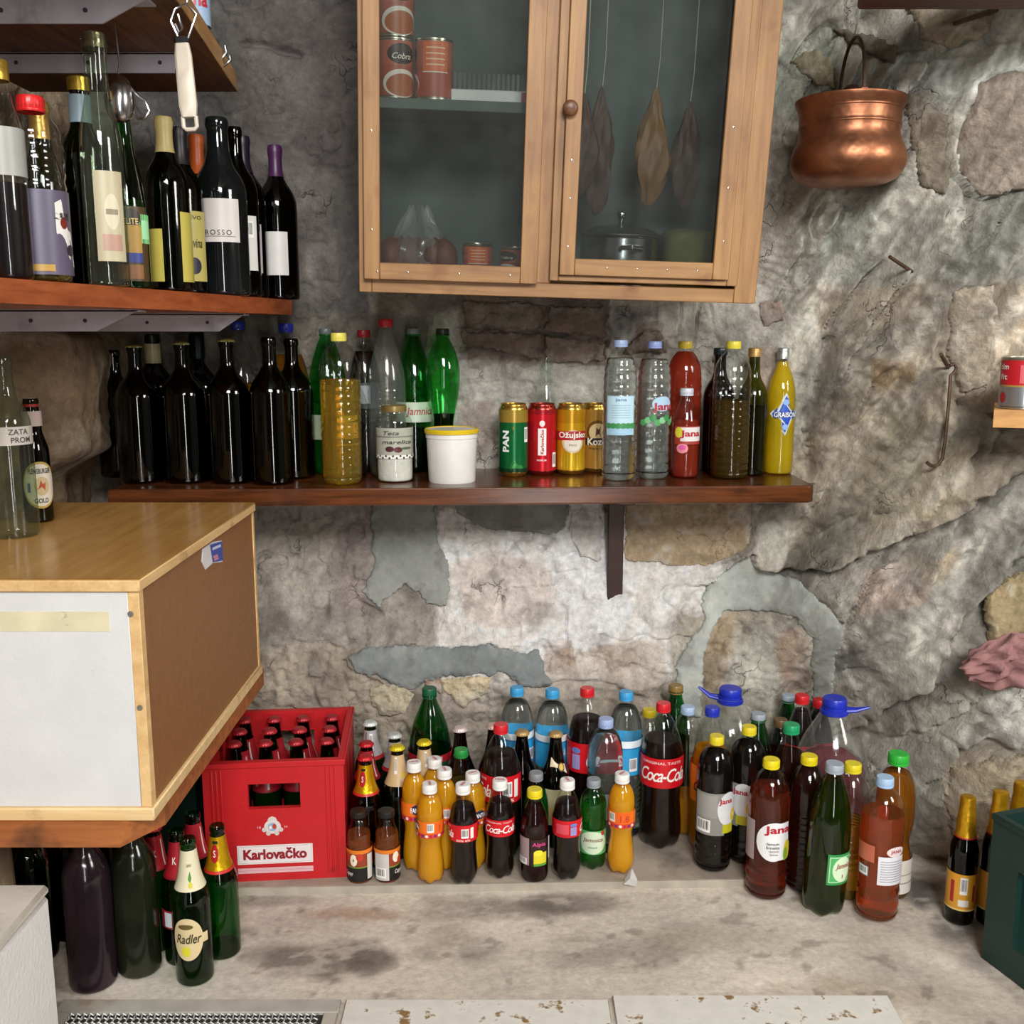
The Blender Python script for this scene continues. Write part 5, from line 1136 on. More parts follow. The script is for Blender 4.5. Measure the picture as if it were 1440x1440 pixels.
bottle('wine_bottle', 'green glass bottle with gold screw cap between oil and yellow liqueur', 'wine', 1062, 489, 40, Y=2.37, shell=GLOL, liq=OLV, fill=.55, cap=('foilcap', '#c9a468', .02, .0150), rn=.0125, **WD)
bottle('liqueur_bottle', 'yellow liqueur bottle with a blue diamond label at the shelf end', 'liqueur', 1102, 489, 40, base=668, pin=1, shell=GLC, liq=GOLD, fill=.90, cap=('foilcap', '#b9b9b4', .025, .0135), rn=.0122, twist=20,
       labels=[(.32, .66, 0, 170, None, [('poly', [(-.75, .5), (0, 1), (.75, .5), (0, 0)], ink('#dfe2ea')), ('poly', [(-.64, .5), (0, .93), (.64, .5), (0, .07)], ink('#2450b8')), ('rect', -.55, .55, .42, .56, ink('#23408f')), T('GRAISON', 0, .49, 1.05, .12, ink('#f2f2f4'), bold=.02), ('ell', 0, .78, .14, .07, ink('#8fb0e8')), ('ell', 0, .2, .14, .07, ink('#8fb0e8'))])], **WD)
for b in ITEMS[n0:]: b['ymax'] = 2.475

# white tub with yellow lid
p = atZ(634, 681, SH); tub = thing('plastic_tub', 'white plastic tub with a yellow lid on the plank shelf', 'tub', (p.x, p.y+.05, SH))
mb = MB(); rr = 36.5/FPX*2.28; tz = .120
mb.lathe([(0, .001), (rr*.88, 0), (rr*.90, .003), (rr*.97, tz*.80), (rr*.97, tz*.81), (rr*1.0, tz*.82), (rr*1.0, tz*.88), (rr*.98, tz*.88), (rr*.985, tz*.97), (0, tz*.97)], 44)
part('body', mb, pm('white_plastic', C('#e2e0dc'), .35, var=.05, dirt=C('#b8b2a4'), dscale=18, dlo=.66, dhi=.7), tub)
mb = MB(); mb.lathe([(rr*.985, tz*.90), (rr*1.04, tz*.905), (rr*1.05, tz*.955), (rr*1.01, tz*.985), (rr*.96, tz*.985), (rr*.94, tz*.965), (0, tz*.965)], 44)
part('lid', mb, plastic('#d8b81c'), tub)
ITEMS.append(dict(dummy=1, x=p.x, y=p.y+.05, z=SH, R=rr*1.05, pin=1, name='', H=.1))
# straw-like stick standing among the bottles
q = atY(362, 482, 2.34)

# ------------------------------------------------------------------ side shelf with the wine collection
LZ = 1.208
eL, eR = Vector((-.655, 1.343)), Vector((-.484, 2.297)); ev = (eR-eL).normalized()
M_red = wood('red_brown_shelf', C('#7a381a'), C('#a85a32'), 'y', rough=.35, scale=5, dirt=C('#5a2410'))
ss = thing('side_shelf', 'red-brown plank shelf on white brackets along the side wall, carrying wine bottles', 'shelf', (-.7, 1.8, LZ-.032))
def abs_child(o, root): o.matrix_parent_inverse = root.matrix_world.inverted() if False else Matrix.Translation(-Vector(root.location)); return o
e0 = eL - ev*.9
mb = MB(); mb.prism([(e0.x, e0.y), (eR.x, eR.y), (-.96, eR.y+.02), (-.96, e0.y)], LZ-.032, LZ)
o = abs_child(part('plank', mb, M_red, ss, False), ss)
M_brk = pm('white_bracket', C('#b9b6c0'), .45, var=.12, dirt=C('#8a8490'), dscale=12)
def bracket(root, Y, tip, low, zt, hh=.036, leg=.28, wx=-.985):
    mb = MB(); mb.prism([(wx, zt), (tip, zt), (low, zt-hh), (wx, zt-hh)], Y, Y+.004, axis='y')
    mb.box((wx, Y, zt-.004), (tip, Y+.034, zt), bev=.0008)
    mb.box((wx, Y, zt-leg), (wx+.012, Y+.036, zt), bev=.001)
    b_ = abs_child(part('bracket', mb, M_brk, root), root)
    for k in range(3):
        x = wx + (low-wx)*(.3+.32*k); m2 = MB(); m2.lathe([(0, 0), (.0035, 0), (.0035, .001), (0, .001)], 10)
        link('screw', m2.mesh('screw', pm('dark_screw', (.04, .04, .05), .5)), b_, (x, Y-.0002, zt-hh*.5), (R_(90), 0, 0))
bracket(ss, 1.75, -.625, -.70, LZ-.032); bracket(ss, 2.13, -.545, -.60, LZ-.032)
n1 = len(ITEMS)
def sb(label, cx, top, w_, off=.055, name='wine_bottle', kind='wine', **kw):
    k = (cx-720)/FPX*.976; Y = (eL.x - .1792*eL.y - off)/(k-.1792)
    return bottle(name, label, kind, cx, top, w_, Y=Y, z0=LZ, **kw)
WL = lambda c='#d9d6d2': ink(c)
sb('gold-capped bottle with silver label and dark drink beside the red-capped bottle', 8, 84, 58, .06, kind='liqueur', name='liquor_bottle', shell=GLC, liq=DARK, fill=.45, cap=('foilcap', '#b8963a', .026, .0155), labels=[(.48, .70, 0, 300, ink('#9c9c98'), [])])
sb('clear ribbed bottle with red cap and a guitar label on the side shelf', 27, 136, 82, .055, kind='pet', name='plastic_bottle', shell=PETC, liq=PALE, fill=.45, cap=('screw', '#cf1c20', .021, .018), rn=.0145, ribs=(.018, .0022, .34, .80), twist=18,
   labels=[(.04, .50, 20, 150, ink('#5a5468'), [('poly', [(-.1, .85), (.1, .9), (.45, .5), (.6, .1), (.3, .2), (-.1, .5)], ink('#e4e0da')), ('ell', .15, .62, .12, .07, ink('#7a2a24')), T('Croatia', .1, .7, .5, .08, ink('#3a2a2a'), rot=90), ('rect', -.7, -.2, .04, .12, ink('#b08a3a')), ('ell', .35, .3, .16, .07, ink('#2f2a3a'))])])
sb('slim olive bottle with gold capsule behind the red-capped bottle', 66, 144, 54, .12, kind='burg', shell=GLOL, liq=OLV, fill=.6, sleeves=[(.80, 1.0, foil('#b5904a'), 'capsule')])
sb('dark green bottle with gold screw cap and pale blue neck paper', 97, 108, 60, .10, kind='wine', shell=GLGD, liq=DARK, fill=.6, cap=('foilcap', '#b89a3c', .022, .0165), labels=[(.79, .92, 0, 359, ink('#8fa6b4'), [], 'neck_label')])
sb('very tall slim clear bottle with cork stopper on the side shelf', 131, 46, 58, .04, kind='tall', name='glass_bottle', shell=GLCG, liq=None, cap=('foilcap', '#9a8a72', .022, .0150), rn=.0165, pin=1, labels=[(.10, .46, 14, 80, ink('#b8ae90'), [('ell', .1, .55, .5, .2, ink('#cdc4a8')), ('rect', -.6, .7, .12, .3, ink('#b08a7a')), ('rect', -.3, .5, .52, .58, ink('#8a8068'))])])
sb('bright green bottle with a colourful label behind the tall clear bottle', 170, 150, 54, .085, kind='flute', shell=GLG, liq=BEERG, fill=.5, cap=('foilcap', '#1f3a2a', .02, .0150), twist=8,
   labels=[(.05, .46, -8, 120, ink('#4a3a20'), [('ell', .1, .85, .5, .12, ink('#2a2014')), ('rect', -.6, .6, .35, .75, ink('#b08a3c')), ('rect', -.6, .6, .25, .38, ink('#2a3a8a')), ('rect', -.6, .6, .03, .22, ink('#8a5a30')), T('ELITE', .1, .8, .7, .08, ink('#d8c070'))]), (.26, .42, 46, 44, ink('#7fd08a'), [('rect', -.7, .7, .15, .8, ink('#a9e4b0'))])])
sb('wine bottle with cream capsule and a yellow label turned aside', 229, 165, 60, .06, shell=GLGD, liq=DARK, fill=.6, sleeves=[(.80, 1.0, ink('#c2b074'), 'capsule')], labels=[(.06, .36, -48, 60, ink('#b8ac50'), []), (.06, .46, 75, 90, ink('#b8ac50'), [])])
sb('wine bottle with yellow crest label under the hanging peeler', 262, 180, 58, .085, shell=GLGD, liq=DARK, fill=.6, sleeves=[(.78, 1.0, ink('#1c1a1c'), 'capsule')],
   labels=[(.08, .50, 12, 120, ink('#b9ad62'), [T('KUTJEVO', 0, .9, 1.3, .07, ink('#4a4020')), T('Graševina', .05, .55, 1.2, .14, ink('#3a3420'), shear=.2), ('ell', .2, .22, .35, .12, ink('#2a2a3a'))])])
sb('wine bottle with orange capsule in the back of the side shelf', 283, 190, 54, .14, shell=GLGD, liq=DARK, fill=.6, sleeves=[(.76, 1.0, ink('#b8541c'), 'capsule')])
sb('big broad-shouldered wine bottle with plain white label on the side shelf', 304, 166, 74, .055, kind='magnum', shell=shell('blue_black_glass', (.03, .055, .05), rough=.06, ior=1.55, haze=.02, hazecol=(.3, .38, .4)), liq=DARK, fill=.5, rn=.0195, pin=1,
   labels=[(.30, .54, -15, 110, ink('#cfc8c4'), [T('ROSSO', .15, .22, 1.0, .12, ink('#4a4440'), sp=1.3), ('rect', -.6, .8, .12, .14, ink('#8a8480'))])])
sb('black bottle with white label right beside the broad bottle', 327, 179, 58, .075, shell=GLK, liq=DARK, fill=.6, labels=[(.16, .48, -10, 130, WL(), [('bar', .5, .8, .6, .9)])])
sb('black bottle with purple capsule near the shelf end', 345, 192, 58, .06, shell=GLK, liq=DARK, fill=.6, sleeves=[(.78, 1.0, ink('#241a2c'), 'capsule')], labels=[(.16, .46, -10, 110, WL('#d3d0ce'), [])])
sb('last black bottle at the end of the side shelf, violet capsule', 360, 205, 58, .05, shell=GLK, liq=DARK, fill=.6, sleeves=[(.80, 1.0, ink('#47204a'), 'capsule')], labels=[(.16, .44, -18, 90, WL('#d8d5d2'), [])])

# ------------------------------------------------------------------ bottles on the laminate box
BXZ = .795
def swing(root, b, prof, Ht):
    M = pm('bail_wire', C('#8a8478'), .35, metal=.8); mb = MB()
    for s in (-1, 1): mb.tube([(s*.017, 0, Ht*.78), (s*.020, -.004, Ht*.90), (s*.012, -.002, Ht*1.0)], .0011, 6)
    part('bail', mb, M, root)
    mb = MB(); mb.lathe([(0, 0), (.012, 0), (.0135, .004), (.012, .012), (0, .014)], 20); link('stopper', mb.mesh('stopper', pm('porcelain', C('#cfc8c2'), .25)), root, (0, 0, b['H']-.012))
    mb = MB(); mb.lathe([(.0138, 0), (.0138, .005), (.011, .006)], 18); link('gasket', mb.mesh('gasket', plastic('#a02a24')), root, (0, 0, b['H']-.015))
bottle('beer_bottle', 'brown swing-top beer bottle with oval cream label on the laminate box', 'beer', 42, 560, 39, Y=1.86, z0=BXZ, pin=1, shell=GLB, liq=DARK, fill=.7, rn=.0125, extra=swing, twist=14,
       labels=[(.12, .50, 0, 150, None, [('ell', 0, .5, .95, .5, ink('#b89a4a')), ('ell', 0, .5, .87, .45, ink('#ddd4c4')), T('FLENSBURGER', 0, .80, 1.15, .11, ink('#2a3040'), bold=.02), T('GOLD', 0, .17, .7, .10, ink('#2a3040'), bold=.02), ('ell', .05, .48, .38, .2, ink('#c9b48a')), ('poly', [(-.2, .4), (0, .6), (.25, .55), (.2, .38)], ink('#b0503a')), ('rect', -.66, -.5, .35, .55, ink('#5a6a90'))]), (.78, .90, 0, 300, ink('#cdb9b4'), [], 'neck_label')])
bottle('glass_bottle', 'greenish glass bottle with a handwritten paper strip on the laminate box', 'wine', 2, 500, 62, Y=1.72, z0=BXZ, pin=1, shell=GLCG, liq=None, rn=.0145, labels=[(.52, .62, 24, 110, ink('#cfcac0'), [T('ZATA', .0, .72, .9, .3, ink('#4a4640')), T('PROM', .1, .28, .9, .3, ink('#4a4640'))])])

bottle('water_bottle', 'clear water bottle with red lettering on the topmost side shelf', 'pet', 273, 20, 44, Y=1.90, H=.32, z0=1.655, pin=1, shell=PETC, liq=WATER, fill=.8, cap=('screw', '#8fa0d4', .0155, .0155), labels=[(.02, .30, 0, 320, ink('#8fa9c4'), [T('Jana', .02, .42, .62, .40, ink('#a8202e'), bold=.03)])])

# ------------------------------------------------------------------ build all bottles
def px_of(p):
    d = depth(p); return 720 + FPX*p[0]/d
for b in ITEMS: b['_top'] = b['z'] + b['H']
bench = [b for b in ITEMS if b['z'] < .1]
for b in bench:
    if b.get('ymax') is None and b['x'] < .55: b['ymax'] = 2.345
def crate_side(a):                                         # the red crate and the darker crate keep their room
    if a['x0'] > -.40 and a['z'] > .005: return max(a['x'], -.336 - .12*max(a['y']-1.97, 0) + a['R'])
    return a['x']
_keep = {id(b): (b['x']/b['y'], (CAM_Z - b['z'] - b['H'])/b['y']) for b in ITEMS}
relax(bench, crate_side=crate_side); relax([b for b in ITEMS if abs(b['z']-SH) < .05]); relax([b for b in ITEMS if abs(b['z']-LZ) < .05])
for b in ITEMS:                                            # keep each bottle's height in proportion to where it ended up
    if b.get('dummy') or b.get('pin'): continue
    k = _keep[id(b)]; nh = CAM_Z - b['z'] - k[1]*b['y']
    b['H'] = min(max(nh, b['H']*.88), b['H']*1.12)
for b in ITEMS:
    if not b.get('dummy'): build_bottle(b)

# ------------------------------------------------------------------ topmost side shelf
TZ = 1.62
ts = thing('side_shelf', 'highest brown board on white brackets with hooks and a peeler hanging from it', 'shelf', (-.7, 1.7, TZ))
M_top = wood('brown_board', C('#4a2c1a'), C('#8a5a34'), 'y', rough=.55, scale=4)
M_topedge = wood('pale_board_edge', C('#8a6238'), C('#b98f5c'), 'y', rough=.55, scale=4)
mb = MB(); mb.prism([(-.45, 1.2), (-.502, 1.683), (-.56, 2.2), (-.98, 2.2), (-.98, 1.2)], TZ, TZ+.035)
abs_child(part('plank', mb, M_top, ts, False), ts)
mb = MB(); mb.prism([(-.449, 1.2), (-.501, 1.683), (-.559, 2.201), (-.562, 2.2), (-.505, 1.683), (-.453, 1.2)], TZ+.001, TZ+.036)
abs_child(part('edge_strip', mb, M_topedge, ts, False), ts)
bracket(ts, 1.60, -.53, -.60, TZ, .036, .2); bracket(ts, 1.90, -.585, -.592, TZ, .034, .2)
# hooks and peeler
M_steel = pm('steel', C('#c9c9cc'), .22, metal=1.0, var=.1)
def pth(pts, Y): return [atY(x, y, Y) for x, y in pts]
mb = MB(); mb.tube(pth([(298, 60), (298, 72), (302, 82), (312, 82), (318, 74), (316, 64)], 2.02), .0028, 8); mb.tube(pth([(300, 70), (304, 84), (316, 92), (324, 84), (322, 78)], 2.03), .0028, 8)
hk = thing('steel_hook', 'bent steel double hook on the edge of the highest board', 'hook', atY(300, 60, 2.02)); hk.rotation_euler = (0, 0, 0)
abs_child(part('hook_wire', mb, M_steel, hk), hk)
mb = MB(); k0 = atY(297, 62, 2.02); mb.box((k0.x-.006, k0.y-.004, k0.z-.002), (k0.x+.008, k0.y+.03, k0.z+.012), bev=.001); abs_child(part('mounting_plate', mb, M_steel, hk), hk)
PYp = 1.63
pe = thing('vegetable_peeler', 'peeler with long off-white handle hanging from the highest board', 'peeler', atY(261, 183, PYp))
a, b = atY(256, 60, PYp), atY(268, 182, PYp); ax = (b-a).normalized(); sd = Vector((ax.z, 0, -ax.x))
def strip(a, b, w0, w1, th, n=6):
    mb = MB(); ax = (b-a); vs = []; fs = []
    s = Vector((ax.z, 0, -ax.x)).normalized(); f = Vector((0, 1, 0))
    for i in range(n+1):
        t = i/n; p = a + ax*t; w_ = w0 + (w1-w0)*t; ww = w_*(1 if 0 < i < n else .8)
        for (u, v) in ((-1, -.5), (-.7, -1), (.7, -1), (1, -.5), (1, .5), (.7, 1), (-.7, 1), (-1, .5)): vs.append(p + s*u*ww/2 + f*v*th/2)
    for i in range(n):
        for k in range(8): fs.append((i*8+k, i*8+(k+1) % 8, (i+1)*8+(k+1) % 8, (i+1)*8+k))
    fs.append(tuple(range(8))[::-1]); fs.append(tuple(n*8+k for k in range(8))); mb.add(vs, fs); return mb
M_hand = pm('aged_white_plastic', C('#cfc4b4'), .45, var=.1, dirt=C('#9a8a72'), dscale=40, dlo=.58, dhi=.7)
abs_child(part('handle', strip(a, a + (b-a)*.86, .024, .027, .012), M_hand, pe), pe)
mb = MB(); q0 = a + (b-a)*.85; q1 = b; s_ = Vector(((b-a).z, 0, -(b-a).x)).normalized()
mb.tube([q0 - s_*.010, q0 + (q1-q0)*.8 - s_*.010, q1 - s_*.006, q1 + s_*.006, q0 + (q1-q0)*.8 + s_*.010, q0 + s_*.010], .0032, 8)
abs_child(part('hanging_eye', mb, M_hand, pe), pe)
abs_child(part('collar', strip(a + (a-b)*.06, a + (b-a)*.01, .020, .023, .014), plastic('#151515'), pe), pe)
mb = MB(); mb.tube(pth([(252, 56), (240, 30), (246, 12), (262, 4), (276, 20), (264, 54)], PYp), .0022, 8); mb.tube(pth([(246, 34), (252, 46), (256, 40), (250, 20)], PYp), .0026, 8)
abs_child(part('blade_loop', mb, M_steel, pe), pe)
mb = MB(); mb.tube([atY(262, 5, PYp), atY(266, -8, PYp), Vector((-.4935, 1.655, TZ+.012))], .002, 6); abs_child(part('hanging_hook', mb, M_steel, pe), pe)
# ladle behind the tall bottle
ld = thing('ladle', 'shiny steel ladle with curled wire handle hanging among the bottles', 'ladle', atY(168, 160, 1.72))
mb = MB(); c0 = atY(168, 140, 1.72)
pr = [(.0, -.036), (.012, -.034), (.020, -.024), (.0235, -.006), (.022, .014), (.015, .030), (.006, .038), (.0, .039)]
mb.lathe(chaikin(pr, 2), 28, cx=c0.x, cy=c0.y, cz=c0.z); abs_child(part('bowl', mb, M_steel, ld), ld)
mb = MB(); mb.tube(pth([(180, 118), (190, 130), (204, 142), (210, 156), (204, 166), (194, 167), (188, 158)], 1.72), .0022, 8); abs_child(part('wire_handle', mb, M_steel, ld), ld)
mb = MB(); mb.tube([c0 + Vector((0, 0, .036)), atY(168, 90, 1.72), Vector((c0.x, 1.72, TZ-.0005))], .0016, 6); abs_child(part('hanging_wire', mb, M_steel, ld), ld)

# ------------------------------------------------------------------ laminate box on the lower side shelf
X1, Y0b, Y1b, Z0b, Z1b = -.53, 1.411, 2.07, .43, .795
bx = thing('laminate_box', 'cupboard box with yellow-brown laminate top, white end and brown hardboard face', 'box', (-.72, 1.74, Z0b))
M_lam = wood('laminate_top', C('#a87a3e'), C('#c79a58'), 'y', rough=.22, scale=3, bump=.03)
M_chip = wood('raw_edge', C('#c39a63'), C('#e0bd86'), 'y', rough=.7, scale=4, dirt=C('#6a4a2c'))
M_chipx = wood('raw_edge_across', C('#c9a673'), C('#e3c592'), 'x', rough=.7, scale=4, dirt=C('#6a4a2c'))
M_hard = pm('hardboard', C('#8a5c33'), .5, var=.12, vscale=60, bump=.15, bscale=200)
M_wp = pm('white_panel', C('#d2d2d2'), .5, var=.05, vscale=15, bump=.1, bscale=150, dirt=C('#a8a49c'), dscale=45, dlo=.70, dhi=.73)
def bp(name, a, b, mat, bev=.001, **kw):
    mb = MB(); mb.box(a, b, bev=bev); return abs_child(part(name, mb, mat, bx, **kw), bx)
bp('top_board', (-.95, Y0b-.006, Z1b-.018), (X1+.004, Y1b, Z1b-.0008), M_chip, .002)
bp('laminate_sheet', (-.95, Y0b-.005, Z1b-.0008), (X1+.003, Y1b, Z1b), M_lam, 0)
bp('bottom_board', (-.95, Y0b-.006, Z0b), (X1+.004, Y1b, Z0b+.020), M_chipx, .002)
bp('end_panel', (-.95, Y0b, Z0b+.020), (X1-.016, Y0b+.016, Z1b-.018), M_wp, .001, label='white painted end panel')
bp('corner_strip', (X1-.016, Y0b, Z0b+.020), (X1, Y0b+.018, Z1b-.018), M_chip, .001)
bp('edge_strip', (X1-.016, Y1b-.012, Z0b+.020), (X1, Y1b, Z1b-.018), M_chip, .001)
bp('hardboard_panel', (X1-.012, Y0b+.018, Z0b+.020), (X1-.002, Y1b-.012, Z1b-.018), M_hard, 0, label='brown hardboard face')
bp('back_panel', (-.95, Y1b-.012, Z0b+.020), (X1-.016, Y1b, Z1b-.018), M_hard, 0)
for px, py in ((184, 863), (197, 995)):
    p = atY(px, py, Y0b); mb = MB(); mb.lathe([(0, 0), (.0042, 0), (.0042, .0015), (0, .0022)], 14)
    o = link('screw', mb.mesh('screw', pm('zinc', C('#b0aca4'), .35, metal=.8)), bx); o.rotation_euler = (R_(90), 0, 0); o.location = Vector((p.x, Y0b-.0005, p.z)) - bx.location
ta, tb = atY(-60, 860, Y0b), atY(155, 888, Y0b)
M_tape = pm('yellowed_tape', C('#d8cfae'), .4, var=.15, vscale=18, dirt=C('#a9a48c'), dscale=30, dlo=.6, dhi=.66)
bp('tape_strip', (-.95, Y0b-.0008, tb.z), (tb.x, Y0b, ta.z), M_tape, 0, label='yellowed strip of masking tape')
p0 = atY(285, 800, 1.78); mb = MB()
yc = None
for k in range(1):
    def face_pt(px, py):
        d = ray(px, py); t = X1/d.x; return Vector((X1-.0012, d.y*t, CAM_Z + d.z*t))
    poly = [face_pt(*q) for q in ((286, 772), (300, 762), (313, 760), (314, 790), (300, 792), (290, 801), (285, 790))]
    n = len(poly); vs = poly + [q + Vector((-.0012, 0, 0)) for q in poly]
    mb.add(vs, [tuple(range(n)), tuple(range(n, 2*n))[::-1]] + [(i, n+i, n+(i+1) % n, (i+1) % n) for i in range(n)], ink('#d9d6d8'))
    poly = [face_pt(*q) + Vector((.0006, 0, 0)) for q in ((296, 766), (313, 761), (314, 788), (300, 791))]; mb.add(poly, [(0, 1, 2, 3)], ink('#3a4aa0'))
    poly = [face_pt(*q) + Vector((.0009, 0, 0)) for q in ((300, 782), (306, 779), (308, 786), (302, 789))]; mb.add(poly, [(0, 1, 2, 3)], ink('#c9809a'))
    poly = [face_pt(*q) + Vector((.0009, 0, 0)) for q in ((299, 770), (311, 765), (311, 769), (299, 774))]; mb.add(poly, [(0, 1, 2, 3)], ink('#c9cce8'))
abs_child(part('torn_sticker', mb, None, bx, False, label='torn blue and white sticker'), bx)
# plank under the box
lp = thing('side_shelf', 'lowest thick reddish plank carrying the laminate box, chamfered corner', 'shelf', (-.72, 1.74, Z0b-.036))
mb = MB(); mb.prism([(-.96, 1.395), (-.575, 1.395), (-.532, 1.465), (-.532, 2.1), (-.96, 2.1)], Z0b-.036, Z0b)
abs_child(part('plank', mb, wood('rough_red_plank', C('#7a3f1c'), C('#b06a34'), 'x', rough=.6, scale=4, dirt=C('#4a2a18')), lp, False), lp)
bracket(lp, 1.50, -.62, -.70, Z0b-.036, .03, .2)

# ------------------------------------------------------------------ white foam box, rough block, dark crate in the corner
c0 = atZ(68, 1243, .35)
fb = thing('foam_box', 'white foam box with grubby grey top in front of the dark bottles', 'box', (c0.x-.15, c0.y-.25, 0))
M_foam = pm('white_foam', C('#e4e3e2'), .6, var=.05, vscale=12, bump=.25, bscale=140)
mb = MB(); mb.box((c0.x-.24, c0.y-.52, 0), (c0.x, c0.y, .335), bev=.006); abs_child(part('body', mb, M_foam, fb), fb)
mb = MB(); mb.box((c0.x-.24, c0.y-.52, .335), (c0.x+.001, c0.y+.001, .35), bev=.005); abs_child(part('lid', mb, pm('grubby_foam', C('#c4bfb4'), .7, var=.2, vscale=9, bump=.3, dirt=C('#7a6f60'), dscale=8), fb), fb)
def rock_mesh(name, c, s, seed, mat):
    n, m = 22, 30; vs = []; fs = []
    for i in range(n+1):
        th = math.pi*i/n
        for j in range(m):
            ph = 2*math.pi*j/m; d = Vector((math.sin(th)*math.cos(ph), math.sin(th)*math.sin(ph), math.cos(th)))
            k = max(abs(d.x), abs(d.y), abs(d.z)); r = (1/k)**.75
            nz = .12*(float(fbm(np.array([ph*2+seed]), np.array([th*3]), seed, 4)[0])-.5)*math.sin(th)
            vs.append((c[0]+d.x*s[0]*(r+nz), c[1]+d.y*s[1]*(r+nz), max(c[2]+d.z*s[2]*(r+nz), 0.0)))
    for i in range(n):
        for j in range(m): fs.append((i*m+j, (i+1)*m+j, (i+1)*m+(j+1) % m, i*m+(j+1) % m))
    mb = MB(); mb.add(vs, fs); return mb
mb = rock_mesh('stone_block', (-.90, 1.56, .16), (.05, .08, .17), 3, None)
o = link('stone_block', mb.mesh('stone_block', pm('brown_rough_stone', C('#8f7c62'), .85, var=.3, vscale=14, bump=.7, bscale=40), angle=80)); tag(o, 'rough brown stone block at the side wall under the lowest shelf', 'stone')

def crate(name, label, loc, rotz, W, D, H, mat, hole, ribs=True, side_hole=None):
    r = thing(name, label, 'crate', loc, rotz); t = .012
    hx, hz0, hz1 = hole
    def panel(nm, f, wd, hl=True):
        mb = MB()
        if hl:
            mb.box(*f(-wd/2, wd/2, 0, hz0)); mb.box(*f(-wd/2, -hx, hz0, hz1)); mb.box(*f(hx, wd/2, hz0, hz1)); mb.box(*f(-wd/2, wd/2, hz1, H))
        else: mb.box(*f(-wd/2, wd/2, 0, H))
        return part(nm, mb, mat, r, False)
    pf = panel('front_panel', lambda a, b, c, d: ((a, 0, c), (b, t, d)), W)
    panel('back_panel', lambda a, b, c, d: ((a, D-t, c), (b, D, d)), W)
    for s, nm in ((-1, 'side_panel'), (1, 'side_panel')):
        panel(nm, (lambda s: lambda a, b, c, d: ((s*(W/2)-(t if s > 0 else 0), D/2+a, c), (s*(W/2)+(0 if s > 0 else t), D/2+b, d)))(s), D-2*t, hl=side_hole is not None)
    mb = MB(); mb.box((-W/2+t, t, .003), (W/2-t, D-t, .010)); part('base', mb, mat, r, False)
    mb = MB()
    for a, b in (((-W/2-.003, -.003, H-.012), (W/2+.003, .0, H)), ((-W/2-.003, D, H-.012), (W/2+.003, D+.003, H)), ((-W/2-.003, 0, H-.012), (-W/2, D, H)), ((W/2, 0, H-.012), (W/2+.003, D, H))): mb.box(a, b, bev=.001)
    part('rim', mb, mat, r)
    if ribs:
        for s in (-1, 1):
            for k in range(3):
                x = s*(W/2-.018-.009*k); mb = MB(); mb.box((x-.002, -.0018, .012), (x+.002, .0, H-.016), bev=.0008); part('rib', mb, mat, r)
    return r
M_cr = pm('red_crate_plastic', C('#c01c22'), .42, var=.07, vscale=20, bump=.08, bscale=120, dirt=C('#8a1c20'), dscale=14, dlo=.66, dhi=.74)
cl_, cr_ = Vector((-.630, 1.960)), Vector((-.346, 1.977))
ang = math.atan2(cr_.y-cl_.y, cr_.x-cl_.x) + R_(1.5)
W_, D__, H_ = .285, .298, .262
rc = crate('beer_crate', 'red plastic beer crate with white name plate, full of red-capped bottles', ((cl_.x+cr_.x)/2, (cl_.y+cr_.y)/2, BZ), ang, W_, D__, H_, M_cr, (.0525, .160, .214), ribs=True)
def flat(prims):
    mb = MB(); o = 0
    for q in prims:
        o += .0002; y = -.0004 - o
        if q[0] == 'rect':
            a, b, c, d, m = q[1:]; mb.add([(a, y, c), (b, y, c), (b, y, d), (a, y, d)], [(0, 1, 2, 3)], m)
        elif q[0] == 'ell':
            cx, cz, rx, rz, m = q[1:]; mb.add([(cx+rx*math.cos(2*math.pi*i/24), y, cz+rz*math.sin(2*math.pi*i/24)) for i in range(24)], [tuple(range(24))], m)
        elif q[0] == 'poly': mb.add([(a, y, c) for a, c in q[1]], [tuple(range(len(q[1])))], q[2])
        elif q[0] == 'text':
            s, cx, cz, ww, hh, m = q[1:7]; vs, fs, _ = text_mesh(s, q[7] if len(q) > 7 else .02); mb.add([(cx+a*ww, y, cz+b*hh) for a, b in vs], fs, m)
    return mb
WH = ink('#e4dcdc'); DR = ink('#8f1a26')
part('name_plate', flat([('rect', -.080, .074, .038, .080, WH), ('rect', -.0775, .0715, .0405, .0775, ink('#c9a9ac')), ('rect', -.0768, .0708, .0412, .0768, WH), ('text', 'Karlovačko', -.003, .0605, .130, .0255, DR, .045), ('rect', -.080, .074, .018, .030, ink('#dcaeb4')), ('rect', -.080, .074, .0235, .0245, ink('#c98890'))]), None, rc, False, label='white plate with dark red lettering')
part('crest', flat([('ell', -.006, .120, .017, .0155, ink('#ded6d2')), ('poly', [(-.016, .134), (.004, .134), (.001, .140), (-.006, .143), (-.013, .140)], ink('#d6ccc4')), *[('ell', -.006+.018*math.cos(t), .119+.015*math.sin(t), .005, .005, ink('#d0c6c0')) for t in (3.5, 4.2, 5.2, 5.9)], ('ell', -.006, .120, .009, .009, ink('#8fb0d0')), ('ell', -.002, .121, .004, .006, ink('#c2452e')), ('ell', -.010, .119, .003, .004, ink('#e8e4e0')), ('text', '18', -.033, .120, .007, .005, ink('#e0a8a8')), ('text', '54', .021, .120, .007, .005, ink('#e0a8a8'))]), None, rc, False, label='pale crest emblem')
for i in range(24):
    mb = MB(); x = -.060 + i*.005; mb.box((x-.0012, D__-.0142, .222), (x+.0012, D__-.012, .256)); part('grip_rib', mb, M_cr, rc, False)
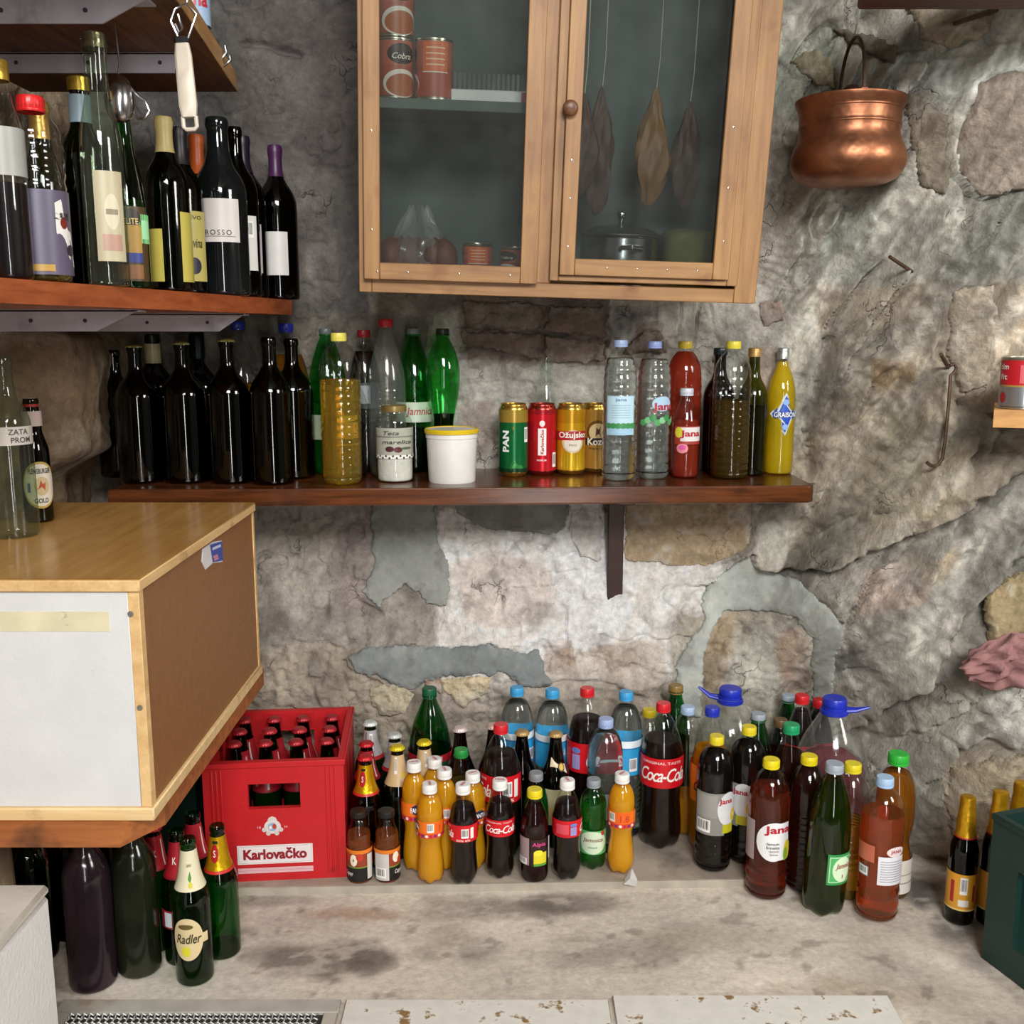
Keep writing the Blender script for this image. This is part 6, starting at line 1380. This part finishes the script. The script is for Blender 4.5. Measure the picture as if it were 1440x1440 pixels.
for i in range(1, 4):
    for nm, a, b in (('divider', (-W_/2+.013, .012+(D__-.024)*i/4-.0008, .010), (W_/2-.013, .012+(D__-.024)*i/4+.0008, .11)), ('divider', (-W_/2+.012+(W_-.024)*i/4-.0008, .013, .010), (-W_/2+.012+(W_-.024)*i/4+.0008, D__-.013, .11))):
        mb = MB(); mb.box(a, b); part(nm, mb, M_cr, rc, False)
# its bottles: one built, the rest copied
proto = dict(name='beer_bottle', kind='beer', label='green beer bottle with red crown and red neck label standing in the red crate', x=0, y=1, z=0, R=.0305, H=.250, shell=GLG, liq=BEERG, fill=.6, rn=.0125,
             cap=('crown', '#a8222a', .0085, .0142), labels=[(.58, .82, 0, 359, ink('#a01c28'), [('rect', .22, .27, .1, .9, ink('#d8c4c0')), ('rect', -.10, -.02, .2, .8, ink('#c98a8a')), ('rect', -1, 1, 0, .05, ink('#7a1420'))], 'neck_label')], group='red-capped beers in the red crate')
pb_ = build_bottle(proto)
def copy_tree(o, parent=None):
    c = o.copy(); COL.objects.link(c); c.parent = parent
    for ch in o.children: copy_tree(ch, c)
    return c
first = True; ca, sa = math.cos(ang), math.sin(ang)
kids = list(pb_.children)
for row in range(1, 4):
    for colm in range(4):
        lx = -W_/2 + .012 + (W_-.024)*(colm+.5)/4; ly = .012 + (D__-.024)*(row+.5)/4
        if first: c = pb_; first = False
        else: c = copy_tree(pb_)
        c['label'] = 'red-crate beer, %s, %s' % (['', 'first row behind name plate', 'middle row', 'row under grip ribs'][row], ['first from the dark green crate', 'second from the dark green crate', 'third from the dark green crate', 'fourth from the dark green crate'][colm])
        c.location = (rc.location.x + ca*lx - sa*ly, rc.location.y + sa*lx + ca*ly, BZ+.0105); c.rotation_euler = (0, 0, R_(17*((row*3+colm*5) % 7) - 40))
M_gc = pm('dark_green_crate_plastic', C('#10302a'), .45, var=.12, vscale=16, bump=.1)
g0 = atZ(1380, 1346, 0); d1 = Vector((.324, -.946)); d2 = Vector((.946, .324))
gw, gd = .40, .30
gc = crate('bottle_crate', 'dark green plastic crate with a big hand opening beside the gold-foiled beers', (g0.x + d1.x*gw/2, g0.y + d1.y*gw/2, 0), math.atan2(d1.y, d1.x), gw, gd, .285, M_gc, (.135, .06, .205), ribs=False)
dc = crate('bottle_crate', 'dark green crate in deep shade between the side wall and the red crate', (-.795, 2.03, 0), 0, .25, .28, .275, M_gc, (.05, .17, .22), ribs=False)

# ------------------------------------------------------------------ copper kettle on the rock
KY = 2.20
kc = atY(1190, 262, KY); kr = 79/FPX*depth(kc); kz = kc.z
kt = thing('copper_kettle', 'hammered copper kettle with bail handle hanging on a wire', 'kettle', (kc.x, KY, kz))
M_cop = None
m, nt, out = newmat('hammered_copper'); b = N(nt, 'ShaderNodeBsdfPrincipled', Roughness=.40, Metallic=.9)
tc = N(nt, 'ShaderNodeTexCoord'); nz = N(nt, 'ShaderNodeTexNoise', Scale=9.0, Detail=6.0); L(nt, tc.outputs['Object'], nz.inputs['Vector'])
rp = N(nt, 'ShaderNodeValToRGB'); rp.color_ramp.elements[0].color = (*C('#68402e'), 1); rp.color_ramp.elements[1].color = (*C('#bd7f5c'), 1); rp.color_ramp.elements[0].position = .3; rp.color_ramp.elements[1].position = .7
L(nt, nz.outputs[0], rp.inputs[0]); L(nt, rp.outputs[0], b.inputs['Base Color'])
vz = N(nt, 'ShaderNodeTexVoronoi', Scale=70.0, _feature='SMOOTH_F1'); L(nt, tc.outputs['Object'], vz.inputs['Vector'])
bpn = N(nt, 'ShaderNodeBump', Strength=.22, Distance=.004); L(nt, vz.outputs['Distance'], bpn.inputs['Height']); L(nt, bpn.outputs[0], b.inputs['Normal']); L(nt, b.outputs[0], out.inputs[0]); M_cop = m
hk_ = .168
kp = [(0, .0), (kr*.45, .0), (kr*.80, .008), (kr*.97, .030), (kr*1.0, .050), (kr*.96, .070), (kr*.88, .088), (kr*.855, .100), (kr*.86, .112), (kr*.875, .1135), (kr*.875, .1165), (kr*.865, .118), (kr*.87, .142), (kr*.885, .1435), (kr*.885, .1465), (kr*.89, .148), (kr*.955, hk_-.004), (kr*.955, hk_), (kr*.93, hk_)]
mb = MB(); mb.lathe(chaikin(kp, 1), 56); part('body', mb, M_cop, kt)
mb = MB(); mb.lathe([(kr*.94, hk_-.002), (kr*.7, hk_+.004), (kr*.2, hk_+.008), (.014, hk_+.012), (.018, hk_+.022), (.012, hk_+.028), (0, hk_+.029)], 40)
part('lid', mb, pm('dark_copper', C('#4a3024'), .5, metal=.7, var=.2), kt)
M_fe = pm('rusty_iron', C('#5a4636'), .6, metal=.5, var=.3, vscale=60)
hw = .002; mb = MB()
pts = []
for i in range(21):
    t = math.pi*i/20; pts.append((-hw*math.cos(t)*1.0, -.085*math.cos(t), hk_ - .006 + .125*math.sin(t)**.8))
mb.tube(pts, .0036, 8); part('bail_handle', mb, M_fe, kt)
for s in (-1, 1):
    mb = MB(); mb.box((s*hw-.008, s*.085-.004, hk_-.03), (s*hw+.008, s*.085+.006, hk_+.008), bev=.002); part('lug', mb, M_cop, kt)
wt = atY(1212, 0, KY)
mb = MB(); mb.tube([(0, 0, hk_+.124), (wt.x-kc.x, 0, wt.z-kz), (wt.x-kc.x+.003, .0, wt.z-kz+.12)], .0016, 6); part('hanging_wire', mb, pm('pale_wire', C('#a8aca0'), .5, metal=.5), kt)
# nails, rod hook
def surf(px, py, lift=0.0):
    """point of the rough wall seen through this spot of the photograph"""
    i = np.argmin((PX-px)**2 + (PY-py)**2); return Vector((float(X.flat[i]), float(V3[..., 1].flat[i]) - lift, float(Z.flat[i])))
def nail(label, base, tip, out, r=.004):
    a = surf(*base); b = atY(tip[0], tip[1], a.y - out); mb = MB(); v = (b-a).normalized()
    mb.tube([a - v*.02, a, a + (b-a)*.5, b], [r*.8, r, r, r*.9], 8); o = link('iron_nail', mb.mesh('iron_nail', M_fe)); return tag(o, label, 'nail')
nail('short rusty nail in the rock below the copper kettle', (1278, 379), (1251, 361), .05)
nail('long rusty nail high on the rock under the beam', (1402, 14), (1342, 33), .03, .005)
a = surf(1340, 517)
rh = thing('rod_hook', 'long rusty rod with hooked end hanging from a nail in the rock', 'hook', a)
b_ = atY(1323, 498, min(surf(px, py).y for px, py in ((1335, 560), (1330, 600), (1325, 640))) - .03); mb = MB(); mb.tube([a - (b_-a).normalized()*.02, a, b_], [.004, .0045, .004], 8); abs_child(part('nail', mb, M_fe, rh), rh)
yk = min(surf(px, py).y for px, py in ((1340, 517), (1335, 560), (1330, 600), (1325, 640), (1310, 654))) - .012; yk = min(yk, a.y - .02)
def pk(px, py): return atY(px, py, yk)
mb = MB(); mb.tube([pk(1336, 514), pk(1342, 512), pk(1345, 517), pk(1342, 524), pk(1337, 528), pk(1334, 570), pk(1329, 620), pk(1325, 645), pk(1320, 653), pk(1314, 656), pk(1308, 654), pk(1303, 650)], .0037, 8); abs_child(part('rod', mb, M_fe, rh), rh)
# small shelf with a tin at the picture edge
s0 = atY(1398, 576, 1.90)
rs = thing('bracket_shelf', 'small pale wooden shelf fixed to the rock, holding a tin', 'shelf', (s0.x+.15, 1.98, s0.z-.033))
mb = MB(); mb.prism([(s0.x, 1.90), (s0.x+.35, 1.80), (s0.x+.35, 2.05), (s0.x*2.10/1.90, 2.10)], s0.z-.033, s0.z)
abs_child(part('plank', mb, wood('pale_plank', C('#a8743a'), C('#cf9c5a'), 'x', rough=.5, scale=4), rs, False), rs)
def tin(name, label, loc, R, H, wrap_bg, prims, rot=None, rotz=0, group=None, tilt=None):
    t = thing(name, label, 'tin', loc, rotz, group)
    if rot is not None: t.rotation_euler = rot
    mb = MB(); mb.lathe([(0, .003), (R*.9, .003), (R*.94, 0), (R, .001), (R, .004), (R*.975, .005), (R*.975, H-.005), (R, H-.004), (R, H-.001), (R*.95, H), (R*.92, H-.003), (0, H-.003)], 36)
    part('body', mb, pm('tin_metal', C('#c9c2b2'), .28, metal=.9, var=.05), t)
    prof = [(R*.975, 0), (R*.975, H)]
    part('paper_label', wrap_label(prof, .006, H-.006, 0, 359, wrap_bg, prims), None, t, angle=30); return t
ct = atY(1436, 572, 1.93)
tin('food_tin', 'red and silver tin on the small pale shelf', (ct.x, ct.y+.0, s0.z), .040, .096, ink('#c21f2a'), [('rect', -1, 1, 0, .42, pm('tin_silver_print', C('#b9b9bd'), .3, metal=.8)), ('rect', -1, 1, .42, .46, ink('#b08a4a')), T('cim', -.30, .86, .16, .12, ink('#f0e4e0'), bold=.02), T('fit', -.30, .64, .14, .12, ink('#f0e4e0')), ('rect', -.05, .1, .5, .9, ink('#d8626a')), ('bar', .02, .18, .05, .36), ('ell', -.3, .18, .06, .12, ink('#b02028'))], rotz=math.atan2(-ct.x, ct.y))
# pink cloth
cc = surf(1412, 930); cy = cc.y - .045; c0 = atY(1418, 930, cy)
n, m_ = 40, 64; vs = []; fs = []
for i in range(n+1):
    th = math.pi*i/n
    for j in range(m_):
        ph = 2*math.pi*j/m_; sx = math.sin(th)*math.cos(ph); sz = math.cos(th); sy = math.sin(th)*math.sin(ph)
        ang_ = math.atan2(sz-1.1, sx-.9); fold = .30*(.6-abs(math.sin(6*ang_ + 3*sx + 2*sz))) + .20*(.6-abs(math.sin(13*ang_ + 6*sz*sx + 1))) + .10*math.sin(13*sx+9*sz)
        k = 1 + fold*(.6 if sy < 0 else .15)
        xx = sx*.092*(1+.10*math.sin(5*ph+2)); zz = sz*.054*(1+.08*math.sin(3*ph)) + .018*sx
        vs.append((c0.x + xx*k, c0.y + sy*.034*(1+2.2*fold), c0.z + zz*(1+.3*fold)))
for i in range(n):
    for j in range(m_): fs.append((i*m_+j, (i+1)*m_+j, (i+1)*m_+(j+1) % m_, i*m_+(j+1) % m_))
mb = MB(); mb.add(vs, fs)
o = link('cleaning_cloth', mb.mesh('cleaning_cloth', pm('dusty_pink_cloth', C('#946b69'), .9, var=.18, vscale=20, bump=.4, bscale=160, dirt=C('#6a4640'), dscale=14, dlo=.62, dhi=.75), angle=80)); tag(o, 'crumpled dusty pink cloth stuffed on the rock', 'cloth')
# plastic scrap on the board edge
s = atZ(886, 1243, BZ)
mb = MB(); vs = [(-.014, -.006, 0), (.012, -.010, -.008), (.016, .006, .002), (.004, .004, .030), (-.010, .008, .004), (-.002, -.010, .014)]
mb.add([(s.x+a, s.y+b, BZ+.003+max(c, -.003)) for a, b, c in vs], [(0, 1, 5), (1, 2, 5), (2, 3, 5), (0, 5, 4), (5, 3, 4), (2, 4, 3), (0, 4, 2), (0, 2, 1)])
o = link('plastic_scrap', mb.mesh('plastic_scrap', shell('milky_plastic', (.8, .8, .8), rough=.3, haze=.5, hazecol=(.85, .86, .86)), False)); tag(o, 'crumpled scrap of milky plastic on the board edge', 'plastic scrap')

# ------------------------------------------------------------------ glazed wall cabinet and what is in it
cb = atY(786, 419, 2.09)
cab = thing('wall_cabinet', 'old pine wall cabinet with two glazed doors, hung crooked', 'cabinet', cb); cab.rotation_euler = (R_(6.0), R_(1.6), R_(2.6))
MC = Matrix.LocRotScale(cb, Euler(cab.rotation_euler), None)
M_pine = wood('pine_upright', C('#7c5838'), C('#ab8152'), 'z', rough=.5, scale=4, dirt=C('#7a4c2c'))
M_pineh = wood('pine_rail', C('#7c5838'), C('#ab8152'), 'x', rough=.5, scale=4, dirt=C('#7a4c2c'))
M_int = pm('grey_green_interior', C('#5a635e'), .8, var=.15, vscale=10)
M_pane = shell('dusty_pane', (.80, .83, .82), rough=.03, haze=.028, hazecol=(.5, .53, .52))
HT = .82
def cp(name, a, b, mat, bev=.0015, parent=cab):
    mb = MB(); mb.box(a, b, bev=bev); return part(name, mb, mat, parent)
HWc = .397
cp('side_panel', (-HWc, .02, 0), (-HWc+.018, .34, HT), M_pine); cp('side_panel', (HWc-.018, .02, 0), (HWc, .34, HT), M_pine)
cp('bottom_panel', (-HWc+.018, .02, .008), (HWc-.018, .34, .026), M_pineh); cp('top_panel', (-HWc, .0, HT), (HWc, .34, HT+.018), M_pineh)
cp('back_panel', (-HWc+.018, .33, .026), (HWc-.018, .34, HT), M_int, 0)
cp('partition', (-.046, .03, .026), (-.030, .33, HT), M_int); cp('inner_shelf', (-HWc+.018, .03, .345), (-.046, .33, .365), M_int)
cp('stile', (-HWc, 0, .0), (-.372, .02, HT), M_pine); cp('stile', (.352, 0, 0), (HWc, .02, HT), M_pine); cp('stile', (-.060, 0, .028), (-.018, .02, HT), M_pine)
cp('bottom_rail', (-.372, 0, 0), (.352, .02, .028), M_pineh)
def door(x0, x1, z0, z1, wl, wr, wb, name='door', y0=-.018):
    d = cp(name, (x0, y0, z0), (x0+wl, -.0005, z1), M_pine)
    cp('door_stile', (x1-wr, y0, z0), (x1, -.0005, z1), M_pine, parent=d); cp('door_rail', (x0+wl, y0, z0), (x1-wr, -.0005, z0+wb), M_pineh, parent=d)
    cp('door_rail', (x0+wl, y0, z1-.03), (x1-wr, -.0005, z1), M_pineh, parent=d)
    mb = MB(); mb.box((x0+wl-.004, y0+.007, z0+wb-.004), (x1-wr+.004, y0+.010, z1-.026)); pn = part('pane', mb, M_pane, d, False)
    return d
dl = door(-.386, -.046, .0265, HT-.01, .031, .034, .032)
dr = door(-.022, .354, .034, HT-.01, .018, .022, .012, y0=-.014)
# applied inner frame of the second door
for nm, a, b, mt in (('glazing_bead', (-.004, -.024, .046), (.026, -.0142, HT-.02), M_pine), ('glazing_bead', (.300, -.024, .046), (.333, -.0142, HT-.02), M_pine), ('glazing_bead', (.026, -.024, .046), (.300, -.0142, .078), M_pineh)):
    cp(nm, a, b, mt, parent=dr)
mb = MB(); mb.lathe(chaikin([(0, 0), (.006, 0), (.006, .008), (.013, .012), (.0155, .020), (.012, .027), (0, .029)], 2), 24)
kn = link('knob', mb.mesh('knob', wood('dark_knob', C('#4a2c1c'), C('#7a5238'), 'z', rough=.4)), dr, (.003, -.0145, .352), (R_(90), 0, 0))
for (x, z) in ((-.37, .3), (-.37, .12), (-.30, .042), (-.2, .042), (-.10, .042), (-.36, .042), (.011, .19), (.011, .26), (.011, .10), (.09, .062), (.15, .062), (.21, .062), (.27, .062), (.317, .33), (.317, .22), (.317, .12)):
    mb = MB(); mb.lathe([(0, 0), (.0018, 0), (.0018, .0006), (0, .001)], 8); y = -.0183 if x < -.03 else -.0243
    link('nail_head', mb.mesh('nail_head', M_steel), dl if x < -.03 else dr, (x, y, z), (R_(90), 0, 0))
def put(o, x, y, z, rz=0):
    o.matrix_world = MC @ Matrix.Translation((x, y, z)) @ Matrix.Rotation(rz, 4, 'Z'); return o
def tomato(lbl, x, y, z, R, H, rz, group=None):
    t = tin('food_tin', lbl, (0, 0, 0), R, H, ink('#a8503a'), [('rect', -1, 1, .55, 1, ink('#b0604a')), ('ell', 0, .76, .26, .19, ink('#1d1a1a')), ('ell', 0, .76, .24, .165, ink('#3a2420')), T('Cobra', 0, .72, .34, .11, ink('#e8e0d4'), shear=.3), ('ell', .0, .22, .34, .26, ink('#e0d6cc')), ('ell', .02, .19, .30, .21, ink('#a85a30')), ('rect', .42, .86, .44, .98, ink('#d8693a')), *[('rect', .48, .80, .56+.1*i, .585+.1*i, ink('#e8c0a0')) for i in range(4)], ('rect', .42, .86, .43, .45, ink('#e6d8c8'))], group=group)
    put(t, x, y, z, rz); return t
tomato('bottom tin of the stack behind the cabinet glass', -.332, .085, .3655, .0355, .110, R_(25))
tomato('upper tin of the stack behind the cabinet glass', -.332, .085, .476, .0355, .110, R_(20))
tomato('single tin with orange panel turned out on the inner cabinet shelf', -.257, .085, .3655, .0365, .112, R_(-108))
tomato('small orange-panelled tin on the cabinet floor by the plastic bag', -.164, .10, .0265, .030, .072, R_(-112))
tomato('small tin at the partition on the cabinet floor', -.085, .14, .0265, .030, .066, R_(-40))
bxp = thing('packet', 'flat white packet with a ribbed clear lid on the inner cabinet shelf', 'packet'); put(bxp, -.145, .12, .3655)
mb = MB(); mb.box((-.078, -.05, 0), (.085, .06, .024), bev=.002); part('tray', mb, ink('#d8d6d4'), bxp)
mb = MB(); mb.box((.06, -.0506, .003), (.0855, -.05, .021)); part('end_print', mb, ink('#b8485a'), bxp, False)
mb = MB()
for i in range(16): mb.box((-.074+i*.0095, -.046, .024), (-.074+i*.0095+.007, .056, .055), bev=.002)
part('clear_lid', mb, shell('ribbed_clear_plastic', (.8, .82, .82), rough=.1, haze=.12), bxp)
# plastic bag of something brown-red
bag = thing('plastic_bag', 'clear crumpled plastic bag of reddish food on the cabinet floor', 'bag'); put(bag, -.288, .13, .0265)
mb = MB(); rnd = random.Random(3)
for k in range(7): mb.lathe(chaikin([(0, 0), (.02, .0), (.032, .03), (.026, .066), (0, .082)], 2), 16, cx=-.054+.018*k, cy=rnd.uniform(-.03, .03), cz=0)
part('contents', mb, pm('dried_red_food', C('#6a3a30'), .6, var=.4, vscale=40), bag)
vs = []; fs = []; n, m_ = 20, 40
for i in range(n+1):
    t = i/n
    for j in range(m_):
        ph = 2*math.pi*j/m_; r = (1-.80*t**1.5)*(1 + .12*math.sin(7*ph+6*t) + .08*math.sin(13*ph-9*t)); vs.append((.080*r*math.cos(ph), .065*r*math.sin(ph), .002+.125*t*(1+.15*math.sin(5*ph))))
for i in range(n):
    for j in range(m_): fs.append((i*m_+j, i*m_+(j+1) % m_, (i+1)*m_+(j+1) % m_, (i+1)*m_+j))
mb = MB(); mb.add(vs, fs); part('film', mb, shell('crinkled_film', (.93, .93, .94), rough=.12, haze=.12), bag, angle=25)
# cooking pot with glass lid
cpn = thing('cooking_pot', 'steel cooking pot with glass lid on the cabinet floor', 'pot'); put(cpn, .135, .13, .0265)
mb = MB(); mb.lathe([(0, 0), (.078, 0), (.083, .006), (.083, .092), (.086, .094), (.084, .096), (.080, .094), (.080, .008), (0, .006)], 40); part('body', mb, M_steel, cpn)
mb = MB(); mb.lathe(chaikin([(.084, .097), (.070, .108), (.04, .117), (0, .120)], 2), 40); part('glass_lid', mb, shell('lid_glass', (.7, .75, .75), rough=.02), cpn)
mb = MB(); mb.lathe([(.086, .096), (.0875, .098), (.086, .101), (.082, .099)], 40); part('lid_rim', mb, M_steel, cpn)
mb = MB(); mb.lathe(chaikin([(0, .118), (.006, .118), (.005, .128), (.009, .134), (.009, .144), (0, .148)], 1), 20); part('lid_knob', mb, M_steel, cpn)
for s in (-1, 1):
    mb = MB(); mb.tube([(s*.02+.01, -.083, .070), (s*.02+.01, -.100, .074), (.01, -.108, .076)], .005, 8); part('handle', mb, M_steel, cpn)
# hanging dried meat
M_meat = pm('dried_meat', C('#4a2a20'), .6, var=.4, vscale=18, bump=.6, bscale=40); M_ham = pm('smoked_ham', C('#8a5f2c'), .55, var=.3, vscale=14, bump=.4, bscale=30)
def meat(label, x, y, zt, ln, r, mat, seed, flat_=.6):
    t = thing('dried_meat', label, 'meat'); put(t, x, y, zt-ln)
    pr = [(0, 0), (r*.35, ln*.03), (r*.7, ln*.15), (r, ln*.38), (r*.8, ln*.62), (r*.42, ln*.82), (r*.15, ln*.95), (0, ln)]
    mb = MB(); mb.lathe(chaikin(pr, 2), 26, fn=lambda rr, z, a: (rr*(1+.16*math.sin(3*a+z*40+seed)+.08*math.sin(7*a-z*70))*(1 if abs(math.cos(a)) < .6 else flat_+.2), z)); part('body', mb, mat, t)
    mb = MB(); mb.tube([(0, 0, ln*.93), (.004, 0, ln+.05), (.002, 0, HT-.001-(zt-ln))], .0012, 5); part('string', mb, pm('string', C('#b8b09a'), .8), t)
meat('long dark strip of dried meat hanging beside the partition', .045, .13, .40, .20, .034, M_meat, 1)
meat('second dark strip of dried meat hanging lower behind the cabinet glass', .085, .17, .42, .26, .032, M_meat, 3)
meat('yellowish smoked piece hanging beside the dark dried meat', .015, .19, .44, .16, .026, M_ham, 5)
meat('yellow-brown smoked shank hanging over the cooking pot', .195, .16, .42, .24, .036, M_ham, 7)
meat('dark dried piece hanging by the cabinet side', .275, .20, .40, .22, .034, M_meat, 9)
gcl = thing('folded_cloth', 'olive green folded cloth beside the cooking pot in the cabinet', 'cloth'); put(gcl, .285, .15, .0265)
mb = rock_mesh('x', (0, 0, .055), (.058, .07, .06), 8, None); part('fold', mb, pm('olive_cloth', C('#5a5a20'), .9, var=.2, bump=.4), gcl, angle=70)
